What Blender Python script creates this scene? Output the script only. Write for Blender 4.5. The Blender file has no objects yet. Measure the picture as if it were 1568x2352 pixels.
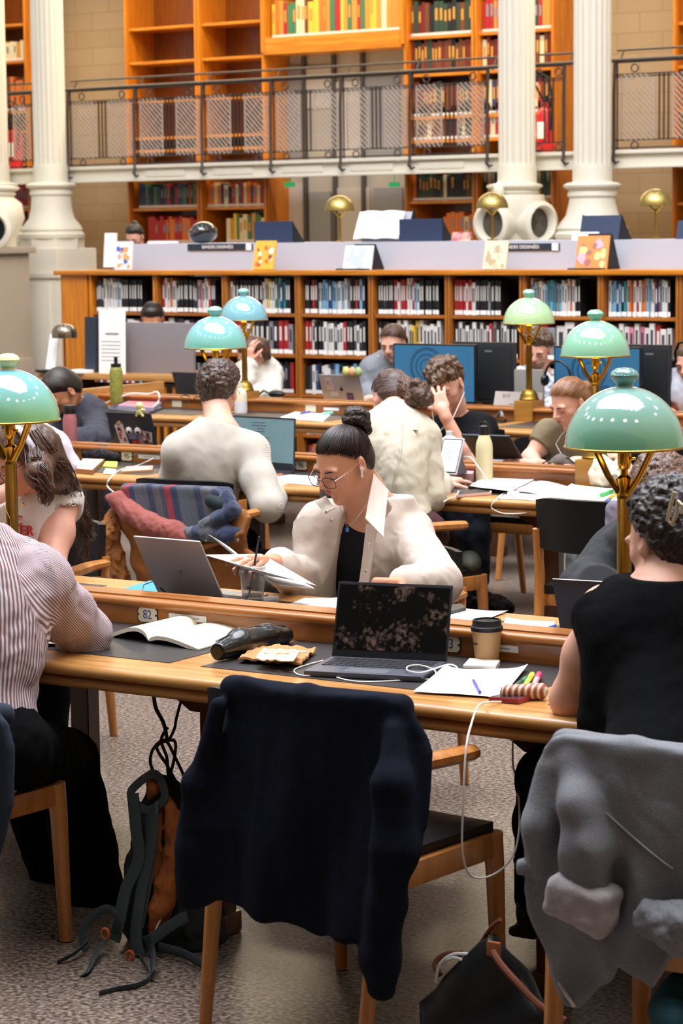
import bpy, bmesh, math, random
import numpy as np
from mathutils import Vector, Matrix, Quaternion
from math import sin, cos, pi, radians, atan, sqrt
rnd = random.Random(7)
S = bpy.context.scene
C = S.collection
# ------------------------------------------------------------------ camera
FPX = 5500.0; CH = 1.85
PITCH = atan(644/FPX); ROLL = .0117; YAW = radians(33)
_f = Vector((-sin(YAW)*cos(PITCH), cos(YAW)*cos(PITCH), -sin(PITCH)))
_r0 = Vector((cos(YAW), sin(YAW), 0)); _u0 = _r0.cross(_f)
_R = _r0*cos(ROLL)-_u0*sin(ROLL); _U = _u0*cos(ROLL)+_r0*sin(ROLL)
CO = Vector((0, 0, CH))
cam = bpy.data.objects.new('camera', bpy.data.cameras.new('camera'))
C.objects.link(cam); S.camera = cam
cam.matrix_world = Matrix(((_R.x, _U.x, -_f.x, 0), (_R.y, _U.y, -_f.y, 0), (_R.z, _U.z, -_f.z, CH), (0, 0, 0, 1)))
cam.data.sensor_fit = 'HORIZONTAL'; cam.data.sensor_width = 24
cam.data.lens = 24*FPX/1568
cam.data.clip_end = 200
cam.data.dof.use_dof = True; cam.data.dof.focus_distance = 6.9; cam.data.dof.aperture_fstop = 8.5
# ------------------------------------------------------------------ world, light, exposure
W = bpy.data.worlds.new('world'); S.world = W; W.use_nodes = True
bg = W.node_tree.nodes['Background']; bg.inputs[0].default_value = (1.0, .93, .84, 1); bg.inputs[1].default_value = .42
S.view_settings.view_transform = 'Standard'; S.view_settings.look = 'None'
S.view_settings.exposure = .48; S.view_settings.gamma = 1; S.view_settings.use_curve_mapping = False
S.cycles.use_denoising = True
S.cycles.max_bounces = 12; S.cycles.diffuse_bounces = 3; S.cycles.glossy_bounces = 3; S.cycles.transmission_bounces = 12
S.cycles.sample_clamp_indirect = 4
SKY_E = 10

def at(u, v, y):
    d = _f+_R*((u-784)/FPX)+_U*((1176-v)/FPX)
    return CO+d*(y/d.y)
def on(u, v, z):
    d = _f+_R*((u-784)/FPX)+_U*((1176-v)/FPX)
    return CO+d*((z-CH)/d.z)
# ------------------------------------------------------------------ materials
def lin(c):
    if isinstance(c, str): c = [int(c[i:i+2], 16) for i in (0, 2, 4)]
    return tuple((x/255/12.92 if x/255 <= .04045 else ((x/255+.055)/1.055)**2.4) for x in c)+(1,)
_mats = {}
def mat(name, col, rough=.55, metal=0, bump=None, var=None, alpha=None, trans=0, ior=1.45, coat=0, sheen=0, emit=None, sss=0, scale3=None, spec=None):
    """bump=(scale,strength) var=(scale,colour2,contrast) in object space, scale3 stretches it"""
    if name in _mats: return _mats[name]
    m = bpy.data.materials.new(name); m.use_nodes = True; nt = m.node_tree; N = nt.nodes; L = nt.links
    b = N['Principled BSDF']; b.inputs['Base Color'].default_value = lin(col); b.inputs['Roughness'].default_value = rough
    b.inputs['Metallic'].default_value = metal; b.inputs['IOR'].default_value = ior
    b.inputs['Transmission Weight'].default_value = trans; b.inputs['Coat Weight'].default_value = coat
    b.inputs['Sheen Weight'].default_value = sheen
    if spec is not None: b.inputs['Specular IOR Level'].default_value = spec
    if sss: b.inputs['Subsurface Weight'].default_value = sss; b.inputs['Subsurface Radius'].default_value = (.6, .25, .12); b.inputs['Subsurface Scale'].default_value = .015
    if emit: b.inputs['Emission Color'].default_value = lin(emit[0]); b.inputs['Emission Strength'].default_value = emit[1]
    if bump or var:
        tc = N.new('ShaderNodeTexCoord'); mp = N.new('ShaderNodeMapping'); L.new(tc.outputs['Object'], mp.inputs[0])
        if scale3: mp.inputs['Scale'].default_value = scale3
        if var:
            n = N.new('ShaderNodeTexNoise'); n.inputs['Scale'].default_value = var[0]; n.inputs['Detail'].default_value = 4
            L.new(mp.outputs[0], n.inputs[0]); r = N.new('ShaderNodeValToRGB')
            k = var[2] if len(var) > 2 else .25
            r.color_ramp.elements[0].position = .5-k; r.color_ramp.elements[1].position = .5+k
            r.color_ramp.elements[0].color = lin(var[1]); r.color_ramp.elements[1].color = lin(col)
            L.new(n.outputs[0], r.inputs[0]); L.new(r.outputs[0], b.inputs['Base Color'])
        if bump:
            n = N.new('ShaderNodeTexNoise'); n.inputs['Scale'].default_value = bump[0]; n.inputs['Detail'].default_value = 3
            L.new(mp.outputs[0], n.inputs[0]); bu = N.new('ShaderNodeBump'); bu.inputs['Strength'].default_value = bump[1]
            bu.inputs['Distance'].default_value = .004; L.new(n.outputs[0], bu.inputs['Height']); L.new(bu.outputs[0], b.inputs['Normal'])
    _mats[name] = m; return m
def wood(name, c1, c2, axis=0, rough=.32, coat=.25):
    s = [26, 26, 26]; s[axis] = 1.6
    return mat(name, c1, rough, var=(1.6, c2, .22), bump=(3, .06), scale3=s, coat=coat)
W_T = wood('oak_table', 'c99858', 'a0682f', 0)
W_Ty = wood('oak_table_cross', 'c99858', 'a0682f', 1)
W_S = wood('oak_spine', 'ab6c2e', '824a19', 0)
W_V = wood('oak_upright', 'b06f2a', '8a4c16', 2)
W_H = wood('oak_shelf', 'b56f2c', '8a4c16', 0)
W_D = wood('dark_oak', '5c3416', '3f220d', 2)
W_O = wood('orange_oak', 'd0811c', 'a85c10', 2)
W_OH = wood('orange_oak_shelf', 'd68a24', 'ab6012', 0)
W_C = wood('chair_oak', 'c07f42', 'a0642d', 2)
LEA = mat('desk_leather', '2f2b2c', .42, bump=(180, .12))
BLK = mat('black_leather', '101114', .42, bump=(90, .15), spec=.35)
BRASS = mat('brass', 'b08a3c', .3, metal=1, bump=(30, .05))
BRASSP = mat('polished_brass', 'e0ae3c', .22, metal=1)
BRASSD = mat('aged_brass', '8e7130', .35, metal=1, bump=(40, .06))
STONE = mat('pale_stone', 'c9c3b2', .8, bump=(25, .25), var=(6, 'b8b09c', .3))
PAINT = mat('cream_painted_iron', 'e2dccb', .5, bump=(40, .08))
IRON = mat('dark_iron', '4b4441', .45, metal=.6)
WHITE = mat('paper_white', 'f2f1ee', .75)
BLACK = mat('matte_black', '101114', .55)
PLAST = mat('black_plastic', '131417', .38)
GREYP = mat('grey_panel', 'a6a4ae', .6, bump=(200, .05))
NAVY = mat('navy_board', '27344f', .6)
CABLE = mat('white_cable', 'e6e4e0', .4)
SILVER = mat('silver_metal', 'a8a6a4', .32, metal=.85)
ALU = mat('space_grey_metal', '55565c', .35, metal=.8)
# ------------------------------------------------------------------ builders
def new_obj(name, me, m=None, parent=None):
    o = bpy.data.objects.new(name, me); C.objects.link(o)
    if m is not None:
        for x in (m if isinstance(m, (list, tuple)) else [m]): me.materials.append(x)
    if parent is not None:
        o.parent = parent
        o.matrix_parent_inverse = _inv.get(parent.name, Matrix.Identity(4))
    return o
_inv = {}
def tag(o, label=None, cat=None, group=None, kind=None):
    if label: o['label'] = label
    if cat: o['category'] = cat
    if group: o['group'] = group
    if kind: o['kind'] = kind
    return o
def thing(name, label, cat, loc=(0, 0, 0), rz=0, group=None, local=False):
    """Empty at the thing's base. local=False: children are written in room coordinates."""
    o = bpy.data.objects.new(name, None); C.objects.link(o); o.empty_display_size = .1
    o.location = loc; o.rotation_euler = (0, 0, rz)
    if not local: _inv[o.name] = (Matrix.Translation(Vector(loc)) @ Matrix.Rotation(rz, 4, 'Z')).inverted()
    return tag(o, label, cat, group)
def struct(o): o['kind'] = 'structure'; return o
def me_from(name, verts, faces, smooth=False):
    me = bpy.data.meshes.new(name); me.from_pydata([tuple(v) for v in verts], [], faces); me.update()
    if smooth: me.polygons.foreach_set('use_smooth', [True]*len(me.polygons))
    return me
class B:
    """collects shapes, then links them as ONE mesh object"""
    def __init__(s): s.v = []; s.f = []; s.sm = []; s.mi = []; s.M = None
    def add(s, vs, fs, smooth=False, mi=0):
        o = len(s.v)
        for p in vs:
            p = Vector(p); s.v.append(s.M @ p if s.M is not None else p)
        for q in fs: s.f.append([i+o for i in q]); s.sm.append(smooth); s.mi.append(mi)
        return s
    def box(s, c, d, rz=0, bev=0, rot=None, mi=0):
        """box with centre c, size d; bev rounds the edges"""
        bm = bmesh.new(); bmesh.ops.create_cube(bm, size=1)
        bmesh.ops.scale(bm, vec=d, verts=bm.verts)
        if bev: bmesh.ops.bevel(bm, geom=bm.edges[:], offset=min(bev, min(d)*.49), segments=2, profile=.7, affect='EDGES')
        R = rot if rot is not None else Matrix.Rotation(rz, 3, 'Z')
        bm.verts.index_update()
        s.add([R @ v.co+Vector(c) for v in bm.verts], [[v.index for v in f.verts] for f in bm.faces], bool(bev), mi); bm.free(); return s
    def tube(s, pts, r, n=10, mi=0, flat=1, closed=False, up=None):
        pts = [Vector(p) for p in pts]; N = len(pts)
        rs = r if isinstance(r, (list, tuple)) else [r]*N
        vs = []; fs = []; prev = None
        for i, p in enumerate(pts):
            if closed: t = (pts[(i+1) % N]-pts[i-1]).normalized()
            else: t = (pts[min(i+1, N-1)]-pts[max(i-1, 0)]).normalized()
            if t.length < .5: t = Vector((0, 0, 1))
            a = prev if prev is not None else (Vector(up) if up else (Vector((0, 0, 1)) if abs(t.z) < .9 else Vector((0, 1, 0))))
            b = t.cross(a).normalized(); a = b.cross(t).normalized(); prev = a
            for k in range(n):
                th = 2*pi*k/n+pi/n
                vs.append(p+(b*cos(th)+a*sin(th)*flat)*rs[i])
        M = N if closed else N-1
        for i in range(M):
            for k in range(n):
                j = (i+1) % N
                fs.append([i*n+k, i*n+(k+1) % n, j*n+(k+1) % n, j*n+k])
        if not closed: fs.append(list(range(n))[::-1]); fs.append([(N-1)*n+k for k in range(n)])
        return s.add(vs, fs, True, mi)
    def lathe(s, prof, c=(0, 0, 0), n=32, rot=None, mi=0, flute=None):
        """prof: list of (r,z)"""
        vs = []; fs = []
        R = rot if rot is not None else Matrix.Identity(3)
        for (r, z) in prof:
            for k in range(n):
                a = 2*pi*k/n; q = r*(flute(a, z) if flute else 1)
                vs.append(R @ Vector((q*cos(a), q*sin(a), z))+Vector(c))
        for i in range(len(prof)-1):
            for k in range(n): fs.append([i*n+k, i*n+(k+1) % n, (i+1)*n+(k+1) % n, (i+1)*n+k])
        if prof[0][0] > 1e-5: fs.append([k for k in range(n)][::-1])
        if prof[-1][0] > 1e-5: fs.append([(len(prof)-1)*n+k for k in range(n)])
        return s.add(vs, fs, True, mi)
    def prism(s, poly, a, b, mi=0, smooth=False):
        """extrude polygon (list of 3D points) from offset vector a to b"""
        a = Vector(a); b = Vector(b); n = len(poly)
        vs = [Vector(p)+a for p in poly]+[Vector(p)+b for p in poly]
        fs = [list(range(n))[::-1], [n+i for i in range(n)]]+[[i, (i+1) % n, n+(i+1) % n, n+i] for i in range(n)]
        return s.add(vs, fs, smooth, mi)
    def sweep(s, prof, path, mi=0, smooth=False):
        """prof in (y,z) swept along x from path[0] to path[1]"""
        n = len(prof)
        return s.prism([(0, y, z) for y, z in prof], (path[0], 0, 0), (path[1], 0, 0), mi, smooth)
    def grid(s, fn, nu, nv, mi=0, th=0):
        """surface fn(u,v)->point; th>0 closes it as a sheet of that thickness"""
        P = [[Vector(fn(i/(nu-1), j/(nv-1))) for j in range(nv)] for i in range(nu)]
        top = [p for r in P for p in r]; I = lambda i, j: i*nv+j
        f1 = [[I(i, j), I(i+1, j), I(i+1, j+1), I(i, j+1)] for i in range(nu-1) for j in range(nv-1)]
        if not th: return s.add(top, f1, True, mi)
        low = []
        for i in range(nu):
            for j in range(nv):
                du = P[min(i+1, nu-1)][j]-P[max(i-1, 0)][j]; dv = P[i][min(j+1, nv-1)]-P[i][max(j-1, 0)]
                low.append(P[i][j]-du.cross(dv).normalized()*th)
        n = nu*nv; vs = top+low; fs = f1+[[n+q for q in f[::-1]] for f in f1]
        for i in range(nu-1): fs += [[I(i, 0), n+I(i, 0), n+I(i+1, 0), I(i+1, 0)], [I(i, nv-1), I(i+1, nv-1), n+I(i+1, nv-1), n+I(i, nv-1)]]
        for j in range(nv-1): fs += [[I(0, j), I(0, j+1), n+I(0, j+1), n+I(0, j)], [I(nu-1, j), n+I(nu-1, j), n+I(nu-1, j+1), I(nu-1, j+1)]]
        return s.add(vs, fs, True, mi)
    def mesh(s, name):
        me = bpy.data.meshes.new(name); me.from_pydata([tuple(v) for v in s.v], [], s.f); me.update()
        me.polygons.foreach_set('use_smooth', s.sm); me.polygons.foreach_set('material_index', s.mi); return me
    def make(s, name, m, parent=None):
        o = new_obj(name, s.mesh(name), m, parent)
        if any(s.sm):
            try: o.data.set_sharp_from_angle(angle=radians(38))
            except Exception: pass
        return o
def single(b, name, m, label, cat, group=None):
    """a thing that is one mesh; its origin is moved to its own base centre"""
    lo = Vector([min(v[i] for v in b.v) for i in range(3)]); hi = Vector([max(v[i] for v in b.v) for i in range(3)])
    c = Vector(((lo.x+hi.x)/2, (lo.y+hi.y)/2, lo.z)); b.v = [v-c for v in b.v]
    o = b.make(name, m); o.location = c; return tag(o, label, cat, group)
def dup(root, loc, rz=None, label=None, group=None, scale=None):
    r = root.copy(); C.objects.link(r); r.location = loc
    if rz is not None: r.rotation_euler = (0, 0, rz)
    if scale: r.scale = scale
    if label: r['label'] = label
    if group: r['group'] = group
    def kids(o, n):
        for ch in list(o.children):
            c = ch.copy(); C.objects.link(c); c.parent = n; kids(ch, c)
    kids(root, r); return r
_text_me = {}
def text(s, size, M, name, m, parent=None, ext=.0006, font_scale=(1, 1)):
    """lettering converted to a mesh, centred, in plane local xy of matrix M"""
    cu = bpy.data.curves.new('t', 'FONT'); cu.body = s; cu.size = size; cu.align_x = 'CENTER'; cu.align_y = 'CENTER'; cu.extrude = ext; cu.resolution_u = 3
    o = bpy.data.objects.new('t', cu); C.objects.link(o)
    me = bpy.data.meshes.new_from_object(o.evaluated_get(bpy.context.evaluated_depsgraph_get())); bpy.data.objects.remove(o)
    for v in me.vertices: v.co = M @ Vector((v.co.x*font_scale[0], v.co.y*font_scale[1], v.co.z))
    me.materials.clear()
    return new_obj(name, me, m, parent)
def frame(o, x, y):
    """4x4 with origin o, x axis x, y axis y (z = x cross y)"""
    x = Vector(x).normalized(); z = x.cross(Vector(y)).normalized(); y = z.cross(x); o = Vector(o)
    return Matrix(((x.x, y.x, z.x, o.x), (x.y, y.y, z.y, o.y), (x.z, y.z, z.z, o.z), (0, 0, 0, 1)))
from mathutils.bvhtree import BVHTree
def on_surface(o, px, lift=.001):
    """points of mesh object o (room coordinates) seen at the given pixels, lifted off the surface"""
    bv = BVHTree.FromPolygons([v.co for v in o.data.vertices], [p.vertices for p in o.data.polygons]); out = []
    for u, v in px:
        d = (at(u, v, 10)-CO).normalized(); h = bv.ray_cast(CO, d)
        if h[0] is not None: out.append(h[0]-d*lift)
    return out
# ================================================================== THE SETTING
def floor_mat():
    m = mat('speckled_floor', '8b7c70', .33, bump=(120, .08)); nt = m.node_tree; N = nt.nodes; L = nt.links
    tc = N.new('ShaderNodeTexCoord'); v = N.new('ShaderNodeTexNoise'); v.inputs['Scale'].default_value = 75; v.inputs['Detail'].default_value = 2
    L.new(tc.outputs['Object'], v.inputs[0]); r = N.new('ShaderNodeValToRGB'); e = r.color_ramp.elements
    e[0].position = .36; e[0].color = lin('453a32'); e[1].position = .66; e[1].color = lin('9a8b7c')
    e.new(.5).color = lin('6f6258'); L.new(v.outputs[0], r.inputs[0])
    L.new(r.outputs[0], N['Principled BSDF'].inputs['Base Color']); return m
struct(B().box((-9, 10, -.05), (34, 32, .1)).make('floor', floor_mat()))
YW = 21.5
def stone_mat():
    m = mat('block_stone', 'b09a7c', .85, bump=(30, .3)); nt = m.node_tree; N = nt.nodes; L = nt.links
    tc = N.new('ShaderNodeTexCoord'); mp = N.new('ShaderNodeMapping'); mp.inputs['Rotation'].default_value = (pi/2, 0, 0); L.new(tc.outputs['Object'], mp.inputs[0])
    br = N.new('ShaderNodeTexBrick'); br.inputs['Scale'].default_value = 1; br.inputs['Brick Width'].default_value = .5; br.inputs['Row Height'].default_value = .2
    br.inputs['Mortar Size'].default_value = .006; br.inputs['Color1'].default_value = lin('a89272'); br.inputs['Color2'].default_value = lin('a38c6b'); br.inputs['Mortar'].default_value = lin('957f60')
    L.new(mp.outputs[0], br.inputs[0]); L.new(br.outputs[0], N['Principled BSDF'].inputs['Base Color']); return m
STB = stone_mat()
struct(B().box((-14, YW+.8, 3.5), (22, .3, 7)).make('wall_back', STB))
# unseen wall and gallery slab, added behind and above the viewpoint to shade the foreground
struct(B().box((-4, -3.5, 4.5), (26, .3, 9)).make('shading_wall', STB))
struct(B().box((-4, -.3, 3.15), (26, 6.4, .16)).make('shading_slab', PAINT))
struct(B().box((4.2, 6, 4.5), (.3, 22, 9)).make('wall_right', STB))
# daylight: glazed oval roof light high above with its ring of round windows
GL = mat('sky_glass', 'ffffff', .4, emit=('f4f6ff', SKY_E))
sk = B(); ribs = B()
SKC = Vector((-5.2, 7.2, 13))
for k in range(-5, 6):
    x0 = k*1.35; hw = 4.6*sqrt(max(0, 1-(k/5.9)**2))
    sk.box((SKC.x+x0, SKC.y, SKC.z), (1.2, 2*hw, .04))
    ribs.box((SKC.x+x0+.675, SKC.y, SKC.z-.03), (.14, 2*hw+.2, .1))
o = sk.make('window_1', GL); struct(o)
o = ribs.make('trim_1', PAINT); struct(o)
for k in range(16):
    a = 2*pi*k/16+.1; c = SKC+Vector((13.0*cos(a), 9.8*sin(a), -1.2))
    b = B(); q = Vector((0, 0, 1)).rotation_difference((SKC+Vector((0, 0, -11))-c).normalized()).to_matrix()
    b.lathe([(0, 0), (.75, 0), (.75, -.03), (0, -.03)], c, 20, q)
    struct(b.make('window_%d' % (k+2), GL))
# ================================================================== TABLES
TZ = .75
def rr(y0, z0, r0, a0, a1, n=6): return [(y0+r0*cos(a0+(a1-a0)*i/n), z0+r0*sin(a0+(a1-a0)*i/n)) for i in range(n+1)]
def table(yc, x0, x1, joints, label, end_left=False):
    t = thing('reading_table', label, 'table', ((x0+x1)/2, yc, 0))
    h = .65
    prof = [(-h+.02, TZ), (h-.02, TZ)]+rr(h-.02, TZ-.016, .016, pi/2, -pi/2)+[(h-.03, TZ-.034)]+rr(h-.035, TZ-.05, .015, pi/2, -pi/2)+[(h-.06, TZ-.066), (-h+.06, TZ-.066)]
    prof += rr(-h+.035, TZ-.05, .015, -pi/2, -3*pi/2)+[(-h+.03, TZ-.034)]+rr(-h+.02, TZ-.016, .016, -pi/2, -3*pi/2)
    b = B(); b.sweep([(yc+y, z) for y, z in prof], (x0, x1), smooth=True); b.make('tabletop', W_T, t)
    # raised centre spine with bead
    sp = [(-.05, TZ), (-.05, TZ+.052)]+rr(-.053, TZ+.063, .013, -pi/2, -3*pi/2)+[(-.04, TZ+.078), (-.04, TZ+.082), (.04, TZ+.082), (.04, TZ+.078)]+rr(.053, TZ+.063, .013, pi/2, -pi/2)+[(.05, TZ+.052), (.05, TZ)]
    b = B(); b.sweep([(yc+y, z) for y, z in sp], (x0, x1), smooth=True); b.make('spine', W_S, t)
    for j in joints:
        for s in (-1, 1):
            b = B().box((j+.5, yc+s*.275, TZ+.0008), (.9, .45, .0016)); b.make('leather_inset', LEA, t)
        for s in (-1, 1):
            y = yc+s*.34
            b = B().box((j-.02, y, .34), (.065, .065, .68), bev=.008)
            b.box((j-.02, y, .03), (.085, .085, .06), bev=.01).box((j-.048, y, .36), (.014, .05, .5)).box((j+.008, y, .36), (.014, .05, .5))
            b.make('leg', W_D, t)
            pr = [(-.16, .684), (.13, .684), (.13, .60), (.05, .60), (-.06, .60), (-.10, .625), (-.13, .63), (-.16, .66)]
            B().prism([(j-.02+x*1.0, y, z) for x, z in pr], (0, -.035, 0), (0, .035, 0)).make('bracket', W_D, t)
        b = B().box((j-.02, yc, .62), (.05, .62, .07)); b.make('cross_rail', W_D, t)
    if end_left:
        B().box((x0-.02, yc, TZ+.04), (.04, 1.3, .15), bev=.01).make('end_panel', W_Ty, t)
    return t
J1 = [-6.64, -5.64, -4.64, -3.64, -2.64, -1.64]
table(5.36, -6.9, -.5, J1, 'near long oak reading table with seats 82 and 83 and dark desk leather')
J2 = [-8.66, -7.66, -6.66, -5.66, -4.66, -3.66]
table(9.18, -8.9, -2.6, J2, 'middle long oak reading table with seats 95 and 96')
J3 = [-9.62, -8.62, -7.62, -6.62, -5.62]
table(12.2, -9.75, -4.6, J3, 'far long oak reading table in front of the low bookshelves', True)
ENAM = mat('cream_enamel', 'd8d0b4', .3); BLUEINK = mat('blue_ink', '2c3f8c', .5); DARKINK = mat('dark_ink', '2a2320', .5)
def plate(x, yc, num, label, ink=BLUEINK):
    t = thing('seat_number_plate', label, 'number plate', (x, yc-.05, TZ+.01))
    y = yc-.0505; z = TZ+.031; w, h, c = .036, .0235, .008
    def octo(w, h, c): return [(-w+c, -h), (w-c, -h), (w, -h+c), (w, h-c), (w-c, h), (-w+c, h), (-w, h-c), (-w, -h+c)]
    B().prism([(x+a, y, z+b) for a, b in octo(w, h, c)], (0, -.002, 0), (0, 0, 0)).make('rim', mat('plate_edge', '4a4030', .4, metal=.5), t)
    B().prism([(x+a, y, z+b) for a, b in octo(w-.003, h-.003, c)], (0, -.0032, 0), (0, -.001, 0)).make('enamel_face', ENAM, t)
    text(num, .036, frame((x, y-.0034, z), (1, 0, 0), (0, 0, 1)), 'numerals', ink, t, font_scale=(.85, 1))
    for s in (-1, 1): B().lathe([(0, 0), (.003, 0), (.003, .0025), (0, .003)], (x+s*(w-.005), y-.003, z), 10, Matrix.Rotation(pi/2, 3, 'X')).make('screw', IRON, t)
for num, yc, uu in (('82', 5.36, 340), ('83', 5.36, 1031), ('95', 9.18, 292), ('96', 9.18, 692)):
    x = at(uu, 1409 if yc < 6 else 1055, yc-.05).x
    plate(x, yc, num, {'82': 'cream enamel plate reading eighty-two, left of the open book', '83': 'cream enamel plate half hidden by the space grey laptop, beside the coffee cup', '95': 'small plate reading ninety-five behind the sticky notes', '96': 'small plate reading ninety-six right of the laptop of the man in the sweater'}[num], BLUEINK if yc < 6 else DARKINK)
    b = B().box((x+.14 if yc < 6 else x+.135, yc-.0515, TZ+.033), (.13, .002, .018)); b.box((x+.14, yc-.053, TZ+.033), (.08, .001, .003), mi=1)
    single(b, 'paper_strip', [WHITE, mat('grey_ink', '9a9a9a')], {'82': 'thin white printed strip above the open book on the near spine', '83': 'thin white strip partly behind the coffee cup', '95': 'thin white strip on the middle spine left of the man in the sweater', '96': 'thin white strip on the middle spine behind the woman with glasses'}[num], 'label strip')
for uu, w in ((407, '93'), (714, '94')):
    x = at(uu, 930, 12.15).x
    B_ = B().box((x, 12.147, TZ+.03), (.075, .004, .045), bev=.004); single(B_, 'seat_number_plate', ENAM, 'pale seat plate on far table spine, ' + ('left of the curly haired man' if uu < 500 else 'beside a white strip'), 'number plate')
b = B().box((at(714, 930, 12.15).x+.15, 12.147, TZ+.03), (.11, .003, .018)); single(b, 'paper_strip', WHITE, 'white strip on the far table spine right of a seat plate', 'label strip')

# ================================================================== LAMPS
ENAMELS = {}
def shade_mat(name, top, low, k=.11):
    """enamel whose own glaze runs from one colour at the crown to another at the rim (two-tone glass)"""
    m = mat(name, top, .09, coat=1); nt = m.node_tree; N = nt.nodes; L = nt.links
    tc = N.new('ShaderNodeTexCoord'); s = N.new('ShaderNodeSeparateXYZ'); L.new(tc.outputs['Object'], s.inputs[0])
    n = N.new('ShaderNodeTexNoise'); n.inputs['Scale'].default_value = 9; L.new(tc.outputs['Object'], n.inputs[0])
    a = N.new('ShaderNodeMath'); a.operation = 'MULTIPLY_ADD'; a.inputs[1].default_value = .05; L.new(n.outputs[0], a.inputs[0]); L.new(s.outputs[2], a.inputs[2])
    r = N.new('ShaderNodeMapRange'); r.inputs[1].default_value = .60; r.inputs[2].default_value = .60+k; L.new(a.outputs[0], r.inputs[0])
    mx = N.new('ShaderNodeMix'); mx.data_type = 'RGBA'; mx.inputs[6].default_value = lin(low); mx.inputs[7].default_value = lin(top); L.new(r.outputs[0], mx.inputs[0])
    L.new(mx.outputs[2], N['Principled BSDF'].inputs['Base Color']); return m
INNER = mat('white_enamel_inside', 'f5efdc', .4)
BULB = mat('lamp_bulb', 'ffe6a8', .3, emit=('ffc860', 8))
def dome(r, h, z0, th=.0, n=14): return [(r*cos(a), z0+h*sin(a)) for a in [pi/2*i/n for i in range(n+1)]]
def desk_lamp(x, yc, label, smat, fin):
    """local build: base at z=0 (table top height is added by the location)"""
    t = thing('desk_lamp', label, 'lamp', (x, yc, TZ), 0, None, True)
    B().box((0, 0, .06), (.118, .15, .12), bev=.004).make('plinth', wood('lamp_plinth', 'a97a36', '8a5f22', 0), t)
    B().lathe([(.056, .118), (.058, .128), (.052, .135), (.05, .15), (.036, .172), (.02, .184), (.019, .2), (.018, .205), (.018, .43), (.0195, .432), (.018, .44)], n=28).make('pole', BRASSD, t)
    B().lathe([(.018, .44), (.014, .452), (.02, .478), (.021, .482), (.01, .49), (.009, .503), (.014, .508), (.017, .52), (.017, .55), (.008, .556)], n=24).make('socket', BRASSP, t)
    B().tube([(.012, 0, .53), (.03, 0, .532)], .004).make('switch', BRASSP, t)
    for s in (-1, 1):
        b = B(); b.tube([(s*.014, -.002, .445), (s*.045, -.004, .49), (s*.078, -.006, .555)], [.012, .0125, .0125], 8, flat=.6); b.make('arm', BRASS if s < 0 else BRASSP, t)
    B().lathe([(.0, .552), (.022, .556), (.028, .575), (.02, .6), (0, .612)], n=16).make('bulb', BULB, t)
    R_ = .148
    B().lathe([(r, z) for r, z in dome(R_, .15, .562)], n=64).lathe([(r, z) for r, z in reversed(dome(R_-.003, .147, .562))], n=64, mi=1).make('shade', [smat, INNER], t)
    B().tube([(R_*cos(2*pi*k/64), R_*sin(2*pi*k/64), .561) for k in range(64)], .0035, 8, closed=True).make('rim', BRASS, t)
    B().lathe([(.022, .706), (.02, .716), (.026, .721), (.034, .731), (.036, .739), (.031, .749), (.018, .756), (0, .758)], n=28).make('finial', fin, t)
    return t
A_ = [('near_right', -2.64, 5.36, '7fa8a0', '6fae8c', '5f928c', 'large green dome desk lamp in the right foreground above the curly heads'),
      ('near_left', -4.64, 5.36, '74b2c0', '86c486', 'dfe4a0', 'dome desk lamp at the left edge, blue turning green, yellow finial'),
      ('mid_left', -6.66, 9.18, '78b2bd', '79c0b0', '7fc0b4', 'blue green dome desk lamp above the curly haired man'),
      ('mid_right', -4.66, 9.18, '86c0a2', '8ac4a4', '78b8a0', 'mint green dome desk lamp beside the girl in the olive tee'),
      ('far_left', -8.63, 12.2, '76adbd', '7ab5c0', '80c0b8', 'small blue dome desk lamp farthest back, partly behind another blue shade'),
      ('far_right', -6.62, 12.2, '9cc89c', 'b4d49a', '84c0b0', 'pale yellow green dome desk lamp on the far table, brass column in full view')]
for nm, x, yc, top, low, fin, lab in A_:
    desk_lamp(x, yc, lab, shade_mat('shade_'+nm, top, low), mat('finial_'+nm, fin, .15, coat=1))

# ================================================================== CHAIRS
def make_chair(label, x, y, rz):
    t = thing('armchair', label, 'chair', (x, y, 0), rz, None, True)
    # seat pad
    def seat(u, v): return ((u-.5)*.47, (v-.5)*.44, .455+.02*(1-(2*u-1)**4)*(1-(2*v-1)**4)-.01*sin(pi*u)*sin(pi*v))
    B().grid(seat, 12, 12, th=.035).make('seat', BLK, t)
    b = B()
    b.box((0, .2, .40), (.44, .03, .055), bev=.01).box((0, -.2, .40), (.44, .03, .055), bev=.01)
    for s in (-1, 1): b.box((s*.235, 0, .40), (.032, .44, .06), bev=.012)
    b.make('seat_frame', W_C, t)
    for s in (-1, 1):
        b = B(); b.tube([(s*.235, .215, .43), (s*.238, .222, .34), (s*.243, .232, 0.004)], [.026, .023, .017], 12); b.make('leg', W_C, t)
        b = B(); b.tube([(s*.235, -.29, .004), (s*.243, -.235, .35), (s*.25, -.215, .5), (s*.252, -.235, .68)], [.0155, .021, .021, .017], 12); b.make('leg', W_C, t)
        b = B(); b.tube([(s*.252, -.235, .655), (s*.27, -.1, .66), (s*.275, .03, .655), (s*.272, .085, .652)], [.022, .026, .027, .025], 8, flat=.75); b.make('armrest', W_C, t)
    def back(u, v):
        a = (u-.5)*2; return (a*.24, -.275+.065*abs(a)**2.2-.015*(v-.5), .60+.21*v-.012*abs(a)**6*(1 if v > .5 else -1))
    B().grid(back, 22, 8, th=-.028).make('backrest', BLK, t)
    return t
ch0 = make_chair('oak armchair under the dark navy cardigan, nearest the camera', -2.99, 4.66, radians(-6))
def chair(x, y, rz, label): return dup(ch0, (x, y, 0), radians(rz), label)
chair(-4.22, 4.53, -4, 'oak armchair under the man in the striped shirt')
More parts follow.
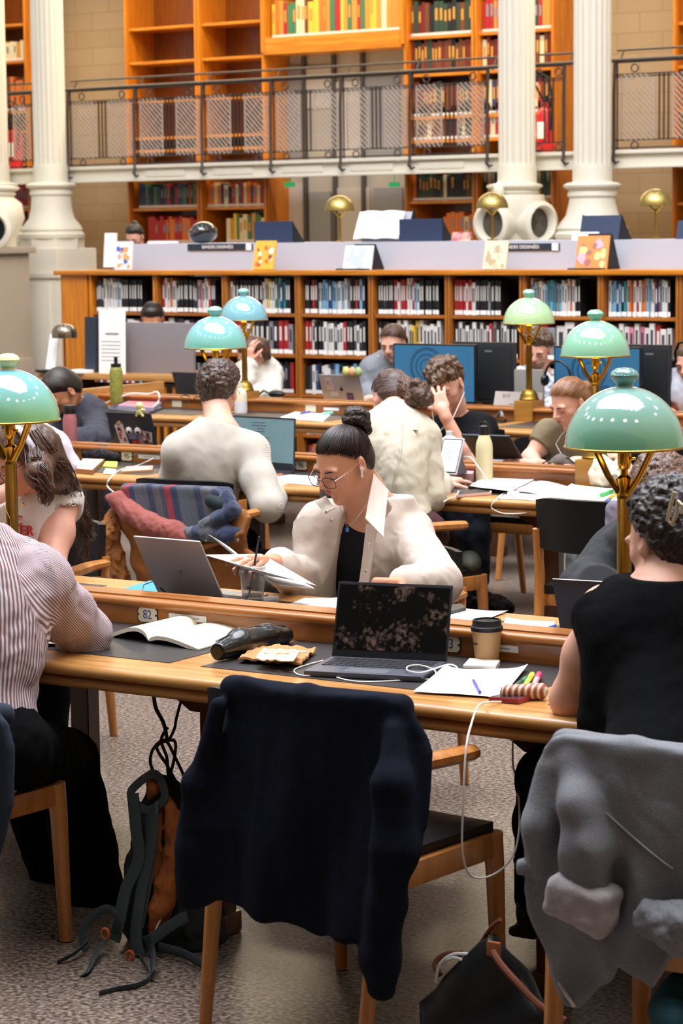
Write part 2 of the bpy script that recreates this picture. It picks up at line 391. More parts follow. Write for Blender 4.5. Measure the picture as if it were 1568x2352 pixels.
chair(-2.0, 4.46, 4, 'oak armchair under the grey sweatshirt, right foreground')
chair(-4.16, 6.52, 186, 'oak armchair of the woman with glasses, behind the near table')
chair(-5.68, 6.55, 186, 'black backed armchair of the girl in the white tee')
chair(-3.12, 6.6, 178, 'oak armchair of the curly haired person in dark grey')
chair(-6.12, 8.42, 2, 'oak armchair with the striped scarf and brown jacket on it')
chair(-5.16, 8.42, -16, 'black backed oak armchair of the woman in the cream jacket')
chair(-4.2, 8.5, 0, 'empty black backed oak armchair at right of the middle table')
chair(-7.2, 8.4, 0, 'oak armchair at the left end of the middle table')
chair(-5.6, 10.4, 180, 'oak armchair of the youth in the black tee')
chair(-5.0, 10.45, 184, 'black backed armchair of the girl in the olive tee')
chair(-7.62, 10.35, 180, 'oak armchair of the reader in the dark hoodie')
chair(-6.4, 11.3, 0, 'empty black backed armchair at the far table')

chair(-9.75, 13.6, 180, 'oak armchair of the woman in the white jumper')
chair(-8.65, 13.6, 180, 'oak armchair of the woman in the grey cardigan')
chair(-7.15, 13.65, 180, 'oak armchair of the stubbled man')
chair(-5.35, 13.2, 180, 'oak armchair of the person with black headphones')
chair(-10.9, 14.25, 180, 'oak armchair at the information desk')
# ================================================================== LOW BOOKSHELVES
YB = 20.0; ZB0, ZB1 = 2.395, 2.55
YS = 14.6; STOP = 1.572
bays_px = [205, 357, 515, 683, 852, 1028, 1200, 1380, 1560]
bx = [at(u, 628, YS).x for u in bays_px]; bx.append(bx[-1]+.6)
ZS = [.07, .37, .665, .955, 1.255]          # shelf tops, tier by tier
ordn = ['first', 'second', 'third', 'fourth', 'fifth', 'sixth', 'seventh', 'eighth', 'ninth']
for i in range(len(bx)-1):
    a, b_ = bx[i], bx[i+1]; w = b_-a; cx = (a+b_)/2
    t = thing('bookcase_unit', '%s low oak bookcase unit from the left, below the grey display ledge' % ordn[i], 'bookcase', (cx, YS+.2, 0))
    for s in (-1, 1):
        q = B().box((cx+s*(w/2-.016), YS+.2, .77), (.024, .4, 1.54)); q.box((cx+s*(w/2-.012), YS-.004, .77), (.019, .012, 1.54), bev=.003); q.make('side_panel', W_O if i == 0 else W_V, t)
    for z in ZS: B().box((cx, YS+.2, z-.012), (w-.05, .39, .024), bev=.003).make('shelf', W_H, t)
    B().box((cx, YS+.39, .77), (w-.04, .015, 1.5)).make('back_panel', W_D, t)
b = B().box(((bx[0]+bx[-1])/2-.14, YS+.2, .77), (.001, .001, .001))
t = thing('bookcase_end', 'plain orange oak end panel closing the left end of the low bookshelves', 'panel', (bx[0]-.14, YS+.2, 0))
B().box((bx[0]-.15, YS+.2, .77), (.26, .42, 1.54), bev=.004).make('end_panel', W_O, t)
b = B().box(((bx[0]-.3+bx[-1])/2, YS+.22, STOP-.016), (bx[-1]-bx[0]+.36, .52, .036), bev=.01)
single(b, 'worktop', W_OH, 'long continuous oak top board running over the low bookshelves', 'top board')
# grey ledge at the back of the top
x0 = at(300, 590, YS+.32).x; x1 = bx[-1]+.2; zl = at(600, 558, YS+.32).z
b = B().box(((x0+x1)/2, YS+.33, (STOP+zl)/2), (x1-x0, .03, zl-STOP)); b.box(((x0+x1)/2, YS+.75, zl-.01), (x1-x0, .86, .02)); b.box(((x0+x1)/2, YS+1.17, (zl)/2), (x1-x0, .03, zl))
single(b, 'display_ledge', mat('ledge_grey', 'b6bcca', .6), 'pale grey raised display ledge on top of the low bookshelves', 'ledge')
LEDGE = zl
def sign(u0, u1, txt, label):
    y = YS+.31; a = at(u0, 568, y); c = at(u1, 568, y); z = at(u0, 568, y).z
    t = thing('shelf_sign', label, 'sign', ((a.x+c.x)/2, y, z-.03))
    B().box(((a.x+c.x)/2, y, z), (c.x-a.x, .006, .05)).make('sign_board', mat('sign_navy', '26313f', .5), t)
    text(txt, .034, frame(((a.x+c.x)/2-.02, y-.0035, z), (1, 0, 0), (0, 0, 1)), 'lettering', WHITE, t)
    B().box((c.x-.035, y-.001, z), (.05, .006, .05)).make('white_end', WHITE, t)
sign(431, 580, 'BANDES DESSINÉES', 'dark sign with white capitals on the grey ledge, left one')
sign(1120, 1285, 'BANDES DESSINÉES', 'dark sign with white capitals on the grey ledge, right one beside the round vents')
# ---- books
BC = {'black': '1a1b20', 'white': 'd9d6d2', 'red': 'a52528', 'dark blue': '2a3d66', 'light blue': '79a9c8', 'grey': '85858c', 'charcoal': '34343a', 'orange': 'd0702c', 'yellow': 'd6b440',
      'green': '3f7350', 'pink': 'c77a90', 'cream': 'd8c9a4', 'teal': '2f8794', 'brown': '6a3a20', 'gold': 'c08a3a', 'dark green': '2b4032', 'maroon': '6a2018'}
BM = {k: mat('book_'+k.replace(' ', '_'), v, .5) for k, v in BC.items()}
PAGES = mat('book_pages', 'e3d9c2', .8)
TXT = mat('spine_print', 'b8b4ac', .6)
def book_mesh(col, lab=True, pr=TXT):
    """unit book: spine towards -y; x thickness 1, y depth 1, z height 1"""
    b = B().box((0, .03, .5), (.9, .93, .985), mi=1)
    for s in (-1, 1): b.box((s*.46, 0, .5), (.08, 1, 1))
    b.box((0, -.49, .5), (1, .03, 1), bev=.012)
    if lab: b.box((0, -.507, .085), (1.01, .004, .125), mi=2)
    b.box((0, -.507, .62), (.5, .004, .42), mi=3)
    me = b.mesh('book'); 
    for m in (BM[col], PAGES, WHITE, pr): me.materials.append(m)
    return me
_bk = {}
def book(col, x, y, z, th, d, h, tilt=0, lab=True):
    k = (col, lab)
    if k not in _bk: _bk[k] = book_mesh(col, lab, mat('spine_print_light', 'cfccc6', .6) if col in ('black', 'charcoal', 'dark blue', 'brown', 'red', 'green', 'dark green', 'maroon') else mat('spine_print_dark', '3a3a40', .6))
    o = bpy.data.objects.new('book', _bk[k]); C.objects.link(o); o.location = (x, y, z); o.scale = (th, d, h)
    o.rotation_euler = (0, tilt, 0); return o
TOP = ['ccccWWWWWWLWkkkkkkkkk', 'rWWoWWckkkkkkKKWpWWWrkk', 'WkkkkkkkkkkkWWyWWgLBtkk', 'kkkrkWLLLBLLWWLWbkkrkLk', 'kkKkkkrrWrrrWWrLWkkkkkkkk', 'rrrrrrWrrWWkkkkkcbkkkkk', 'WrLyWWLtLtbLWWWoWkk', 'WLLBLkTWooWrWooLWWBrTWWk']
SECOND = ['WkkWkWWkk', 'WWkKWkkWWkk', 'rrWWkkkkbkrrb', 'rrWkkkWWWcWWrkkKWKk', 'kkkWWWWWWyyWWWWWW', 'kWkWkWkWkWrbkWWkkk', 'WrbWWkW', 'WkWWpWpWWrWW']
LET = {'k': 'black', 'K': 'charcoal', 'c': 'charcoal', 'W': 'white', 'L': 'light blue', 'B': 'dark blue', 'b': 'grey', 'r': 'red', 'o': 'orange', 'y': 'yellow', 'g': 'green', 't': 'teal', 'p': 'pink', 'T': 'teal'}
ORD = ['first', 'second', 'third', 'fourth', 'fifth', 'sixth', 'seventh', 'eighth', 'ninth', 'tenth', 'eleventh', 'twelfth', 'thirteenth', 'fourteenth', 'fifteenth', 'sixteenth', 'seventeenth', 'eighteenth', 'nineteenth', 'twentieth',
       'twenty-first', 'twenty-second', 'twenty-third', 'twenty-fourth', 'twenty-fifth', 'twenty-sixth', 'twenty-seventh', 'twenty-eighth']
nb = 0
def fill(i, tier, pat, tname, stop=1.0):
    global nb
    x = bx[i]+.04; end = bx[i]+(bx[i+1]-bx[i]-.04)*stop; z = ZS[tier]; cnt = {}; k = 0; zh = .262
    th0 = (end-x)/max(len(pat), 1)
    for q in pat:
        col = LET[q]; th = th0*rnd.uniform(.85, 1.05); h = zh*rnd.uniform(.84, 1.0) if q not in 'kr' else zh*rnd.uniform(.93, .96); cnt[col] = cnt.get(col, 0)+1
        if x+th > bx[i+1]-.03: break
        y = YS+.02+.08+rnd.uniform(0, .02)
        o = book(col, x+th/2, y, z, th*.93, .16, h)
        tag(o, '%s book, %s %s one from the left, %s bay of the %s row' % (col, ORD[cnt[col]-1], col, ordn[i], tname), 'book', group='books in the %s row of the low bookshelves' % tname)
        x += th; nb += 1
for i, p in enumerate(TOP): fill(i, 4, p, 'top', {0: .86, 1: .95, 5: .78, 6: .8}.get(i, .97))
for i, p in enumerate(SECOND): fill(i, 3, p, 'second')
# the rest, past 300
def book_rows(name, specs, mats, label):
    """rows of many small books in one mesh; specs: (x0,x1,y,z,h,depth,[cols])"""
    b = B(); names = list(mats)
    for (xa, xb, y, z, h, d, cols, tm) in specs:
        x = xa
        while x < xb-.01:
            th = rnd.uniform(.7, 1.3)*tm
            if x+th > xb: break
            hh = h*rnd.uniform(.82, 1); cI = names.index(rnd.choice(cols))
            b.box((x+th/2, y+d/2, z+hh/2), (th*.94, d, hh), mi=cI)
            b.box((x+th/2, y-.001, z+.02), (th*.95, .004, .026), mi=names.index('white'))
            if rnd.random() < .6: b.box((x+th/2, y-.001, z+hh*.62), (th*.5, .004, hh*.35), mi=names.index('gold' if 'brown' in cols else 'grey'))
            x += th
    o = b.make(name, [BM[n] for n in names]); return tag(o, label, 'books', kind='stuff')
specs = []
P1 = ['black', 'black', 'black', 'white', 'white', 'red', 'grey', 'charcoal', 'light blue', 'dark blue']
for i in range(len(bx)-1):
    for tier in (0, 1, 2): specs.append((bx[i]+.04, bx[i+1]-.05-rnd.uniform(0, .15), YS+.03, ZS[tier], .235, .16, P1, .026))
specs.append((bx[8]+.04, bx[9]-.05, YS+.03, ZS[4], .235, .16, P1, .026)); specs.append((bx[8]+.04, bx[9]-.05, YS+.03, ZS[3], .235, .16, P1, .026))
book_rows('book_rows', specs, BC, 'rows of mostly black and white books on the lower shelves of the low bookcases')

# ================================================================== UPPER BOOKCASES ON THE BACK WALL
def ux(u): return at(u, 300, YW).x
def uz(v, u=800): return at(u, v, YW).z
def big_case(u0, u1, shelves, label, depth=.5, z0=0, z1=5.0, wide=None):
    a, c = ux(u0), ux(u1); cx = (a+c)/2; w = c-a
    t = thing('bookcase', label, 'bookcase', (cx, YW+.2, 0))
    for s in (-1, 1):
        q = B().box((cx+s*(w/2-.02), YW+depth/2, (z0+z1)/2), (.05, depth, z1-z0)); q.box((cx+s*(w/2-.02), YW-.01, (z0+z1)/2), (.03, .03, z1-z0), bev=.008); q.make('side_panel', W_O, t)
    for z in shelves:
        if isinstance(z, tuple): B().box((cx, YW+depth/2-.03, z[0]-z[1]/2), (w-.04, depth, z[1]), bev=.01).make('shelf', W_OH, t)
        else: B().box((cx, YW+depth/2, z-.015), (w-.04, depth-.02, .03), bev=.004).make('shelf', W_OH, t)
    B().box((cx, YW+depth-.02, (z0+z1)/2), (w-.04, .02, z1-z0)).make('back_panel', wood('case_back', '8a4a12', '6a3408', 2), t)
    return t
sh = [uz(v) for v in (560, 470, 385, 295, 210, 113, 32)]
sh = [uz(555), uz(470), 2.78, uz(297), uz(207), uz(113), uz(30)]
big_case(292, 458, sh, 'tall orange bookcase, upper shelves empty, beside the stone wall at left')
big_case(458, 612, sh, 'tall orange bookcase with empty upper shelves, next to the wide bookcase')
# wide one: books on a thick shelf, opening with grey glazed doors underneath
za = uz(78, 765); a, c = ux(612), ux(930); cx = (a+c)/2
t = thing('bookcase', 'wide orange bookcase bridge with red and yellow volumes above the glazed doorway', 'bookcase', (cx, YW+.2, uz(130)))
B().box((cx, YW+.2, za-.09), (c-a-.02, .5, .18), bev=.01).make('shelf', W_OH, t)
B().box((cx, YW+.42, (za+5)/2), (c-a, .02, 5-za)).make('back_panel', wood('case_back', '8a4a12', '6a3408', 2), t)
for s in (-1, 1): B().box((cx+s*(c-a)/2, YW+.2, (za+5)/2), (.05, .5, 5-za+.3)).make('side_panel', W_O, t)
s2 = [uz(465), 2.78, uz(275), uz(178), uz(80, 1010), uz(-10), uz(555)]
big_case(930, 1092, s2, 'tall orange bookcase full of brown leather volumes, right of the doorway')
big_case(1092, 1275, s2, 'tall orange bookcase partly behind the fluted column, with dark and red volumes')
big_case(-60, 68, [uz(v, 20) for v in (548, 480, 375, 300, 255, 140, 55)], 'tall orange bookcase at the left edge with red and white volumes')
big_case(1545, 1700, [uz(v, 1560) for v in (465, 380, 250, 150, 50)], 'tall orange bookcase cut off by the right edge of the view')
LTH = ['brown', 'brown', 'brown', 'maroon', 'black', 'dark green']
def rows(u0, u1, z, h, cols, tm=.045, lean=0): return (ux(u0)+.05, ux(u1)-.05, YW+.06, z, h, .25, cols, tm)
up = [rows(612, 930, za, .42, ['red', 'gold', 'yellow', 'cream', 'brown', 'gold', 'green', 'orange'], .055),
      rows(930, 1092, s2[4], .36, LTH), rows(930, 1092, s2[3], .36, LTH), rows(930, 1092, s2[2], .36, LTH), rows(930, 1092, s2[1], .36, LTH+['cream']), rows(930, 1092, s2[5], .36, LTH),
      rows(1092, 1275, s2[4], .36, ['black', 'gold', 'red', 'dark green']), rows(1092, 1275, s2[3], .36, ['maroon', 'cream', 'red', 'brown']), rows(1092, 1275, s2[2], .36, ['dark blue', 'brown', 'cream', 'red']), rows(1092, 1275, s2[1], .36, ['cream', 'red', 'pink', 'red']), rows(1092, 1275, s2[5], .36, ['black', 'red', 'gold'])]
book_rows('leather_book_rows', up, BC, 'rows of old red, yellow and brown leather volumes on the gallery bookcases')
lo = [rows(300, 458, sh[1], .28, ['dark blue', 'dark blue', 'green', 'black', 'red'], .04), rows(458, 612, sh[1], .27, ['dark blue', 'red', 'cream', 'black', 'orange'], .045),
      rows(320, 458, sh[0], .3, ['red', 'red', 'orange'], .035), rows(500, 612, sh[0], .32, ['cream', 'yellow', 'brown', 'gold', 'green'], .05),
      rows(930, 1092, s2[0], .3, ['dark green', 'black', 'brown', 'cream', 'orange', 'dark green', 'black'], .045), rows(1092, 1275, s2[0], .42, ['yellow', 'black', 'dark green'], .05), rows(1000, 1092, s2[6], .3, ['cream', 'orange'], .05),
      rows(-60, 68, uz(480, 20), .3, ['red'], .04), rows(-60, 68, uz(255, 20), .4, ['brown', 'orange', 'black', 'white'], .05), rows(-60, 68, uz(140, 20), .25, ['cream', 'gold'], .06)]
book_rows('ground_floor_book_rows', lo, BC, 'rows of dark blue, red and green books on the wall shelves under the gallery')
# doorway behind: grey glazed doors
def panel_box(u0, u1, v0, v1, y, name, m, kind='structure', th=.04):
    a = at(u0, v1, y); c = at(u1, v0, y); o = B().box(((a.x+c.x)/2, y, (a.z+c.z)/2), (c.x-a.x, th, c.z-a.z)).make(name, m)
    if kind: o['kind'] = kind
    return o
DG = mat('door_grey', 'b5aca2', .5); DGL = mat('door_glass', '868484', .2)
a, c = ux(615), ux(928)
t = thing('door_1', None, None, ((a+c)/2, YW+.3, 0)); struct(t)
B().box(((a+c)/2, YW+.46, 2.0), (c-a, .06, 4.0)).make('door_frame', mat('door_surround', 'a79c8c', .7), t)
for (u0, u1, v0, v1, m_) in ((652, 700, 150, 380, DGL), (705, 765, 150, 250, DG), (770, 830, 185, 385, DG), (838, 918, 175, 385, DGL), (640, 700, 420, 560, DG), (712, 760, 440, 560, DGL), (770, 850, 430, 560, DG), (860, 925, 430, 560, DGL)):
    p = at(u0, v1, YW+.42); q = at(u1, v0, YW+.42)
    B().box(((p.x+q.x)/2, YW+.42, (p.z+q.z)/2), (q.x-p.x, .03, q.z-p.z)).make('door_leaf', m_, t)
for uu in (700, 768, 834):
    p = at(uu, 300, YW+.4); B().box((p.x, YW+.4, 2.0), (.04, .05, 4.0)).make('mullion', mat('mullion', '4a4641', .5), t)
for uu in (665, 905):
    p = at(uu, 424, YW-.1); b = B().box((p.x, p.y, p.z), (.12, .03, .05)); b.box((p.x, p.y, (p.z+ZB1-.06)/2), (.01, .01, ZB1-.06-p.z)); single(b, 'exit_sign', mat('exit_green', '2d8a50', .4, emit=('38c070', .4)), 'small green lit exit sign under the gallery, ' + ('left' if uu < 700 else 'right') + ' of the doorway', 'sign')
# ================================================================== GALLERY
def bxx(u): return at(u, 300, YB).x
x0, x1 = at(-60, 300, YB).x, at(1640, 300, YB).x
t = thing('gallery_floor', 'cream painted iron gallery floor edge running below the railing', 'balcony', ((x0+x1)/2, YB+.7, ZB0))
B().box(((x0+x1)/2-.6, YB+.75, ZB1-.03), (x1-x0+1.6, 1.5, .06)).make('deck', PAINT, t)
b = B().box(((x0+x1)/2, YB+.02, (ZB0+ZB1)/2), (x1-x0, .05, ZB1-ZB0-.02)); b.box(((x0+x1)/2, YB+.0, ZB1-.005), (x1-x0, .11, .035), bev=.008); b.box(((x0+x1)/2, YB+.0, ZB0+.012), (x1-x0, .09, .024), bev=.006)
b.make('fascia', PAINT, t)
for uu in (375, 530, 690, 850, 1010):
    B().box((bxx(uu)+.02, YB-.008, ZB0+.08), (.5, .02, .07), bev=.005).make('fascia_panel', PAINT, t)
RZ = ZB1+.82
posts = [162, 315, 470, 628, 788, 947, 1125, 1415, 1600, -40]
def railing(u0, u1, us, label, zoff=0):
    xa, xb = bxx(u0), bxx(u1); t = thing('gallery_railing', label, 'railing', ((xa+xb)/2, YB, ZB1))
    B().tube([(xa, YB-.03, RZ), (xb, YB-.03, RZ)], .019, 8).make('handrail', IRON, t)
    B().tube([(xa, YB+.11, RZ+.1), (xb, YB+.11, RZ+.1)], .011, 8).make('upper_rail', IRON, t)
    xs = [bxx(u) for u in us]
    for x in xs:
        b = B(); b.tube([(x, YB-.03, RZ), (x, YB-.05, RZ-.3), (x, YB-.05, ZB1-.02), (x, YB-.075, ZB1-.07), (x+.03, YB-.07, ZB1-.11), (x+.05, YB-.05, ZB1-.09)], [.015, .016, .018, .017, .014, .01], 8)
        b.make('post', IRON, t)
        B().tube([(x+.02, YB+.11, RZ+.1), (x+.02, YB+.02, RZ-.02)], .009, 6).make('bracket', IRON, t)
    xs2 = sorted(set([xa]+[x for x in xs if xa < x < xb]+[xb]))
    for p, q in zip(xs2, xs2[1:]):
        if q-p < .15: continue
        b = B(); zt, zb = RZ-.13, ZB1+.1
        for z in (zt, zb, zt-.02, zb-.07, RZ-.02, ZB1+.01): b.box(((p+q)/2, YB-.02, z), (q-p, .012, .012))
        for x in (p+.02, q-.02): b.box((x, YB-.02, (RZ+ZB1)/2), (.012, .012, RZ-ZB1))
        mid = (p+q)/2; hw = (q-p)/2; b.make('panel_rails', IRON, t)
        b = B()
        for (lx, rx) in ((p+.06, mid-.09), (mid+.09, q-.06)):
            if rx-lx < .1: continue
            for x in (lx, rx): b.box((x, YB-.02, (zt+zb)/2), (.012, .012, zt-zb))
            n = int((zt-zb+rx-lx)/.052)
            for k in range(n):
                s = k*.052
                for sg in (1, -1):
                    pa = (0, s); 
                    xA, zA = 0, s; wI, hI = rx-lx, zt-zb
                    if zA > hI: xA = zA-hI; zA = hI
                    ll = min(zA, wI-xA)
                    if ll < .01 or sg == -1: continue
                    X0, Z0, X1, Z1 = xA, zA, xA+ll, zA-ll
                    b.tube([(lx+X0, YB-.025, zb+Z0), (lx+X1, YB-.025, zb+Z1)], .0085, 4)
                    if k % 3 == 0: b.tube([(rx-X0, YB-.015, zb+Z0), (rx-X1, YB-.015, zb+Z1)], .003, 4)
        b.make('lattice', mat('lattice_iron', 'a89d93', .5), t)
        b = B()
        for x in (mid-.045, mid, mid+.045): b.box((x, YB-.02, (zt+zb)/2), (.014, .012, zt-zb))
        b.make('centre_bars', IRON, t)
        for x in (p+.2*hw*2, p+.8*hw*2):
            for z in (RZ-.075, ZB1+.05): B().tube([(x+.035*cos(2*pi*k/14), YB-.02, z+.035*sin(2*pi*k/14)) for k in range(14)], .007, 6, closed=True).make('rosette', IRON, t)
railing(150, 1148, [162, 315, 470, 628, 788, 947, 1125], 'long dark iron gallery railing with lattice panels between the columns')
railing(1225, 1325, [1300], 'short piece of gallery railing between the two right columns')
railing(1405, 1640, [1415], 'gallery railing with lattice at the right edge')
railing(-60, 80, [-40], 'gallery railing behind the far left column')
# ---- fluted columns
FL = lambda a, z: 1-.055*(abs(cos(a*10))**.6 > .0)*abs(cos(a*10)) if 2.62 < z < 7 else 1
def column(u, ztop, label, base, y=YB-.25, r=.172):
    x = at(u, 350, y).x; t = thing('column', label, 'column', (x, y, 0))
    z0 = at(u, 385, y).z; zc = at(u, 425, y).z; zb = at(u, 545, y).z; zs = at(u, 570, y).z
    def fl(a, z): return 1-.07*(.5-.5*cos(a*20))**.5 if z > z0+.02 else 1
    B().lathe([(r*1.0, z0+.021), (r, z0+.05), (r*.985, ztop)], (x, y, 0), 160, flute=fl).make('fluted_shaft', PAINT, t)
    B().lathe([(r*1.06, zc), (r*1.06, z0), (r*1.02, z0+.03)], (x, y, 0), 48).make('shaft_collar', PAINT, t)
    if base == 'bell':
        rb = r*1.22
        B().lathe([(rb*1.62, zb-.01), (rb*1.65, zb+.03), (rb*1.5, zb+.06), (rb*1.55, zb+.08), (rb*1.42, zb+.13), (rb*1.15, zb+.2), (rb*1.04, zb+.3), (rb, zc-.12), (rb*1.08, zc-.1), (rb*1.08, zc-.07), (rb*1.02, zc-.05), (rb*1.25, zc-.02), (rb*1.28, zc), (rb*1.1, zc+.02), (r, zc+.03)], (x, y, 0), 48).make('bell_base', PAINT, t)
        B().lathe([(rb*1.62, zs-.02), (rb*1.62, zb-.01), (0, zb-.01)], (x, y, 0), 8).make('octagon_plinth', PAINT, t)
        b = B().box((x, y, zs-.15), (.66, .66, .3), bev=.02); b.box((x, y, zs-.28), (.76, .76, .06), bev=.02)
        b.box((x, y, (zs-.3)/2), (.7, .7, zs-.3), bev=.02).box((x, y-.36, .9), (.5, .03, .9), bev=.01); b.make('pedestal', PAINT, t)
    return t, x, zc, zs
column(115, 8, 'pale fluted column with bell base at the left, beside the bookshelf end', 'bell')
column(1360, 8, 'rightmost pale fluted column, its bell base behind the dark book stand', 'bell')
column(-18, 8, 'fluted column cut off by the left edge of the view', 'bell')
t, cx_, zc, zs = column(1187, 8, 'fluted column standing on a carved console with two round vents', None)
def console(t, x, y, zc, zb, rot, s=1):
    """carved scroll block with round tubes to left and right"""
    b = B(); b.lathe([(.21*s, zb), (.22*s, zb+.1), (.3*s, zb+.3), (.27*s, zb+.45), (.2*s, zc-.1), (.23*s, zc-.07), (.21*s, zc-.05), (.26*s, zc-.02), (.26*s, zc), (.17*s, zc+.02)], (x, y, 0), 40, flute=lambda a, z: 1+.05*sin(a*14+z*60)*(zb+.15 < z < zc-.15))
    b.make('carved_body', PAINT, t)
    for a in rot:
        R = (Vector((0, 0, 1)).rotation_difference(Vector((sin(a), -cos(a), 0)))).to_matrix(); c = Vector((x, y, zb+.19))
        B().lathe([(.1*s, .0), (.165*s, .1), (.17*s, .3), (.2*s, .33), (.2*s, .37), (.16*s, .39), (.14*s, .36), (.14*s, .2)], c, 36, R).make('round_vent', PAINT, t)
        B().lathe([(0, .3), (.142*s, .3)], c, 36, R).make('vent_grille', mat('vent_dark', '6e675c', .8) if rot[0] != -.3 else BLACK, t)
console(t, cx_, YB-.3, zc, at(1187, 560, YB-.3).z, (-.15, .95+.3))
B().lathe([(0, zc+.04), (.04, zc), (.06, zc-.06), (.05, zc-.1), (0, zc-.12)], (cx_-.02, YB-.56, 0), 16).make('carved_drop', PAINT, t)
B().box((cx_, YB-.25, at(1187, 560, YB-.3).z/2), (.7, .7, at(1187, 560, YB-.3).z)).make('pedestal', PAINT, t)
# left pilaster with console
yl = YB-1.2; xl = at(-15, 500, yl).x
t = thing('pier', 'stone pier at the left edge carrying a carved console with a dark round vent', 'pier', (xl, yl, 0))
zt = at(20, 570, yl).z
B().box((xl, yl, zt/2), (.5, .5, zt), bev=.02).box((xl, yl, zt-.02), (.62, .6, .07), bev=.02).box((xl, yl-.1, .3), (.66, .6, .6), bev=.02).make('shaft', mat('sandstone_pier', 'a3988a', .85, bump=(30, .3)), t)
console(t, xl, yl, at(0, 430, yl).z, zt, (-.3, .62), 1.05)

# ---- things on the gallery: fire extinguishers
def extinguisher(u, v, lab):
    y = YB+.9; p = at(u, v, y); z = ZB1-.045
    t = thing('fire_extinguisher', lab, 'fire extinguisher', (p.x, y, z))
    B().lathe([(.001, 0), (.085, .01), (.09, .05), (.09, .4), (.06, .46), (.025, .48), (.025, .52), (0, .52)], (p.x, y, z+.05), 24).make('cylinder', mat('extinguisher_red', 'c02026', .25), t)
    B().box((p.x, y-.088, z+.3), (.08, .012, .16), bev=.003).make('instruction_label', WHITE, t)
    b = B().box((p.x, y, z+.6), (.05, .05, .05), bev=.01); b.tube([(p.x, y, z+.62), (p.x+.09, y, z+.66)], .01, 6).tube([(p.x, y, z+.6), (p.x+.1, y, z+.6)], .008, 6)
    b.make('valve', BLACK, t)
    B().tube([(p.x-.03, y, z+.6), (p.x-.1, y-.03, z+.75), (p.x-.04, y-.05, z+.86), (p.x+.07, y-.05, z+.8), (p.x+.1, y-.05, z+.6), (p.x+.09, y-.05, z+.3)], .012, 8).make('hose', BLACK, t)
extinguisher(1252, 300, 'red fire extinguisher on the gallery between the two right columns')
extinguisher(35, 340, 'red fire extinguisher on the gallery at the far left')
# stone piers between the bookcases stay the wall; lit strip lights in the cases
def area(name, loc, size, power, col, rot=(0, 0, 0)):
    l = bpy.data.lights.new(name, 'AREA'); l.shape = 'RECTANGLE'; l.size, l.size_y = size; l.energy = power; l.color = col
    o = bpy.data.objects.new(name, l); C.objects.link(o); o.location = loc; o.rotation_euler = rot; return o
area('gallery_strip_light', (ux(800), YB+.6, 5.4), (10, .4), 260, (1, .8, .52), (radians(-22), 0, 0))
area('under_gallery_light', (ux(800), YB+.8, ZB0-.03), (9, .2), 30, (1, .75, .5), (0, 0, 0))
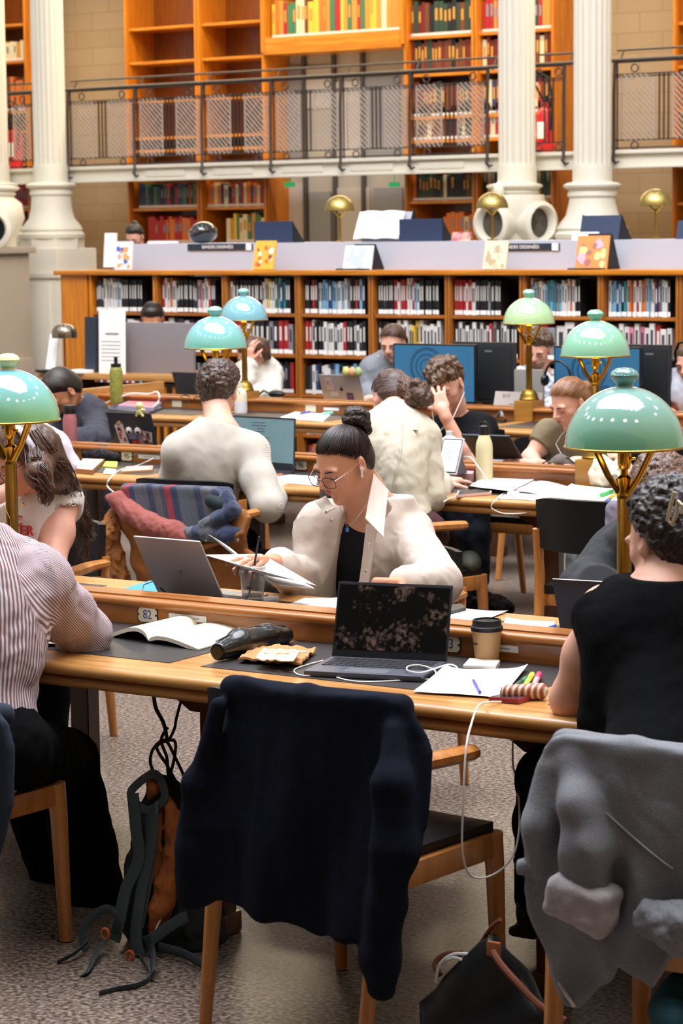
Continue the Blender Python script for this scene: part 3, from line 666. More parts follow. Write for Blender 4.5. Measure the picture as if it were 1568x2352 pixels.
# ================================================================== SCULPTING WITH DISTANCE FIELDS (bodies, clothes, bags)
F32 = np.float32
def V3(p): return np.array([p[0], p[1], p[2]], dtype=F32)
class Sdf:
    def __init__(s, k=.02): s.p = []; s.k = k; s.clips = []; s.disp = None
    def _add(s, fn, c, rad, k, op): s.p.append((fn, V3(c)-F32(rad), V3(c)+F32(rad), s.k if k is None else k, op)); return s
    def cap(s, a, b, ra, rb=None, k=None, op='+'):
        rb = ra if rb is None else rb; A = V3(a); Bv = V3(b); D = Bv-A; L2 = float(D @ D)+1e-12
        def fn(x, y, z):
            px, py, pz = x-A[0], y-A[1], z-A[2]
            h = np.clip((px*D[0]+py*D[1]+pz*D[2])/L2, 0, 1)
            return np.sqrt((px-D[0]*h)**2+(py-D[1]*h)**2+(pz-D[2]*h)**2)-(ra+(rb-ra)*h)
        kk = s.k if k is None else k; m = max(ra, rb)
        s.p.append((fn, np.minimum(A, Bv)-F32(m), np.maximum(A, Bv)+F32(m), kk, op)); return s
    def chain(s, pts, rs, k=None, op='+'):
        for i in range(len(pts)-1): s.cap(pts[i], pts[i+1], rs[i], rs[i+1], k, op)
        return s
    def ell(s, c, r, R=None, k=None, op='+'):
        cc = V3(c); M = np.array(R.transposed() if R is not None else Matrix.Identity(3), dtype=F32); r_ = V3(r)
        def fn(x, y, z):
            px, py, pz = x-cc[0], y-cc[1], z-cc[2]
            q = [(M[i][0]*px+M[i][1]*py+M[i][2]*pz)/r_[i] for i in range(3)]
            k0 = np.sqrt(q[0]**2+q[1]**2+q[2]**2)+1e-6; k1 = np.sqrt((q[0]/r_[0])**2+(q[1]/r_[1])**2+(q[2]/r_[2])**2)+1e-6
            return k0*(k0-1)/k1
        return s._add(fn, c, max(r), k, op)
    def box(s, c, h, R=None, rnd_=.01, k=None, op='+'):
        cc = V3(c); M = np.array(R.transposed() if R is not None else Matrix.Identity(3), dtype=F32)
        def fn(x, y, z):
            px, py, pz = x-cc[0], y-cc[1], z-cc[2]
            q = [np.abs(M[i][0]*px+M[i][1]*py+M[i][2]*pz)-(h[i]-rnd_) for i in range(3)]
            return np.sqrt(sum(np.maximum(t, 0)**2 for t in q))+np.minimum(np.maximum(q[0], np.maximum(q[1], q[2])), 0)-rnd_
        return s._add(fn, c, Vector(h).length, k, op)
    def clip(s, fn): s.clips.append(fn); return s
    def plane(s, p, n):
        p = V3(p); n = V3(Vector(n).normalized())
        return s.clip(lambda x, y, z: (x-p[0])*n[0]+(y-p[1])*n[1]+(z-p[2])*n[2])
    def mesh(s, vox, name='m', smooth=1):
        mrg = .03+vox*3; pos = [q for q in s.p if q[4] == '+']
        lo = np.min([q[1] for q in pos], 0)-mrg; hi = np.max([q[2] for q in pos], 0)+mrg
        n = np.ceil((hi-lo)/vox).astype(int)+1
        ax = [(lo[i]+vox*np.arange(n[i])).astype(F32) for i in range(3)]
        G = np.full(tuple(n), 1.0, dtype=F32)
        for fn, a, b, k, op in s.p:
            m = k+vox*3+.012
            i0 = [max(0, int((a[i]-m-lo[i])/vox)) for i in range(3)]; i1 = [min(n[i], int((b[i]+m-lo[i])/vox)+2) for i in range(3)]
            if any(i1[i] <= i0[i] for i in range(3)): continue
            sl = tuple(slice(i0[i], i1[i]) for i in range(3))
            x = ax[0][i0[0]:i1[0]][:, None, None]; y = ax[1][i0[1]:i1[1]][None, :, None]; z = ax[2][i0[2]:i1[2]][None, None, :]
            d = fn(x, y, z); g = G[sl]
            if op == '-': d = -d; h = np.clip(.5-.5*(g-d)/k, 0, 1); G[sl] = g*(1-h)+d*h+k*h*(1-h)
            else: h = np.clip(.5+.5*(g-d)/k, 0, 1); G[sl] = g*(1-h)+d*h-k*h*(1-h)
        X, Y, Z = ax[0][:, None, None], ax[1][None, :, None], ax[2][None, None, :]
        if s.disp is not None:
            I = np.nonzero(np.abs(G) < .05); G[I] += s.disp(ax[0][I[0]], ax[1][I[1]], ax[2][I[2]]).astype(F32)
        for hl, g in getattr(s, 'hl', []):
            v = hl(X, Y, Z); G = G+(np.clip(1+v/.045, 0, 1)**1.2*(g+.003)).astype(F32)
        for c in s.clips: G = np.maximum(G, c(X, Y, Z))
        return nets(G, lo, vox, name)
def nets(G, lo, vox, name):
    S_ = G < 0; n = G.shape
    c = [S_[i:n[0]-1+i, j:n[1]-1+j, k:n[2]-1+k] for i in (0, 1) for j in (0, 1) for k in (0, 1)]
    cnt = sum(q.astype(np.int8) for q in c); act = (cnt > 0) & (cnt < 8)
    I = np.argwhere(act)
    if len(I) == 0: return bpy.data.meshes.new(name)
    idx = np.full(act.shape, -1, dtype=np.int64); idx[tuple(I.T)] = np.arange(len(I))
    acc = np.zeros((len(I), 3)); w = np.zeros(len(I))
    co = [(i, j, k) for i in (0, 1) for j in (0, 1) for k in (0, 1)]
    val = {q: G[I[:, 0]+q[0], I[:, 1]+q[1], I[:, 2]+q[2]].astype(float) for q in co}
    for a in co:
        for d in range(3):
            if a[d] == 0:
                b = list(a); b[d] = 1; b = tuple(b); va, vb = val[a], val[b]; m = (va < 0) != (vb < 0)
                t = np.where(m, va/np.where(m, va-vb, 1), 0)
                p = np.array(a, float)[None, :]+np.zeros((len(I), 3)); p[:, d] += t
                acc[m] += p[m]; w[m] += 1
    Vv = (I+acc/w[:, None])*vox+lo[None, :]
    Q = []
    for d in range(3):
        o = [(1, 2), (2, 0), (0, 1)][d]
        sl0 = [slice(1, n[i]-1) for i in range(3)]; sl0[d] = slice(0, n[d]-1); sl1 = list(sl0); sl1[d] = slice(1, n[d])
        s0, s1 = S_[tuple(sl0)], S_[tuple(sl1)]; E = np.argwhere(s0 != s1)
        if len(E) == 0: continue
        fl = s0[tuple(E.T)]; off = np.array([1 if i != d else 0 for i in range(3)]); Eo = E+off
        def cell(da, db):
            q = Eo.copy(); q[:, o[0]] -= da; q[:, o[1]] -= db; return idx[tuple(q.T)]
        q = np.stack([cell(1, 1), cell(0, 1), cell(0, 0), cell(1, 0)], 1); q[~fl] = q[~fl][:, ::-1]; Q.append(q)
    Q = np.concatenate(Q); Q = Q[(Q >= 0).all(1)]
    me = bpy.data.meshes.new(name); me.vertices.add(len(Vv)); me.vertices.foreach_set('co', Vv.astype(F32).ravel())
    me.loops.add(len(Q)*4); me.loops.foreach_set('vertex_index', Q.ravel().astype(np.int32)); me.polygons.add(len(Q))
    me.polygons.foreach_set('loop_start', np.arange(len(Q), dtype=np.int32)*4)
    me.update(calc_edges=True); me.polygons.foreach_set('use_smooth', np.ones(len(Q), bool)); return me
def _h(a, b, c): return np.sin(a*1.7+b*2.3+1.3*np.sin(c*1.9+a))*np.cos(b*1.1-c*2.1+1.7*np.sin(a*1.3-b))
def nz(x, y, z, f, seed=0):
    x = x*f+seed; y = y*f+seed*1.7; z = z*f-seed*.6
    return .6*_h(x, y, z)+.3*_h(y*2.1+3, z*2.1, x*2.1)+.15*_h(z*4.3, x*4.3+5, y*4.3)
def put(sdf, vox, name, m, parent):
    me = sdf.mesh(vox, name); o = new_obj(name, me, m, parent); return o
# ------------------------------------------------------------------ people
def skin(name, col, c2): return mat('skin_'+name, col, .5, var=(14, c2, .3), sss=.12, bump=(260, .04))
def facing(pos, yaw, down, roll=0):
    """head matrix: yaw = degrees the face turns to the picture's left from facing the camera, down = degrees it looks down"""
    c = Vector((-pos.x, -pos.y, 0)).normalized(); l = Vector((0, 0, 1)).cross(c)*-1
    y, p = radians(yaw), radians(down)
    h = c*cos(y)+l*sin(y); f = h*cos(p)-Vector((0, 0, 1))*sin(p); u = h*sin(p)+Vector((0, 0, 1))*cos(p)
    r = f.cross(u)
    R = Matrix(((r.x, f.x, u.x), (r.y, f.y, u.y), (r.z, f.z, u.z)))
    return R @ Matrix.Rotation(radians(roll), 3, 'Y')
def head_prims(s, c, R, k=1.0, male=False):
    """local axes: x right of the face, y forward, z up; c = centre of the skull"""
    P = lambda x, y, z: Vector(c)+R @ Vector((x, y, z))*k
    E = lambda x, y, z, a, b, d, kk=.012, op='+', rot=None: s.ell(P(x, y, z), (a*k, b*k, d*k), R if rot is None else R @ rot, kk*k, op)
    E(0, -.012, .022, .073, .094, .086, .02)
    E(0, .026, -.018, .062, .068, .078, .02)
    E(0, .030, -.062, .047 if not male else .052, .050, .048, .02)
    E(0, .068, -.101, .017 if not male else .021, .016, .016, .018)
    for q in (-1, 1):
        E(q*.040, .052, -.022, .022, .022, .020, .016)        # cheekbone
        E(q*.030, .079, .019, .024, .010, .009, .014)         # brow
        s.ell(P(q*.031, .098, .000), (.0165*k, .013*k, .0105*k), R, .012*k, '-')
        s.ell(P(q*.031, .0745, .000), (.0155*k, .0135*k, .0125*k), R, .004*k)
        s.cap(P(q*.019, .087, -.003), P(q*.044, .080, -.004), .0022*k, .0018*k, .003*k)
        # ear
        Re = R @ Matrix.Rotation(q*radians(-22), 3, 'Z') @ Matrix.Rotation(radians(8), 3, 'X')
        s.ell(P(q*.078, -.008, -.006), (.009*k, .0185*k, .031*k), Re, .006*k)
        s.ell(P(q*.088, -.002, -.003), (.007*k, .0105*k, .018*k), Re, .005*k, '-')
        s.ell(P(q*.077, -.001, -.028), (.006*k, .009*k, .010*k), Re, .006*k)
    s.cap(P(0, .087, .014), P(0, .112, -.022), .0075*k, .0105*k, .010*k)
    for q in (-1, 1): s.ell(P(q*.0125, .098, -.026), (.0085*k, .011*k, .0078*k), R, .005*k)
    E(0, .083, -.052, .028, .014, .018, .012)
    s.ell(P(0, .0955, -.0515), (.021*k, .0065*k, .0045*k), R, .004*k)
    s.ell(P(0, .0945, -.0605), (.017*k, .0070*k, .0052*k), R, .004*k)
    s.cap(P(-.024, .087, -.0560), P(.024, .087, -.0560), .0012*k, .0012*k, .003*k, '-')
    s.cap(P(-.02, .0975, -.0562), P(.02, .0975, -.0562), .0016*k, .0016*k, .002*k, '-')
def hand_prims(s, w, d, n, side=1, curl=.5, k=1.0, spread=.16, thumb=.6, curls=None):
    """w wrist, d direction of the hand, n the way the palm faces, side +1/-1 picks the thumb's side"""
    d = Vector(d).normalized(); n = Vector(n); n = (n-d*n.dot(d)).normalized(); t = d.cross(n)*side; w = Vector(w)
    R = Matrix((t, d, n)).transposed()
    s.cap(w-d*.03*k, w+d*.015*k, .026*k, .027*k, .015)
    s.box(w+d*.055*k, (.039*k, .046*k, .0145*k), R, .013*k, .012)
    s.ell(w+d*.03*k+t*.02*k+n*.008*k, (.02*k, .03*k, .016*k), R, .012)
    L = (.078, .086, .08, .063)
    for i in range(4):
        b = w+d*(.096-.004*abs(i-1.3))*k+t*(.031-.0205*i)*k; cu = curl if curls is None else curls[i]; a0 = (1.5-i)*spread
        dd = (d*cos(a0)+t*sin(a0)).normalized(); p = b-d*.015*k; r = .0092*k if i < 3 else .008*k
        for j, fr in enumerate((.46, .3, .24)):
            ang = cu*(.75, 1.0, .8)[j]
            ax = dd.cross(n).normalized(); q = Quaternion(ax, ang); dd = q @ dd; nn = q @ n if j == 0 else q @ nn
            p2 = p+dd*(L[i]*fr+(.015 if j == 0 else 0))*k; s.cap(p, p2, r*(1-.06*j), r*(.93-.06*j), .0035); p = p2
    b = w+d*.022*k+t*.026*k+n*.004*k; dd = (d*.62+t*.72+n*.25).normalized(); p = b
    for j, l in enumerate((.042, .034, .026)):
        p2 = p+dd*l*k; s.cap(p, p2, (.0135-.0018*j)*k, (.0118-.0018*j)*k, .005)
        dd = (dd+(d*.35-t*.3+n*.35)*thumb).normalized(); p = p2
def sit(J, f, sp=.1):
    """adds hips, knees and ankles of a seated person facing f"""
    f = Vector(f).normalized(); r = Vector((f.y, -f.x, 0)); J['pv'] = Vector((J['pv'].x, J['pv'].y, .58))
    for sd, q in (('R', 1), ('L', -1)):
        J['h'+sd] = J['pv']+r*q*sp+Vector((0, 0, -.03)); J['k'+sd] = J['h'+sd]+f*.42+Vector((0, 0, -.03)); J['a'+sd] = Vector((J['k'+sd].x, J['k'+sd].y, .1))+f*.02
    return J
def limb(s, pts, rs, k=.02): s.chain(pts, rs, k)
def torso_prims(s, J, g=0, male=False):
    """J: nk (base of neck) ch (mid chest) pv (pelvis) sL sR shoulders; g = how much cloth adds"""
    nk, ch, pv, sL, sR = [Vector(J[q]) for q in ('nk', 'ch', 'pv', 'sL', 'sR')]
    r = (sR-sL).normalized(); up = (nk-pv).normalized(); f = up.cross(r)*-1; f = (r.cross(up)).normalized()*-1
    up2 = (nk-ch).normalized(); f2 = up2.cross(r).normalized(); R2 = Matrix((r, f2, r.cross(f2))).transposed()
    up3 = (ch-pv).normalized(); f3 = up3.cross(r).normalized(); R3 = Matrix((r, f3, r.cross(f3))).transposed()
    hw = (sR-sL).length/2
    s.ell(ch, (hw*.86+g, .115+g, .17+g), R2, .05)
    s.ell((ch+nk)*.5, (hw*.78+g, .095+g, .10+g), R2, .05)
    mid = (ch+pv)*.5
    s.ell(mid, (hw*.74+g, .105+g, .15+g), R3, .06)
    s.ell(pv, (hw*.9+g, .125+g, .13+g), R3, .06)
    for q, S1 in ((-1, sL), (1, sR)):
        s.cap(nk+up2*.0, S1, .05+g, .052+g, .05); s.cap(ch+(S1-ch)*.55, S1, .07+g, .055+g, .05)
    return r
def arm_prims(s, J, sd, g=0, k=1.0, to=1.0, rs=(.052, .044, .036, .034, .026)):
    S1, E1, W1 = Vector(J['s'+sd]), Vector(J['e'+sd]), Vector(J['w'+sd])
    s.chain([S1, S1.lerp(E1, .5), E1, E1.lerp(W1, .35), W1.lerp(E1, 1-to)], [r*k+g for r in (rs[0], rs[1], rs[2], rs[3]+.004, rs[4] if to == 1 else rs[4]+.004)], .025)
def leg_prims(s, J, sd, g=0, k=1.0):
    H, K, A = Vector(J['h'+sd]), Vector(J['k'+sd]), Vector(J['a'+sd])
    s.chain([H, H.lerp(K, .5), K, K.lerp(A, .35), A], [.085*k+g, .072*k+g, .055*k+g, .052*k+g, .036*k+g], .03)
def folds(amp, f, seed, ax=None):
    """soft cloth folds as a displacement of the field"""
    def fn(x, y, z):
        n = nz(x, y, z, f, seed); m = nz(x+z*.6, y-z*.3, z*.45, f*1.9, seed+3)
        return -amp*(1-2*np.abs(n))*.6-amp*.6*m
    return fn
def rib(amp, f, c, R):
    return None
def shoe(s, a, d, k=1.0):
    a = Vector(a); d = Vector(d).normalized(); up = Vector((0, 0, 1)); r = d.cross(up); R = Matrix((r, d, r.cross(d))).transposed()
    s.ell(a+d*.055*k-up*.045*k, (.042*k, .125*k, .042*k), R, .02); s.ell(a-d*.02*k-up*.02*k, (.038*k, .05*k, .06*k), R, .02)
    s.box(a+d*.05*k-up*.078*k, (.042*k, .13*k, .014*k), R, .012, .01)
def hair_mat(name, col, hi, rough=.38):
    """hair: colour and bump run in strands along the stored 'strand' coordinate"""
    n_ = 'hair_'+name
    if n_ in _mats: return _mats[n_]
    m = mat(n_, col, rough, spec=.6); nt = m.node_tree; N = nt.nodes; L = nt.links
    at_ = N.new('ShaderNodeAttribute'); at_.attribute_name = 'strand'
    n = N.new('ShaderNodeTexNoise'); n.inputs['Scale'].default_value = 1; n.inputs['Detail'].default_value = 5; L.new(at_.outputs['Vector'], n.inputs[0])
    r = N.new('ShaderNodeValToRGB'); r.color_ramp.elements[0].position = .35; r.color_ramp.elements[1].position = .7
    r.color_ramp.elements[0].color = lin(col); r.color_ramp.elements[1].color = lin(hi); L.new(n.outputs[0], r.inputs[0]); L.new(r.outputs[0], N['Principled BSDF'].inputs['Base Color'])
    b = N.new('ShaderNodeBump'); b.inputs['Strength'].default_value = .6; b.inputs['Distance'].default_value = .004; L.new(n.outputs[0], b.inputs['Height']); L.new(b.outputs[0], N['Principled BSDF'].inputs['Normal'])
    return m
def strand_attr(o, pole, axis, across=160, along=9, mode='pole'):
    """stores per-vertex strand coordinates: strands run towards the pole (a bun, a crown, the end of a fall of hair)"""
    me = o.data; n = len(me.vertices); co = np.empty(n*3, F32); me.vertices.foreach_get('co', co); co = co.reshape(-1, 3)
    p = V3(pole); a = V3(Vector(axis).normalized()); d = co-p; t = d @ a; q = d-t[:, None]*a
    e1 = Vector(axis).normalized().orthogonal().normalized(); e2 = Vector(axis).normalized().cross(e1); x = q @ V3(e1); y = q @ V3(e2)
    if mode == 'pole':
        r = np.sqrt(x*x+y*y)+1e-4; out = np.stack([x/r*across*.12, y/r*across*.12, t*along], 1)
    else: out = np.stack([x*across, y*across, t*along], 1)
    at_ = me.attributes.new('strand', 'FLOAT_VECTOR', 'POINT'); at_.data.foreach_set('vector', out.astype(F32).ravel())
def brow_lips(t, c, R, k, m_brow, m_lip, brow=True, thick=.0028):
    P = lambda x, y, z: Vector(c)+R @ Vector((x, y, z))*k
    if brow:
        for q in (-1, 1):
            b = B(); b.tube([P(q*.013, .0935, .0155), P(q*.027, .0935, .0205), P(q*.040, .0855, .0195), P(q*.049, .0765, .0145)], [thick*.8*k, thick*1.1*k, thick*.9*k, thick*.4*k], 6, flat=.7)
            b.make('eyebrow', m_brow, t)
            b = B(); b.tube([P(q*.0165, .0855, -.0045), P(q*.026, .0895, -.0078), P(q*.037, .0865, -.0076), P(q*.0465, .0775, -.0035)], [.0009*k, .0015*k, .0016*k, .0009*k], 6)
            b.make('eyelashes', m_brow, t)
    s = Sdf(.003*k)
    s.chain([P(-.025, .0885, -.0535), P(-.009, .0995, -.0505), P(0, .100, -.0518), P(.009, .0995, -.0505), P(.025, .0885, -.0535)], [.0014*k, .0034*k, .0033*k, .0034*k, .0014*k])
    s.chain([P(-.022, .0890, -.0585), P(0, .0985, -.0612), P(.022, .0890, -.0585)], [.0014*k, .0045*k, .0014*k])
    put(s, .0015, 'lips', m_lip, t)

def strands(t, path, rad, n, m, seed=1, r=.0022, wav=.012, name='hair_strands', taper=.35):
    """loose locks following a path; rad = spread at each path point"""
    g = random.Random(seed); b = B(); P_ = [Vector(p) for p in path]; N_ = len(P_)
    for i in range(n):
        a = g.uniform(0, 2*pi); q = sqrt(g.random()); ph = g.uniform(0, 6); e = g.uniform(.75, 1.0); pts = []; rs = []
        M_ = 16
        for k in range(M_):
            f = k/(M_-1)*e*(N_-1); j = min(int(f), N_-2); h = f-j
            p0, p1, p2, p3 = P_[max(j-1, 0)], P_[j], P_[j+1], P_[min(j+2, N_-1)]
            p = .5*((2*p1)+(p2-p0)*h+(2*p0-5*p1+4*p2-p3)*h*h+(3*p1-p0-3*p2+p3)*h**3)
            R_ = rad[j]*(1-h)+rad[j+1]*h; d = (p2-p1).normalized(); e1 = d.orthogonal().normalized(); e2 = d.cross(e1); w = wav*sin(ph+k*.75)*min(1, k/5)
            pts.append(p+e1*(R_*q*cos(a)+w)+e2*(R_*q*sin(a)+w*.6)); rs.append(r*(1-(1-taper)*k/(M_-1))*g.uniform(.9, 1.1))
        b.tube(pts, rs, 5)
    o = b.make(name, m, t); strand_attr(o, P_[0], P_[-1]-P_[0], 160, 6, 'fall'); return o

def scalp_strands(t, c, R, k, pole, ys, zs, n, m, seed=1, g=.009, r=.0016):
    """fine locks combed from the hairline back to the pole (direction of the knot, head axes)"""
    q = random.Random(seed); b = B(); C0 = Vector((0, -.012, .022)); rad = Vector((.073+g, .094+g, .086+g)); pd = Vector(pole).normalized()
    for i in range(n):
        a = 2*pi*(i+q.random())/n; st = None
        for j in range(60):
            e = -pi/2+.3+j*(pi-.3)/60*.95; d = Vector((cos(e)*cos(a), cos(e)*sin(a), sin(e))); p = C0+Vector((d.x*rad.x, d.y*rad.y, d.z*rad.z))
            if p.z > np.interp(p.y, ys, zs)+.003+q.uniform(-.003, .005): st = d; break
        if st is None or st.dot(pd) > .96: continue
        off = Vector((q.uniform(-.1, .1), q.uniform(-.1, .1), q.uniform(-.1, .1))); e_ = (pd+off*.6).normalized(); pts = []; M_ = 14
        for j in range(M_):
            f = j/(M_-1); d = (st*(1-f)+e_*f)
            if d.length < .05: continue
            d.normalize(); h = .985-.035*(1-f)**5+.006*sin(i*1.7+f*5); p = C0+Vector((d.x*rad.x, d.y*rad.y, d.z*rad.z))*h; pts.append(Vector(c)+R @ p*k)
        if len(pts) > 4: b.tube(pts, [r*k*(.35+.65*min(1, 4*x/len(pts))) for x in range(len(pts))], 4)
    o = b.make('hair_strands', m, t); strand_attr(o, Vector(c)+R @ (pd*.1), R @ pd); return o
# ================================================================== PEOPLE
SK_A = skin('olive', 'd0997a', 'c6896c'); SK_B = skin('light', 'dfae98', 'd59f88'); SK_C = skin('tan', 'c88d6a', 'bd7f5e'); SK_D = skin('rosy', 'dba690', 'd0957f')
LIP = mat('lips', 'a8605a', .4); LIP2 = mat('lips_rosy', 'b5685e', .4)
H_BLK = hair_mat('near_black', '0c0909', '35201b'); H_BRN = hair_mat('brown', '2a1a14', '6a4630'); H_DK = hair_mat('dark', '0e0b0a', '33241e'); H_LT = hair_mat('light_brown', '5e3a22', 'a8764c'); H_MID = hair_mat('mid_brown', '33241b', '76583f')
BROW = mat('brow', '1d1411', .7)
def anchor(u, v, y, R, off, k=1.0): return at(u, v, y)-R @ (Vector(off)*k)
def hairline(c, R, k, ys, zs, push=0):
    cc = V3(c); M = np.array(R.transposed(), dtype=F32)
    def fn(x, y, z):
        px, py, pz = x-cc[0], y-cc[1], z-cc[2]
        ly = (M[1][0]*px+M[1][1]*py+M[1][2]*pz)/k; lz = (M[2][0]*px+M[2][1]*py+M[2][2]*pz)/k; lx = (M[0][0]*px+M[0][1]*py+M[0][2]*pz)/k
        zl = np.interp(ly+.25*np.abs(lx)*(np.abs(lx) > .03)*0, ys, zs)
        return ((zl-lz)*.75*k).astype(F32)
    return fn
HL_Y = [-.10, -.045, -.028, -.012, .012, .030, .055, .085, .12]
HL_SLICK = [-.085, -.075, -.045, .022, .020, .036, .060, .074, .084]
HL_LOW = [-.10, -.095, -.06, -.02, .005, .03, .05, .056, .06]
def scalp(s, c, R, k, g=.006):
    P = lambda x, y, z: Vector(c)+R @ Vector((x, y, z))*k
    s.ell(P(0, -.012, .022), ((.073+g)*k, (.094+g)*k, (.086+g)*k), R, .02)
    s.ell(P(0, -.045, -.03), ((.060+g)*k, (.062+g)*k, (.07+g)*k), R, .025); s.hg = g*k
def hclip(s, fn):
    s.clip(fn); s.hl = [(fn, s.hg)]
def folded(sdf, amp, f, seed): sdf.disp = folds(amp, f, seed); return sdf
def opening(c, r, f, w, slope=0):
    """removes the front of a shirt: strip of half width w(z) around the line through c"""
    c = V3(c); r = V3(Vector(r).normalized()); f = V3(Vector(f).normalized())
    def fn(x, y, z):
        px, py, pz = x-c[0], y-c[1], z-c[2]; a = px*r[0]+py*r[1]+pz*r[2]; d = px*f[0]+py*f[1]+pz*f[2]
        return np.minimum(w(pz)-np.abs(a-slope*pz), d)
    return fn
def patch(t, name, m, pts, th=.0025, n=10, bulge=0.0, up=None):
    """cloth or paper patch through four corner points (order around), given in room space"""
    p = [Vector(q) for q in pts]
    nn = (p[1]-p[0]).cross(p[3]-p[0]).normalized()
    def fn(u, v): return (p[0]*(1-u)+p[1]*u)*(1-v)+(p[3]*(1-u)+p[2]*u)*v+nn*bulge*sin(pi*u)*sin(pi*v)
    return B().grid(fn, n, n, th=th).make(name, m, t)

# ---------------------------------------------------------------- the woman with glasses (centre)
def woman_centre():
    R = facing(at(790, 1080, 6.1), 47, 27, -3); k = .97
    c = anchor(832, 1068, 6.16, R, (-.078, -.008, -.006), k)
    J = dict(nk=at(868, 1178, 6.36), ch=at(842, 1290, 6.33), pv=at(862, 1470, 6.52), sR=at(742, 1215, 6.24), sL=at(928, 1228, 6.40),
             eR=at(712, 1345, 6.17), wR=at(628, 1292, 5.88), eL=at(1005, 1342, 6.22), wL=at(920, 1342, 6.0), hL=at(900, 1500, 6.5), hR=at(830, 1500, 6.45), kL=at(870, 1560, 6.1), kR=at(770, 1540, 6.05), aL=Vector((at(900, 1800, 6.15).x, 6.15, .1)), aR=Vector((at(790, 1780, 6.1).x, 6.1, .1)))
    t = thing('person', 'woman with glasses and dark bun, open beige overshirt, reading papers at the near table', 'person', (J['pv'].x, J['pv'].y, 0))
    s = Sdf(.02); head_prims(s, c, R, k)
    P = lambda x, y, z: c+R @ Vector((x, y, z))*k
    s.chain([P(0, -.035, -.05), (P(0, -.035, -.05)+J['nk'])*.5, J['nk']], [.058, .053, .062], .03); s.cap(P(0, .01, -.075), J['nk']+Vector((0, -.05, -.03)), .045, .05, .04)
    r = torso_prims(s, J)
    for sd in 'LR': arm_prims(s, J, sd, k=.92); leg_prims(s, J, sd)
    hand_prims(s, J['wR'], at(585, 1283, 5.80)-J['wR'], (0, -.2, -1), -1, .55, .92, curls=(.25, .5, .6, .7))
    hand_prims(s, J['wL'], at(862, 1335, 5.9)-J['wL'], (0, -.3, -1), 1, 1.15, .92)
    put(s, .0042, 'body', SK_A, t)
    brow_lips(t, c, R, k, BROW, LIP, thick=.0034)
    # hair, drawn back into a bun
    s = Sdf(.012); scalp(s, c, R, k, .007); hclip(s, hairline(c, R, k, HL_Y, HL_SLICK))
    pole = anchor(818, 1000, 6.2, R, (0, 0, 0)); pole = P(0, -.075, .075)
    o = put(s, .003, 'hair', H_BLK, t); strand_attr(o, pole, R @ Vector((0, -.6, .8)))
    scalp_strands(t, c, R, k, (0, -.6, .75), HL_Y, HL_SLICK, 420, H_BLK, 1, .009)
    s = Sdf(.006); bc = P(.0, -.115, .098)
    ax = (R @ Vector((0, -.6, .8))).normalized(); e1 = ax.orthogonal().normalized(); e2 = ax.cross(e1)
    for q, (rr_, rad) in enumerate(((.030, .0165), (.024, .017))):
        pts = [bc+(e1*cos(a)+e2*sin(a))*rr_+ax*(-.012+.02*q+.005*sin(a*3)) for a in [2*pi*i/14 for i in range(15)]]; s.chain(pts, [rad]*15, .003)
    s.ell(bc+ax*.012, (.026, .026, .024), None, .006); s.cap(P(0, -.085, .07), bc, .02, .022, .01)
    s.chain([bc-ax*.02+e1*.03, P(-.02, -.12, .05), P(-.01, -.115, .03)], [.014, .016, .008], .006)
    s.disp = lambda x, y, z: .0012*np.sin(nz(x, y, z, 30)*9)
    o = put(s, .0025, 'hair_bun', H_BLK, t); strand_attr(o, bc, ax, 200, 20)
    # black top and overshirt
    f = Vector((.10, -.99, 0)).normalized(); rgt = Vector((.99, .10, 0))
    s = Sdf(.03); torso_prims(s, J, .006); zt = at(790, 1262, 6.2).z; s.plane((0, 0, zt), (0, -.12, 1)); put(s, .006, 'tank_top', mat('black_top', '15141b', .8, bump=(400, .2), spec=.25), t)
    SH = mat('beige_shirt', 'cdc0b5', .85, bump=(420, .18), var=(9, 'c4b6aa', .3))
    s = Sdf(.035); torso_prims(s, J, .024)
    for sd in 'LR': arm_prims(s, J, sd, g=.026, k=.95, to=.84)
    s.cap(J['sR'], J['eR'], .07, .064, .03).cap(J['sL'], J['eL'], .07, .072, .03)
    nk2 = J['nk']; s.cap(nk2+Vector((-.05, .02, .03)), nk2+Vector((.06, .03, .03)), .05, .05, .03)
    folded(s, .006, 8, 2)
    oc = at(788, 1270, 6.17); oc.y = 6.30
    s.clip(opening(oc, rgt, f, lambda z: .047+.12*np.clip(z, 0, .3)+.0*z, .24))
    ncut = at(815, 1090, 6.2); s.clip(lambda x, y, z: (z-F32(J['nk'].z+.055)).astype(F32)+0*x+0*y)
    put(s, .005, 'overshirt', SH, t)
    s = Sdf(.03); s.ell(J['pv'], (.18, .14, .13), None, .05)
    for sd in 'LR': leg_prims(s, J, sd, .014)
    put(s, .009, 'trousers', mat('grey_green_trousers', '8a8578', .9), t); s = Sdf(.02); shoe(s, J['aL'], (0, -1, 0)); shoe(s, J['aR'], (0, -1, 0)); put(s, .008, 'shoes', mat('dark_shoes', '1c1a1a', .5), t)
    # collar wings, placket, buttons
    yy = 6.13
    patch(t, 'collar', SH, [at(857, 1088, 6.24), at(892, 1128, 6.22), at(880, 1236, 6.06), at(838, 1192, 6.07)], .004, 12, .012)
    patch(t, 'collar', SH, [at(748, 1138, 6.14), at(722, 1152, 6.14), at(744, 1178, 6.06), at(768, 1166, 6.07)], .004, 10, .008)
    patch(t, 'placket', SH, [at(842, 1203, 6.11), at(866, 1212, 6.11), at(846, 1352, 6.10), at(824, 1350, 6.10)], .004, 8, .004)
    for u, v in ((749, 1176), (760, 1195), (847, 1250), (839, 1312)):
        B().lathe([(0, .002), (.0045, .0018), (.0055, 0)], at(u, v, 6.062), 14, Matrix.Rotation(pi/2, 3, 'X')).make('snap_button', SILVER, t)
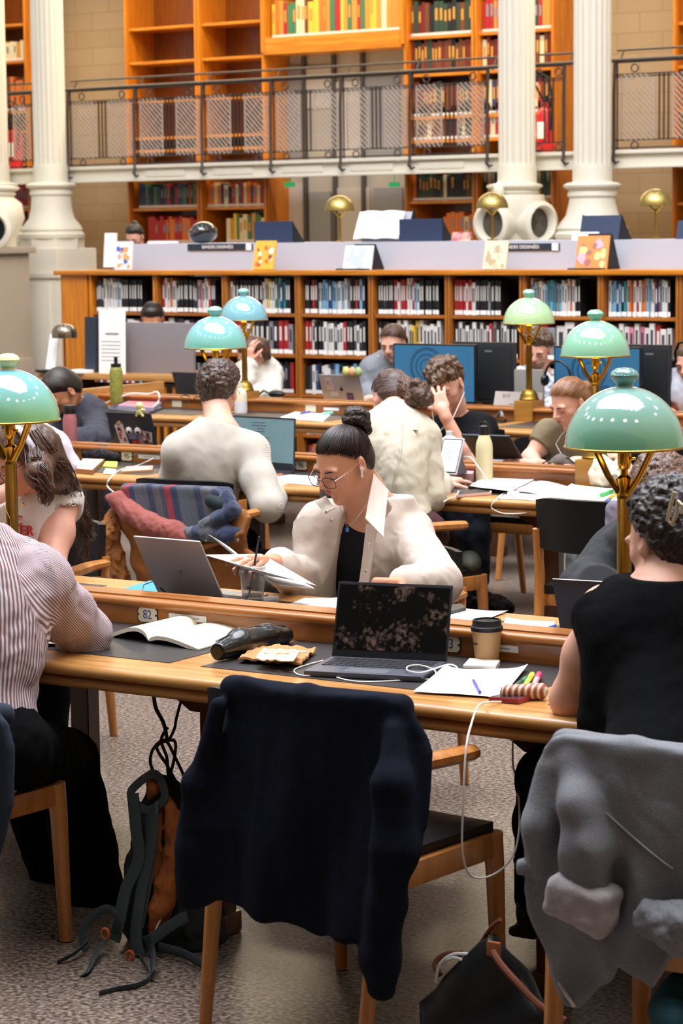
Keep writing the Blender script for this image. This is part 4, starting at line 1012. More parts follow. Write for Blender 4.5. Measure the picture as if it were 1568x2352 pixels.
    # necklace, glasses, earbud
    pts = [at(781, 1160, 6.17), at(785, 1185, 6.15), at(797, 1212, 6.13), at(815, 1195, 6.14), at(838, 1165, 6.17), at(851, 1140, 6.2)]
    B().tube(pts, .0009, 6).make('necklace_chain', SILVER, t)
    B().box(at(797, 1217, 6.125), (.009, .008, .013), bev=.003).make('blue_pendant', mat('blue_stone', '1f6fb0', .2), t)
    fr = mat('glasses_frame', '2a2228', .25); b = B()
    for q in (-1, 1):
        lo = []
        for i in range(20):
            a = 2*pi*i/20; cx, cz = cos(a), sin(a); e = .55
            px = .0245*(abs(cx)**e)*(1 if cx > 0 else -1); pz = .0195*(abs(cz)**e)*(1 if cz > 0 else -1)
            lo.append(P(q*.034+px*(1+.06*cz), .112-.006*abs(px+q*.034)/.05, -.009+pz))
        b.tube(lo, .0013, 6, closed=True)
    b.tube([P(-.011, .112, -.002), P(0, .114, .001), P(.011, .112, -.002)], .0013, 6)
    b.make('glasses', fr, t)
    for q in (-1, 1): B().tube([P(q*.058, .107, -.001), P(q*.077, .05, .004), P(q*.084, .008, .010)], .0012, 6).make('glasses_temple', mat('rose_metal', 'c9a8a4', .25, metal=.8), t)
    b = B()
    for q in (-1, 1): b.prism([P(q*.034+.023*cos(2*pi*i/16), .1115, -.009+.018*sin(2*pi*i/16)) for i in range(16)], (0, 0, 0), R @ Vector((0, .0006, 0)))
    b.make('lens', mat('lens_glass', 'f4f2fa', .03, trans=1, ior=1.06), t)
    b = B(); b.tube([P(-.089, .004, -.006), P(-.087, .010, -.012)], [.007, .006], 10); b.tube([P(-.089, .009, -.008), P(-.086, .016, -.036)], .0034, 8); b.make('earbud', mat('glossy_white', 'f4f4f6', .15), t)
    # papers she turns
    ps = thing('paper_sheets', 'loose white sheets being turned in the hand of the woman with glasses', 'paper', at(640, 1330, 5.85))
    patch(ps, 'sheet', WHITE, [at(470, 1275, 5.75), at(600, 1272, 5.82), at(725, 1345, 5.84), at(600, 1312, 5.6)], .001, 12, .02)
    patch(ps, 'sheet', WHITE, [at(480, 1228, 5.8), at(498, 1238, 5.8), at(592, 1316, 5.82), at(566, 1300, 5.82)], .001, 12, .01)
    patch(ps, 'sheet', WHITE, [at(560, 1302, 5.84), at(640, 1305, 5.9), at(722, 1352, 5.84), at(640, 1345, 5.7)], .001, 12, .006)
woman_centre()
KN = lambda R, c, k: (lambda x, y, z: Vector(c)+R @ Vector((x, y, z))*k)
def knit(name, col, c2, sc=520):
    m = mat(name, col, .95, var=(7, c2, .3), sheen=.3); nt = m.node_tree; N = nt.nodes; L = nt.links
    if 'Bump' not in N:
        tc = N.new('ShaderNodeTexCoord'); w = N.new('ShaderNodeTexWave'); w.inputs['Scale'].default_value = 95; w.bands_direction = 'X'; w.inputs['Distortion'].default_value = 1.2; L.new(tc.outputs['Object'], w.inputs[0])
        b = N.new('ShaderNodeBump'); b.inputs['Strength'].default_value = .55; b.inputs['Distance'].default_value = .003; L.new(w.outputs[1], b.inputs['Height']); L.new(b.outputs[0], N['Principled BSDF'].inputs['Normal'])
    return m
def curls(s, c, R, k, n, seed, r=.085, size=.013, zmin=-.05, front=.06):
    """a mass of rounded locks over the skull"""
    g = random.Random(seed); P = KN(R, c, k)
    for i in range(n):
        z = 1-2*(i+.5)/n; a = i*2.39996; q = Vector((cos(a)*sqrt(1-z*z), sin(a)*sqrt(1-z*z), z))
        p = Vector((q.x*(.076), -.014+q.y*.096, .022+q.z*.09))*(1+g.uniform(.0, .12))
        if p.z < zmin+(.06 if p.y > 0 else 0)+(.07 if p.y > front else 0): continue
        s.ell(P(*p), (size*k*g.uniform(.8, 1.3),)*3, None, .003)
def waves(amp, f, seed):
    return lambda x, y, z: amp*np.sin(nz(x, y, z*.6, f, seed)*8)
def simple_person(label, c, R, k, J, skinm, hair, hairm, top, topm, vox=.006, tv=None, sleeves=1.0, legm=None, g=.02, male=False, hands=True, legs=True, foldv=(.006, 10, 1), extra=None, neckline=.045, lipm=None, hdir=None):
    t = thing('person', label, 'person', (J['pv'].x, J['pv'].y, 0)); P = KN(R, c, k)
    s = Sdf(.02); head_prims(s, c, R, k, male)
    s.chain([P(0, -.035, -.05), (P(0, -.035, -.05)+J['nk'])*.5, J['nk']], [.058, .054, .06], .03)
    torso_prims(s, J, 0, male)
    for sd in 'LR':
        if 'e'+sd in J: arm_prims(s, J, sd)
        if legs and 'k'+sd in J: leg_prims(s, J, sd)
    for h in (hands or []): hand_prims(s, *h[0], **h[1])
    put(s, vox, 'body', skinm, t)
    if vox < .0065: brow_lips(t, c, R, k, BROW, lipm or LIP)
    else: brow_lips(t, c, R, k, BROW, lipm or LIP, thick=.0035)
    if hair:
        s = Sdf(.012); o = hair(s, P); op = put(s, min(vox, .005) if vox > .004 else vox, 'hair', hairm, t)
        strand_attr(op, o[0], o[1], *(o[2] if len(o) > 2 else ()))
    s = Sdf(.035); torso_prims(s, J, g)
    for sd in 'LR':
        if 'e'+sd in J and sleeves > 0: 
            if sleeves >= .8: arm_prims(s, J, sd, g=g+.004, to=.87)
            else:
                S1, E1 = J['s'+sd], J['e'+sd]; s.cap(S1, S1.lerp(E1, sleeves), .058+g, .054+g*.8, .03)
    if foldv: folded(s, *foldv)
    zc = J['nk']; up = (J['nk']-J['ch']).normalized(); s.plane(zc+up*neckline, up)
    if sleeves and sleeves < .8:
        for sd in 'LR':
            if 'e'+sd in J:
                S1, E1 = J['s'+sd], J['e'+sd]; d = (E1-S1).normalized(); p0 = V3(S1+d*(E1-S1).length*sleeves); dn = V3(d); s0 = V3(S1)
                def cut(x, y, z, p0=p0, dn=dn, s0=s0):
                    a = (x-p0[0])*dn[0]+(y-p0[1])*dn[1]+(z-p0[2])*dn[2]
                    rx, ry, rz = x-p0[0]-dn[0]*a, y-p0[1]-dn[1]*a, z-p0[2]-dn[2]*a
                    return np.minimum(a, .10-np.sqrt(rx*rx+ry*ry+rz*rz))
                s.clip(cut)
    put(s, tv or max(vox, .006), top, topm, t)
    if legs and legm:
        s = Sdf(.03); s.ell(J['pv'], (.18, .14, .13), None, .05)
        for sd in 'LR':
            if 'k'+sd in J: leg_prims(s, J, sd, .014)
        folded(s, .006, 12, 5); put(s, .009, 'trousers', legm, t)
        b = Sdf(.02)
        for sd in 'LR':
            if 'a'+sd in J and J['a'+sd].z < .3: shoe(b, J['a'+sd], J.get('toe', (J['k'+sd]-J['h'+sd])*Vector((1, 1, 0))))
        if b.p: put(b, .008, 'shoes', mat('dark_shoes', '1c1a1a', .5), t)
    return t, P
DARKTR = mat('black_trousers', '0b0c0e', .95, bump=(200, .2), spec=.08); MAROON = mat('maroon_trousers', '3a1a1e', .9); NAVTR = mat('navy_trousers', '1f2630', .9)
# ---------------------------------------------------------------- man in the striped shirt (left foreground)
def stripes(name, c1, c2, sc=95, axis='X'):
    m = mat(name, c1, .85); nt = m.node_tree; N = nt.nodes; L = nt.links
    tc = N.new('ShaderNodeTexCoord'); w = N.new('ShaderNodeTexWave'); w.inputs['Scale'].default_value = sc; w.bands_direction = axis; w.inputs['Distortion'].default_value = .6; w.inputs['Detail Scale'].default_value = .3
    at_ = N.new('ShaderNodeAttribute'); at_.attribute_name = 'cloth'; L.new(at_.outputs['Vector'], w.inputs[0])
    r = N.new('ShaderNodeValToRGB'); r.color_ramp.elements[0].position = .42; r.color_ramp.elements[1].position = .6; r.color_ramp.elements[0].color = lin(c2); r.color_ramp.elements[1].color = lin(c1)
    L.new(w.outputs[1], r.inputs[0]); L.new(r.outputs[0], N['Principled BSDF'].inputs['Base Color']); return m
def cloth_attr(o, parts):
    """stripe coordinate of each vertex: distance round the limb it belongs to; parts = [(a, b)] bones"""
    me = o.data; n = len(me.vertices); co = np.empty(n*3, F32); me.vertices.foreach_get('co', co); co = co.reshape(-1, 3)
    best = np.full(n, 9.); out = np.zeros((n, 3))
    for i, (a, b, ref) in enumerate(parts):
        A, D = V3(a), V3(Vector(b)-Vector(a)); L2 = D @ D; h = np.clip((co-A) @ D/L2, 0, 1); q = co-A-h[:, None]*D; d = np.sqrt((q*q).sum(1))
        dn = Vector(b)-Vector(a); dn.normalize(); e1 = (Vector(ref)-dn*Vector(ref).dot(dn)).normalized(); e2 = dn.cross(e1)
        ang = np.arctan2(q @ V3(e2), q @ V3(e1)); m = d < best
        out[m] = np.stack([ang*.07, h*sqrt(L2), d], 1)[m]; best[m] = d[m]
    at_ = me.attributes.new('cloth', 'FLOAT_VECTOR', 'POINT'); at_.data.foreach_set('vector', out.astype(F32).ravel())
def man_striped():
    J = dict(nk=at(-52, 1262, 4.62), ch=at(-25, 1435, 4.58), pv=at(-50, 1700, 4.5), sR=at(80, 1338, 4.72), sL=at(-150, 1290, 4.5), eR=at(192, 1456, 4.93), wR=at(95, 1432, 5.13), eL=at(-130, 1480, 4.9), wL=at(-20, 1450, 5.1),
             hR=at(20, 1720, 4.55), hL=at(-60, 1720, 4.5), kR=at(150, 1748, 5.0), kL=at(40, 1740, 5.0), aR=at(232, 2120, 5.12), aL=at(150, 2060, 5.3))
    R = facing(at(-25, 1165, 4.75), -150, 15, 0); c = at(-78, 1172, 4.72)
    def hair(s, P):
        scalp(s, c, R, 1, .012); hclip(s, hairline(c, R, 1, HL_Y, HL_LOW)); s.disp = waves(.003, 25, 3); return (P(0, -.05, .1), R @ Vector((0, -.3, 1)))
    SHM = stripes('striped_shirt', 'c5bfc8', '7f5c5c', 68)
    t, P = simple_person('man in a red and white pinstriped shirt seen from behind, elbow on the near table', c, R, 1, J, SK_C, hair, H_DK, 'striped_shirt', SHM, .006, .006, 1.0, None, .03, True,
        [((J['wR'], at(40, 1440, 5.2)-J['wR'], (0, 0, -1)), dict(side=-1, curl=.5))], True, (.008, 9, 4), neckline=.05)
    o = [q for q in t.children if q.name.startswith('striped_shirt')][0]
    cloth_attr(o, [(J['nk'], J['pv'], (1, 0, 0)), (J['sR'], J['eR'], (0, 0, 1)), (J['eR'], J['wR'], (0, 0, 1)), (J['sL'], J['eL'], (0, 0, 1))])
    s = Sdf(.03); s.ell(J['pv'], (.2, .15, .13), None, .05)
    s.chain([J['hR'], J['kR']], [.105, .085], .03); s.chain([J['kR'], J['kR'].lerp(J['aR'], .5), J['aR']], [.088, .085, .082], .03); s.chain([J['hL'], J['kL'], J['aL']], [.1, .08, .075], .03)
    folded(s, .006, 10, 8); put(s, .008, 'trousers', DARKTR, t)
    s = Sdf(.02); shoe(s, J['aR'], (.2, 1, 0), 1.05); shoe(s, J['aL'], (0, 1, 0), 1.05); put(s, .008, 'shoes', mat('dark_shoes', '1c1a1a', .5), t)
    B().tube([at(2, 1222, 4.7), at(15, 1235, 4.7), at(25, 1212, 4.7), at(22, 1190, 4.7), at(8, 1160, 4.72)], .0012, 6).make('glasses', mat('gold_wire', 'b08a4a', .3, metal=1), t)
man_striped()
# ---------------------------------------------------------------- woman in the black sleeveless top (right foreground)
def woman_black():
    J = dict(nk=at(1518, 1395, 4.74), ch=at(1518, 1480, 4.72), pv=at(1500, 1790, 4.50), sL=at(1396, 1412, 4.74), sR=at(1650, 1420, 4.86), eL=at(1312, 1605, 4.80), wL=at(1400, 1590, 5.05), eR=at(1700, 1600, 5.0), wR=at(1640, 1560, 5.2),
             hL=at(1420, 1800, 4.5), hR=at(1560, 1800, 4.6), kL=at(1260, 1790, 4.95), kR=at(1520, 1790, 5.1), aL=at(1230, 2060, 5.3), aR=at(1500, 2100, 5.3))
    R = facing(at(1530, 1235, 4.8), 138, 20, 4); k = 1.0; c = at(1532, 1238, 4.80)
    t = thing('person', 'woman in a black sleeveless top seen from behind, curly bun with a pale claw clip', 'person', (J['pv'].x, J['pv'].y, 0)); P = KN(R, c, k)
    s = Sdf(.02); head_prims(s, c, R, k); s.chain([P(0, -.035, -.05), (P(0, -.035, -.05)+J['nk'])*.5, J['nk']], [.056, .052, .06], .03)
    torso_prims(s, J, 0)
    s.chain([J['sL'], J['sL'].lerp(J['eL'], .5), J['eL'], J['wL']], [.058, .058, .045, .03], .03); s.chain([J['sR'], J['eR'], J['wR']], [.058, .045, .03], .03)
    for sd in 'LR': leg_prims(s, J, sd)
    hand_prims(s, J['wL'], at(1430, 1560, 5.25)-J['wL'], (0, 0, -1), 1, .5)
    put(s, .005, 'body', SK_B, t); brow_lips(t, c, R, k, BROW, LIP)
    s = Sdf(.02); scalp(s, c, R, k, .016); hclip(s, hairline(c, R, k, HL_Y, HL_LOW)); curls(s, c, R, k, 420, 5, size=.016, front=.07); s.ell(P(-.01, -.10, -.01), (.05, .045, .055), R, .02)
    s.disp = waves(.0025, 30, 3); o = put(s, .004, 'hair', H_DK, t); strand_attr(o, P(0, -.1, 0), R @ Vector((0, -1, .2)), 150, 30)
    # claw clip
    b = B(); CL = mat('clip_horn', 'b8a888', .3)
    cp = [(1548, 1130), (1540, 1160), (1532, 1195), (1542, 1205), (1553, 1180), (1556, 1150)]
    b.tube([at(u, v, 4.655) for u, v in cp], .005, 6, flat=.6); b.tube([at(1556, 1150, 4.655), at(1566, 1160, 4.65), at(1566, 1180, 4.65)], .004, 6); b.make('claw_clip', CL, t)
    s = Sdf(.03); torso_prims(s, J, .016); s.cap(J['nk']+Vector((0, 0, .02)), J['nk']+Vector((0, 0, .09)), .078, .066, .03); s.cap(J['ch']+Vector((-.05, 0, 0)), J['ch']+Vector((-.08, 0, -.25)), .13, .115, .05)
    z0 = at(1450, 1690, 4.5).z; s.plane((0, 0, z0), (0, -.1, -1)); up = (J['nk']-J['ch']).normalized()
    s.plane(J['nk']+Vector((0, 0, .068)), (0, 0, 1))
    s.chain([J['sL']+Vector((-.012, 0, .03)), J['sL'].lerp(J['eL'], .5)], [.06, .065], .008, '-'); s.chain([J['sR']+Vector((.012, 0, .03)), J['sR'].lerp(J['eR'], .5)], [.06, .065], .008, '-')
    def wr(x, y, z): return .004*np.sin((z+.25*x)*95+2*nz(x, y, z, 6))*np.clip((J['ch'].z-.12-z)*8, 0, 1)+.003*nz(x, y, z, 12)
    s.disp = wr; put(s, .005, 'sleeveless_top', mat('black_knit', '090a0c', .95, bump=(350, .25), spec=.08), t)
    s = Sdf(.03); s.ell(J['pv']+Vector((0, 0, -.05)), (.2, .15, .12), None, .05)
    for sd in 'LR': leg_prims(s, J, sd, .02)
    s.plane((0, 0, at(1450, 1765, 4.5).z), (0, 0, 1)); put(s, .009, 'trousers', DARKTR, t)
    s = Sdf(.02); shoe(s, J['aL'], (0, 1, 0)); shoe(s, J['aR'], (0, 1, 0)); put(s, .008, 'shoes', mat('dark_shoes', '1c1a1a', .5), t)
woman_black()
# ---------------------------------------------------------------- girl in the white tee (left, far side of the near table)
def girl_tee():
    J = dict(nk=at(72, 1130, 6.33), ch=at(70, 1230, 6.32), pv=at(85, 1430, 6.5), sL=at(140, 1150, 6.42), sR=at(-25, 1165, 6.2), eL=at(117, 1300, 6.22), wL=at(20, 1300, 6.0), eR=at(-70, 1290, 6.1), wR=at(-20, 1320, 5.9),
             hL=at(130, 1440, 6.5), hR=at(60, 1440, 6.45), kL=at(120, 1500, 6.1), kR=at(20, 1500, 6.0), aL=Vector((at(120, 1800, 6.2).x, 6.2, .1)), aR=Vector((at(40, 1800, 6.1).x, 6.1, .1)))
    R = facing(at(45, 1050, 6.2), 62, 30, 0); k = 1.0; c = at(52, 1048, 6.22)
    t = thing('person', 'long haired girl in a white tee with red letters and headphones, behind the left lamp', 'person', (J['pv'].x, J['pv'].y, 0)); P = KN(R, c, k)
    s = Sdf(.02); head_prims(s, c, R, k); s.chain([P(0, -.035, -.05), (P(0, -.035, -.05)+J['nk'])*.5, J['nk']], [.056, .052, .06], .03); torso_prims(s, J, 0)
    s.chain([J['sL'], J['sL'].lerp(J['eL'], .5), J['eL'], J['wL']], [.060, .060, .047, .028], .03); arm_prims(s, J, 'R')
    for sd in 'LR': leg_prims(s, J, sd)
    hand_prims(s, J['wL'], (-.8, -.3, -.1), (0, 0, -1), 1, .5)
    put(s, .005, 'body', SK_D, t); brow_lips(t, c, R, k, BROW, LIP2)
    s = Sdf(.02); scalp(s, c, R, k, .011); hclip(s, hairline(c, R, k, [-.10, -.02, -.01, .012, .030, .055, .085, .12], [-.4, -.4, -.1, .0, .034, .054, .066, .075]))
    s.chain([P(-.03, -.06, .0), at(118, 1080, 6.30), at(158, 1130, 6.44), at(182, 1190, 6.54), at(196, 1235, 6.56)], [.075, .062, .04, .028, .008], .03)
    s.chain([P(-.05, -.04, -.03), at(88, 1090, 6.14), at(105, 1120, 6.15), at(98, 1155, 6.17)], [.05, .045, .025, .006], .02)
    s.chain([P(.05, -.05, -.02), at(20, 1110, 6.35), at(15, 1200, 6.4)], [.05, .05, .03], .03)
    s.disp = lambda x, y, z: .0015*np.sin(nz(x, y, z*.2, 14, 2)*7)
    s.clips = s.clips[:0]; s.hl = []; s.cap(P(0, .06, -.02), P(0, .11, -.05), .07, .05, .01, '-')
    o = put(s, .004, 'hair', H_BRN, t); strand_attr(o, P(0, 0, .3), at(190, 1240, 6.45)-P(0, 0, .05), 90, 5, 'fall')
    strands(t, [P(-.03, -.05, .06), at(105, 1055, 6.24), at(146, 1115, 6.38), at(178, 1175, 6.52), at(196, 1220, 6.56), at(210, 1246, 6.56)], [.05, .058, .045, .036, .03, .012], 170, H_BRN, 1)
    strands(t, [P(-.06, -.02, .03), at(84, 1075, 6.13), at(100, 1110, 6.12), at(106, 1135, 6.13), at(98, 1158, 6.15)], [.03, .035, .03, .022, .006], 80, H_BRN, 2)
    strands(t, [P(-.03, -.06, .0), at(150, 1150, 6.5), at(188, 1225, 6.6), at(192, 1290, 6.62)], [.05, .045, .03, .02], 60, H_BRN, 3)
    s = Sdf(.03); torso_prims(s, J, .012); s.cap(J['sL'], J['sL'].lerp(J['eL'], .2), .074, .074, .02); s.cap(J['sR'], J['sR'].lerp(J['eR'], .3), .065, .065, .02)
    dl = (J['eL']-J['sL']).normalized(); p0 = V3(J['sL']+dl*.06); dn = V3((dl+Vector((.5, 0, .0))).normalized())
    s.clip(lambda x, y, z: np.minimum((x-p0[0])*dn[0]+(y-p0[1])*dn[1]+(z-p0[2])*dn[2], .085-np.sqrt((x-p0[0])**2+(y-p0[1])**2+(z-p0[2]+.02)**2)))
    s.plane(J['nk']+Vector((0, -.05, .02)), (0, -.5, 1)); folded(s, .004, 9, 9); o_tee = put(s, .005, 'white_tee', mat('white_jersey', 'dcd6d4', .9, bump=(500, .1)), t)
    s = Sdf(.03); s.ell(J['pv'], (.18, .14, .13), None, .05)
    for sd in 'LR': leg_prims(s, J, sd, .014)
    put(s, .009, 'trousers', mat('black_trousers', '121316', .9), t); s = Sdf(.02); shoe(s, J['aL'], (0, -1, 0)); shoe(s, J['aR'], (0, -1, 0)); put(s, .008, 'shoes', mat('dark_shoes', '1c1a1a', .5), t)
    RED = mat('red_print', 'c22a34', .7)
    for tx, u, v, sz in (('PIC', 32, 1196, .046), ('TER', 52, 1220, .05)):
        q = on_surface(o_tee, [(u, v)], .004); q = q[0] if q else at(u, v, J['ch'].y-.165); text(tx, sz, frame(q, (.98, .2, .02), (0, .08, 1)), 'red_letters', RED, t, ext=.004)
    LIL = mat('lilac_plastic', 'c9c4d8', .35)
    b = B(); b.tube([P(-.088, -.005, -.01), P(-.092, -.01, .04), P(-.07, -.012, .10), P(-.02, -.014, .128), P(.03, -.014, .124), P(.09, -.01, .04)], .009, 8, flat=1.6); b.make('headphone_band', LIL, t)
    s = Sdf(.01); s.ell(P(-.092, .0, -.012), (.016, .033, .040), R); put(s, .003, 'ear_cup', LIL, t)
    b = B(); lo = [P(-.034+.023*cos(2*pi*i/16), .110, -.009+.019*sin(2*pi*i/16)) for i in range(16)]; b.tube(lo, .0013, 6, closed=True); b.tube([P(.034+.023*cos(2*pi*i/16), .110, -.009+.019*sin(2*pi*i/16)) for i in range(16)], .0013, 6, closed=True)
    b.tube([P(-.055, .105, 0), P(-.08, .02, .005)], .0012, 6).tube([P(-.011, .112, 0), P(.011, .112, 0)], .0012, 6); b.make('glasses', mat('glasses_frame', '2a2228', .25), t)
    B().tube([at(60, 1128, 6.22), at(52, 1148, 6.19), at(53, 1156, 6.18)], .001, 6).make('necklace', BRASSP, t); B().lathe([(0, .002), (.006, 0)], at(53, 1158, 6.17), 12, Matrix.Rotation(pi/2, 3, 'X')).make('pendant', BRASSP, t)
girl_tee()
# ---------------------------------------------------------------- curly head leaning at the right (far side of the near table)
def curly_right():
    R = facing(at(1520, 1150, 6.1), 10, 55, 0); k = 1.05; c = at(1518, 1150, 6.05)
    J = dict(nk=at(1500, 1225, 6.3), ch=at(1480, 1300, 6.45), pv=at(1490, 1420, 6.6), sR=at(1418, 1290, 6.35), sL=at(1600, 1290, 6.5), eR=at(1345, 1345, 6.2), wR=at(1420, 1380, 6.0), eL=at(1680, 1350, 6.3), wL=at(1600, 1380, 6.0)); sit(J, (0, -1, 0))
    def hair(s, P):
        scalp(s, c, R, k, .01); hclip(s, hairline(c, R, k, HL_Y, HL_LOW)); curls(s, c, R, k, 700, 9, size=.0125); s.disp = waves(.002, 45, 3); return (P(0, 0, .1), R @ Vector((0, 0, 1)), (120, 60))
    simple_person('curly brown haired person in dark grey bent over a laptop behind the right lamp pole', c, R, k, J, SK_D, hair, hair_mat('curly_brown', '2a1c16', '8a6650'), 'dark_sweater', mat('charcoal_jersey', '2c2e32', .9, bump=(300, .2)), .006, None, 1.0, NAVTR, .03, False, None, True, (.006, 8, 2))
curly_right()
# ---------------------------------------------------------------- man in the pale sweater
def man_sweater():
    J = dict(nk=at(505, 985, 8.46), ch=at(480, 1075, 8.42), pv=at(465, 1285, 8.40), sL=at(418, 1040, 8.34), sR=at(572, 1040, 8.50), eL=at(390, 1165, 8.45), wL=at(440, 1110, 8.8), eR=at(614, 1163, 8.40), wR=at(636, 1118, 8.72),
             hR=at(510, 1290, 8.5), hL=at(430, 1290, 8.45), kR=at(560, 1250, 8.9), kL=at(440, 1250, 8.9), aR=at(600, 1420, 9.0), aL=at(450, 1420, 9.0))
    R = facing(at(500, 890, 8.55), -157, 12, 3); k = 1.0; c = at(503, 896, 8.58)
    def hair(s, P):
        scalp(s, c, R, k, .012); hclip(s, hairline(c, R, k, [-.10, -.045, -.028, -.012, .012, .030, .055, .085, .12], [-.072, -.066, -.035, .02, .02, .03, .05, .06, .07])); curls(s, c, R, k, 520, 3, size=.0155, zmin=-.03); s.ell(P(0, .0, .075), (.08, .09, .06), R, .02); s.disp = waves(.0028, 38, 3); return (P(0, 0, .1), R @ Vector((0, 0, 1)), (120, 60))
    t, P = simple_person('dark curly haired man in a pale ribbed sweater seen from behind at the middle table', c, R, k, J, SK_B, hair, hair_mat('curly_dark', '1a1310', '5c4436'), 'ribbed_sweater', knit('oat_knit', 'cac4b9', 'bfb8ac'), .005, .006, 1.0, DARKTR, .026, True,
        [((J['wR'], at(652, 1085, 8.95)-J['wR'], (0, 0, -1)), dict(side=-1, curl=.6)), ((J['wL'], (.3, .9, 0), (0, 0, -1)), dict(side=1, curl=.5))], True, (.003, 7, 6), neckline=.03)
    B().tube([P(.058, .1, 0), P(.083, .03, .004), P(.084, .0, .004)], .0015, 6).make('glasses', mat('glasses_frame', '2a2228', .25), t)
man_sweater()
# ---------------------------------------------------------------- woman in the cream jacket
def woman_jacket():
    J = dict(nk=at(905, 965, 8.52), ch=at(918, 1055, 8.42), pv=at(935, 1230, 8.35), sL=at(862, 998, 8.44), sR=at(962, 1005, 8.56), eL=at(850, 1110, 8.6), wL=at(860, 1080, 8.9), eR=at(984, 1140, 8.50), wR=at(1012, 1112, 8.8),
             hR=at(960, 1240, 8.45), hL=at(890, 1240, 8.4), kR=at(1000, 1225, 8.85), kL=at(900, 1240, 8.9), aR=at(1040, 1330, 8.75), aL=at(1000, 1330, 8.95))
    R = facing(at(900, 910, 8.6), 150, 30, 6); k = .98; c = at(898, 912, 8.66)
    def hair(s, P):
        scalp(s, c, R, k, .012); hclip(s, hairline(c, R, k, HL_Y, HL_SLICK)); return (P(.02, -.1, -.01), R @ Vector((.2, -1, -.2)))
    t, P = simple_person('woman in a cream denim jacket seen from behind, low messy bun, at the middle table', c, R, k, J, SK_B, hair, hair_mat('ash_brown', '2c1f1b', '6a5048'), 'cream_jacket', mat('cream_denim', 'cfc8b6', .9, bump=(420, .2), var=(12, 'b8b09c', .3)), .005, .0055, 1.0, MAROON, .027, False,
        [((J['wR'], at(1075, 1095, 8.95)-J['wR'], (0, 0, -1)), dict(side=-1, curl=.4)), ((J['wL'], (.3, .9, 0), (0, 0, -1)), dict(side=1, curl=.5))], True, (.006, 8, 11), neckline=.07)
    s = Sdf(.01); b0 = at(962, 905, 8.56)
    for q, (dx, dy, dz, r) in enumerate(((0, 0, .02, .038), (.03, 0, -.02, .036), (-.02, -.02, -.025, .034), (.0, -.02, .045, .024), (.02, -.03, .0, .03))): s.ell(b0+Vector((dx, dy, dz)), (r*1.1, r, r), None, .006)
    s.cap(P(.02, -.09, .0), b0, .05, .04, .02); s.disp = waves(.003, 26, 3); o = put(s, .004, 'hair_bun', H_BRN, t); strand_attr(o, b0, (0, -1, .2), 150, 20)
    SEAM = mat('seam_thread', 'a89f8a', .9)
    scalp_strands(t, c, R, .98, (.2, -1, -.2), HL_Y, HL_SLICK, 300, hair_mat('ash_brown', '2c1f1b', '6a5048'), 2, .014)
    jk = [q for q in t.children if q.name.startswith('cream_jacket')][0]
    for du in (-2, 3): B().tube(on_surface(jk, [(922+du, 966), (923+du, 985), (922+du, 1010), (919+du, 1035), (915+du, 1060), (909+du, 1085), (904+du, 1108), (901+du, 1130)]), .0014, 6).make('back_seam', SEAM, t)
    patch(t, 'collar', mat('cream_denim', 'cfc8b6'), [at(868, 975, 8.42), at(905, 930, 8.50), at(950, 958, 8.50), at(960, 990, 8.40)], .006, 12, -.03)
    s = Sdf(.02); s.ell(at(1078, 1292, 8.6), (.05, .12, .05), Matrix.Rotation(radians(30), 3, 'Z'), .02); put(s, .007, 'shoe', mat('olive_shoe', '3f4034', .8), t)
woman_jacket()
# ---------------------------------------------------------------- youth in the black tee, hand on forehead
def youth_black():
    J = dict(nk=at(1048, 968, 10.33), ch=at(1050, 1040, 10.33), pv=at(1060, 1150, 10.5), sR=at(988, 1000, 10.25), sL=at(1105, 985, 10.42), eL=at(1080, 1075, 10.05), wL=at(1018, 945, 9.98), eR=at(960, 1080, 10.0), wR=at(1000, 1060, 9.8),
             hL=at(1080, 1160, 10.5), hR=at(1040, 1160, 10.4), kL=at(1090, 1170, 10.05), kR=at(1030, 1170, 9.95), aL=at(1100, 1330, 10.0), aR=at(1040, 1330, 9.9))
    R = facing(at(1030, 890, 10.15), 22, 30, 6); k = 1.02; c = at(1024, 882, 10.18)
    def hair(s, P):
        scalp(s, c, R, k, .014); hclip(s, hairline(c, R, k, HL_Y, [-.05, -.04, -.02, .01, .015, .025, .035, .035, .04])); g = random.Random(4)
        for i in range(60):
            a = g.uniform(0, 2*pi); e = g.uniform(.1, 1.2); q = Vector((cos(a)*sin(e)*.085, -.005+sin(a)*sin(e)*.10, .045+cos(e)*.085))
            s.cap(P(*q), P(q.x*1.1+g.uniform(-.02, .02), q.y*1.1+.012, q.z-.03+.01), .017, .009, .006)
        s.chain([P(-.02, .07, .075), P(.0, .1, .06), P(.03, .105, .035)], [.03, .028, .012]); s.chain([P(.03, .07, .075), P(.05, .085, .05)], [.03, .015])
        s.disp = waves(.0035, 24, 1); return (P(0, -.03, .12), R @ Vector((0, 0, 1)))
    t, P = simple_person('tousle haired youth in a black tee resting his forehead on his hand, wired earphones', c, R, k, J, SK_B, hair, H_MID, 'black_tee', mat('black_jersey', '101114', .9, bump=(400, .15), spec=.2), .005, .006, .55, NAVTR, .016, True,
        [((J['wL'], at(1000, 895, 10.0)-J['wL'], (-.5, .9, 0)), dict(side=1, curl=.55)), ((J['wR'], (-.3, -.9, 0), (0, 0, -1)), dict(side=-1, curl=.5))], True, (.005, 9, 6), neckline=.05)
    B().tube([P(-.083, .0, -.01), P(-.085, .01, -.05), at(1040, 960, 10.08), at(1000, 1000, 10.05)], .002, 6).make('earphone_wire', CABLE, t)
    B().tube([P(.083, .0, -.01), at(990, 930, 10.08), at(998, 985, 10.08)], .002, 6).make('earphone_wire', CABLE, t)
youth_black()
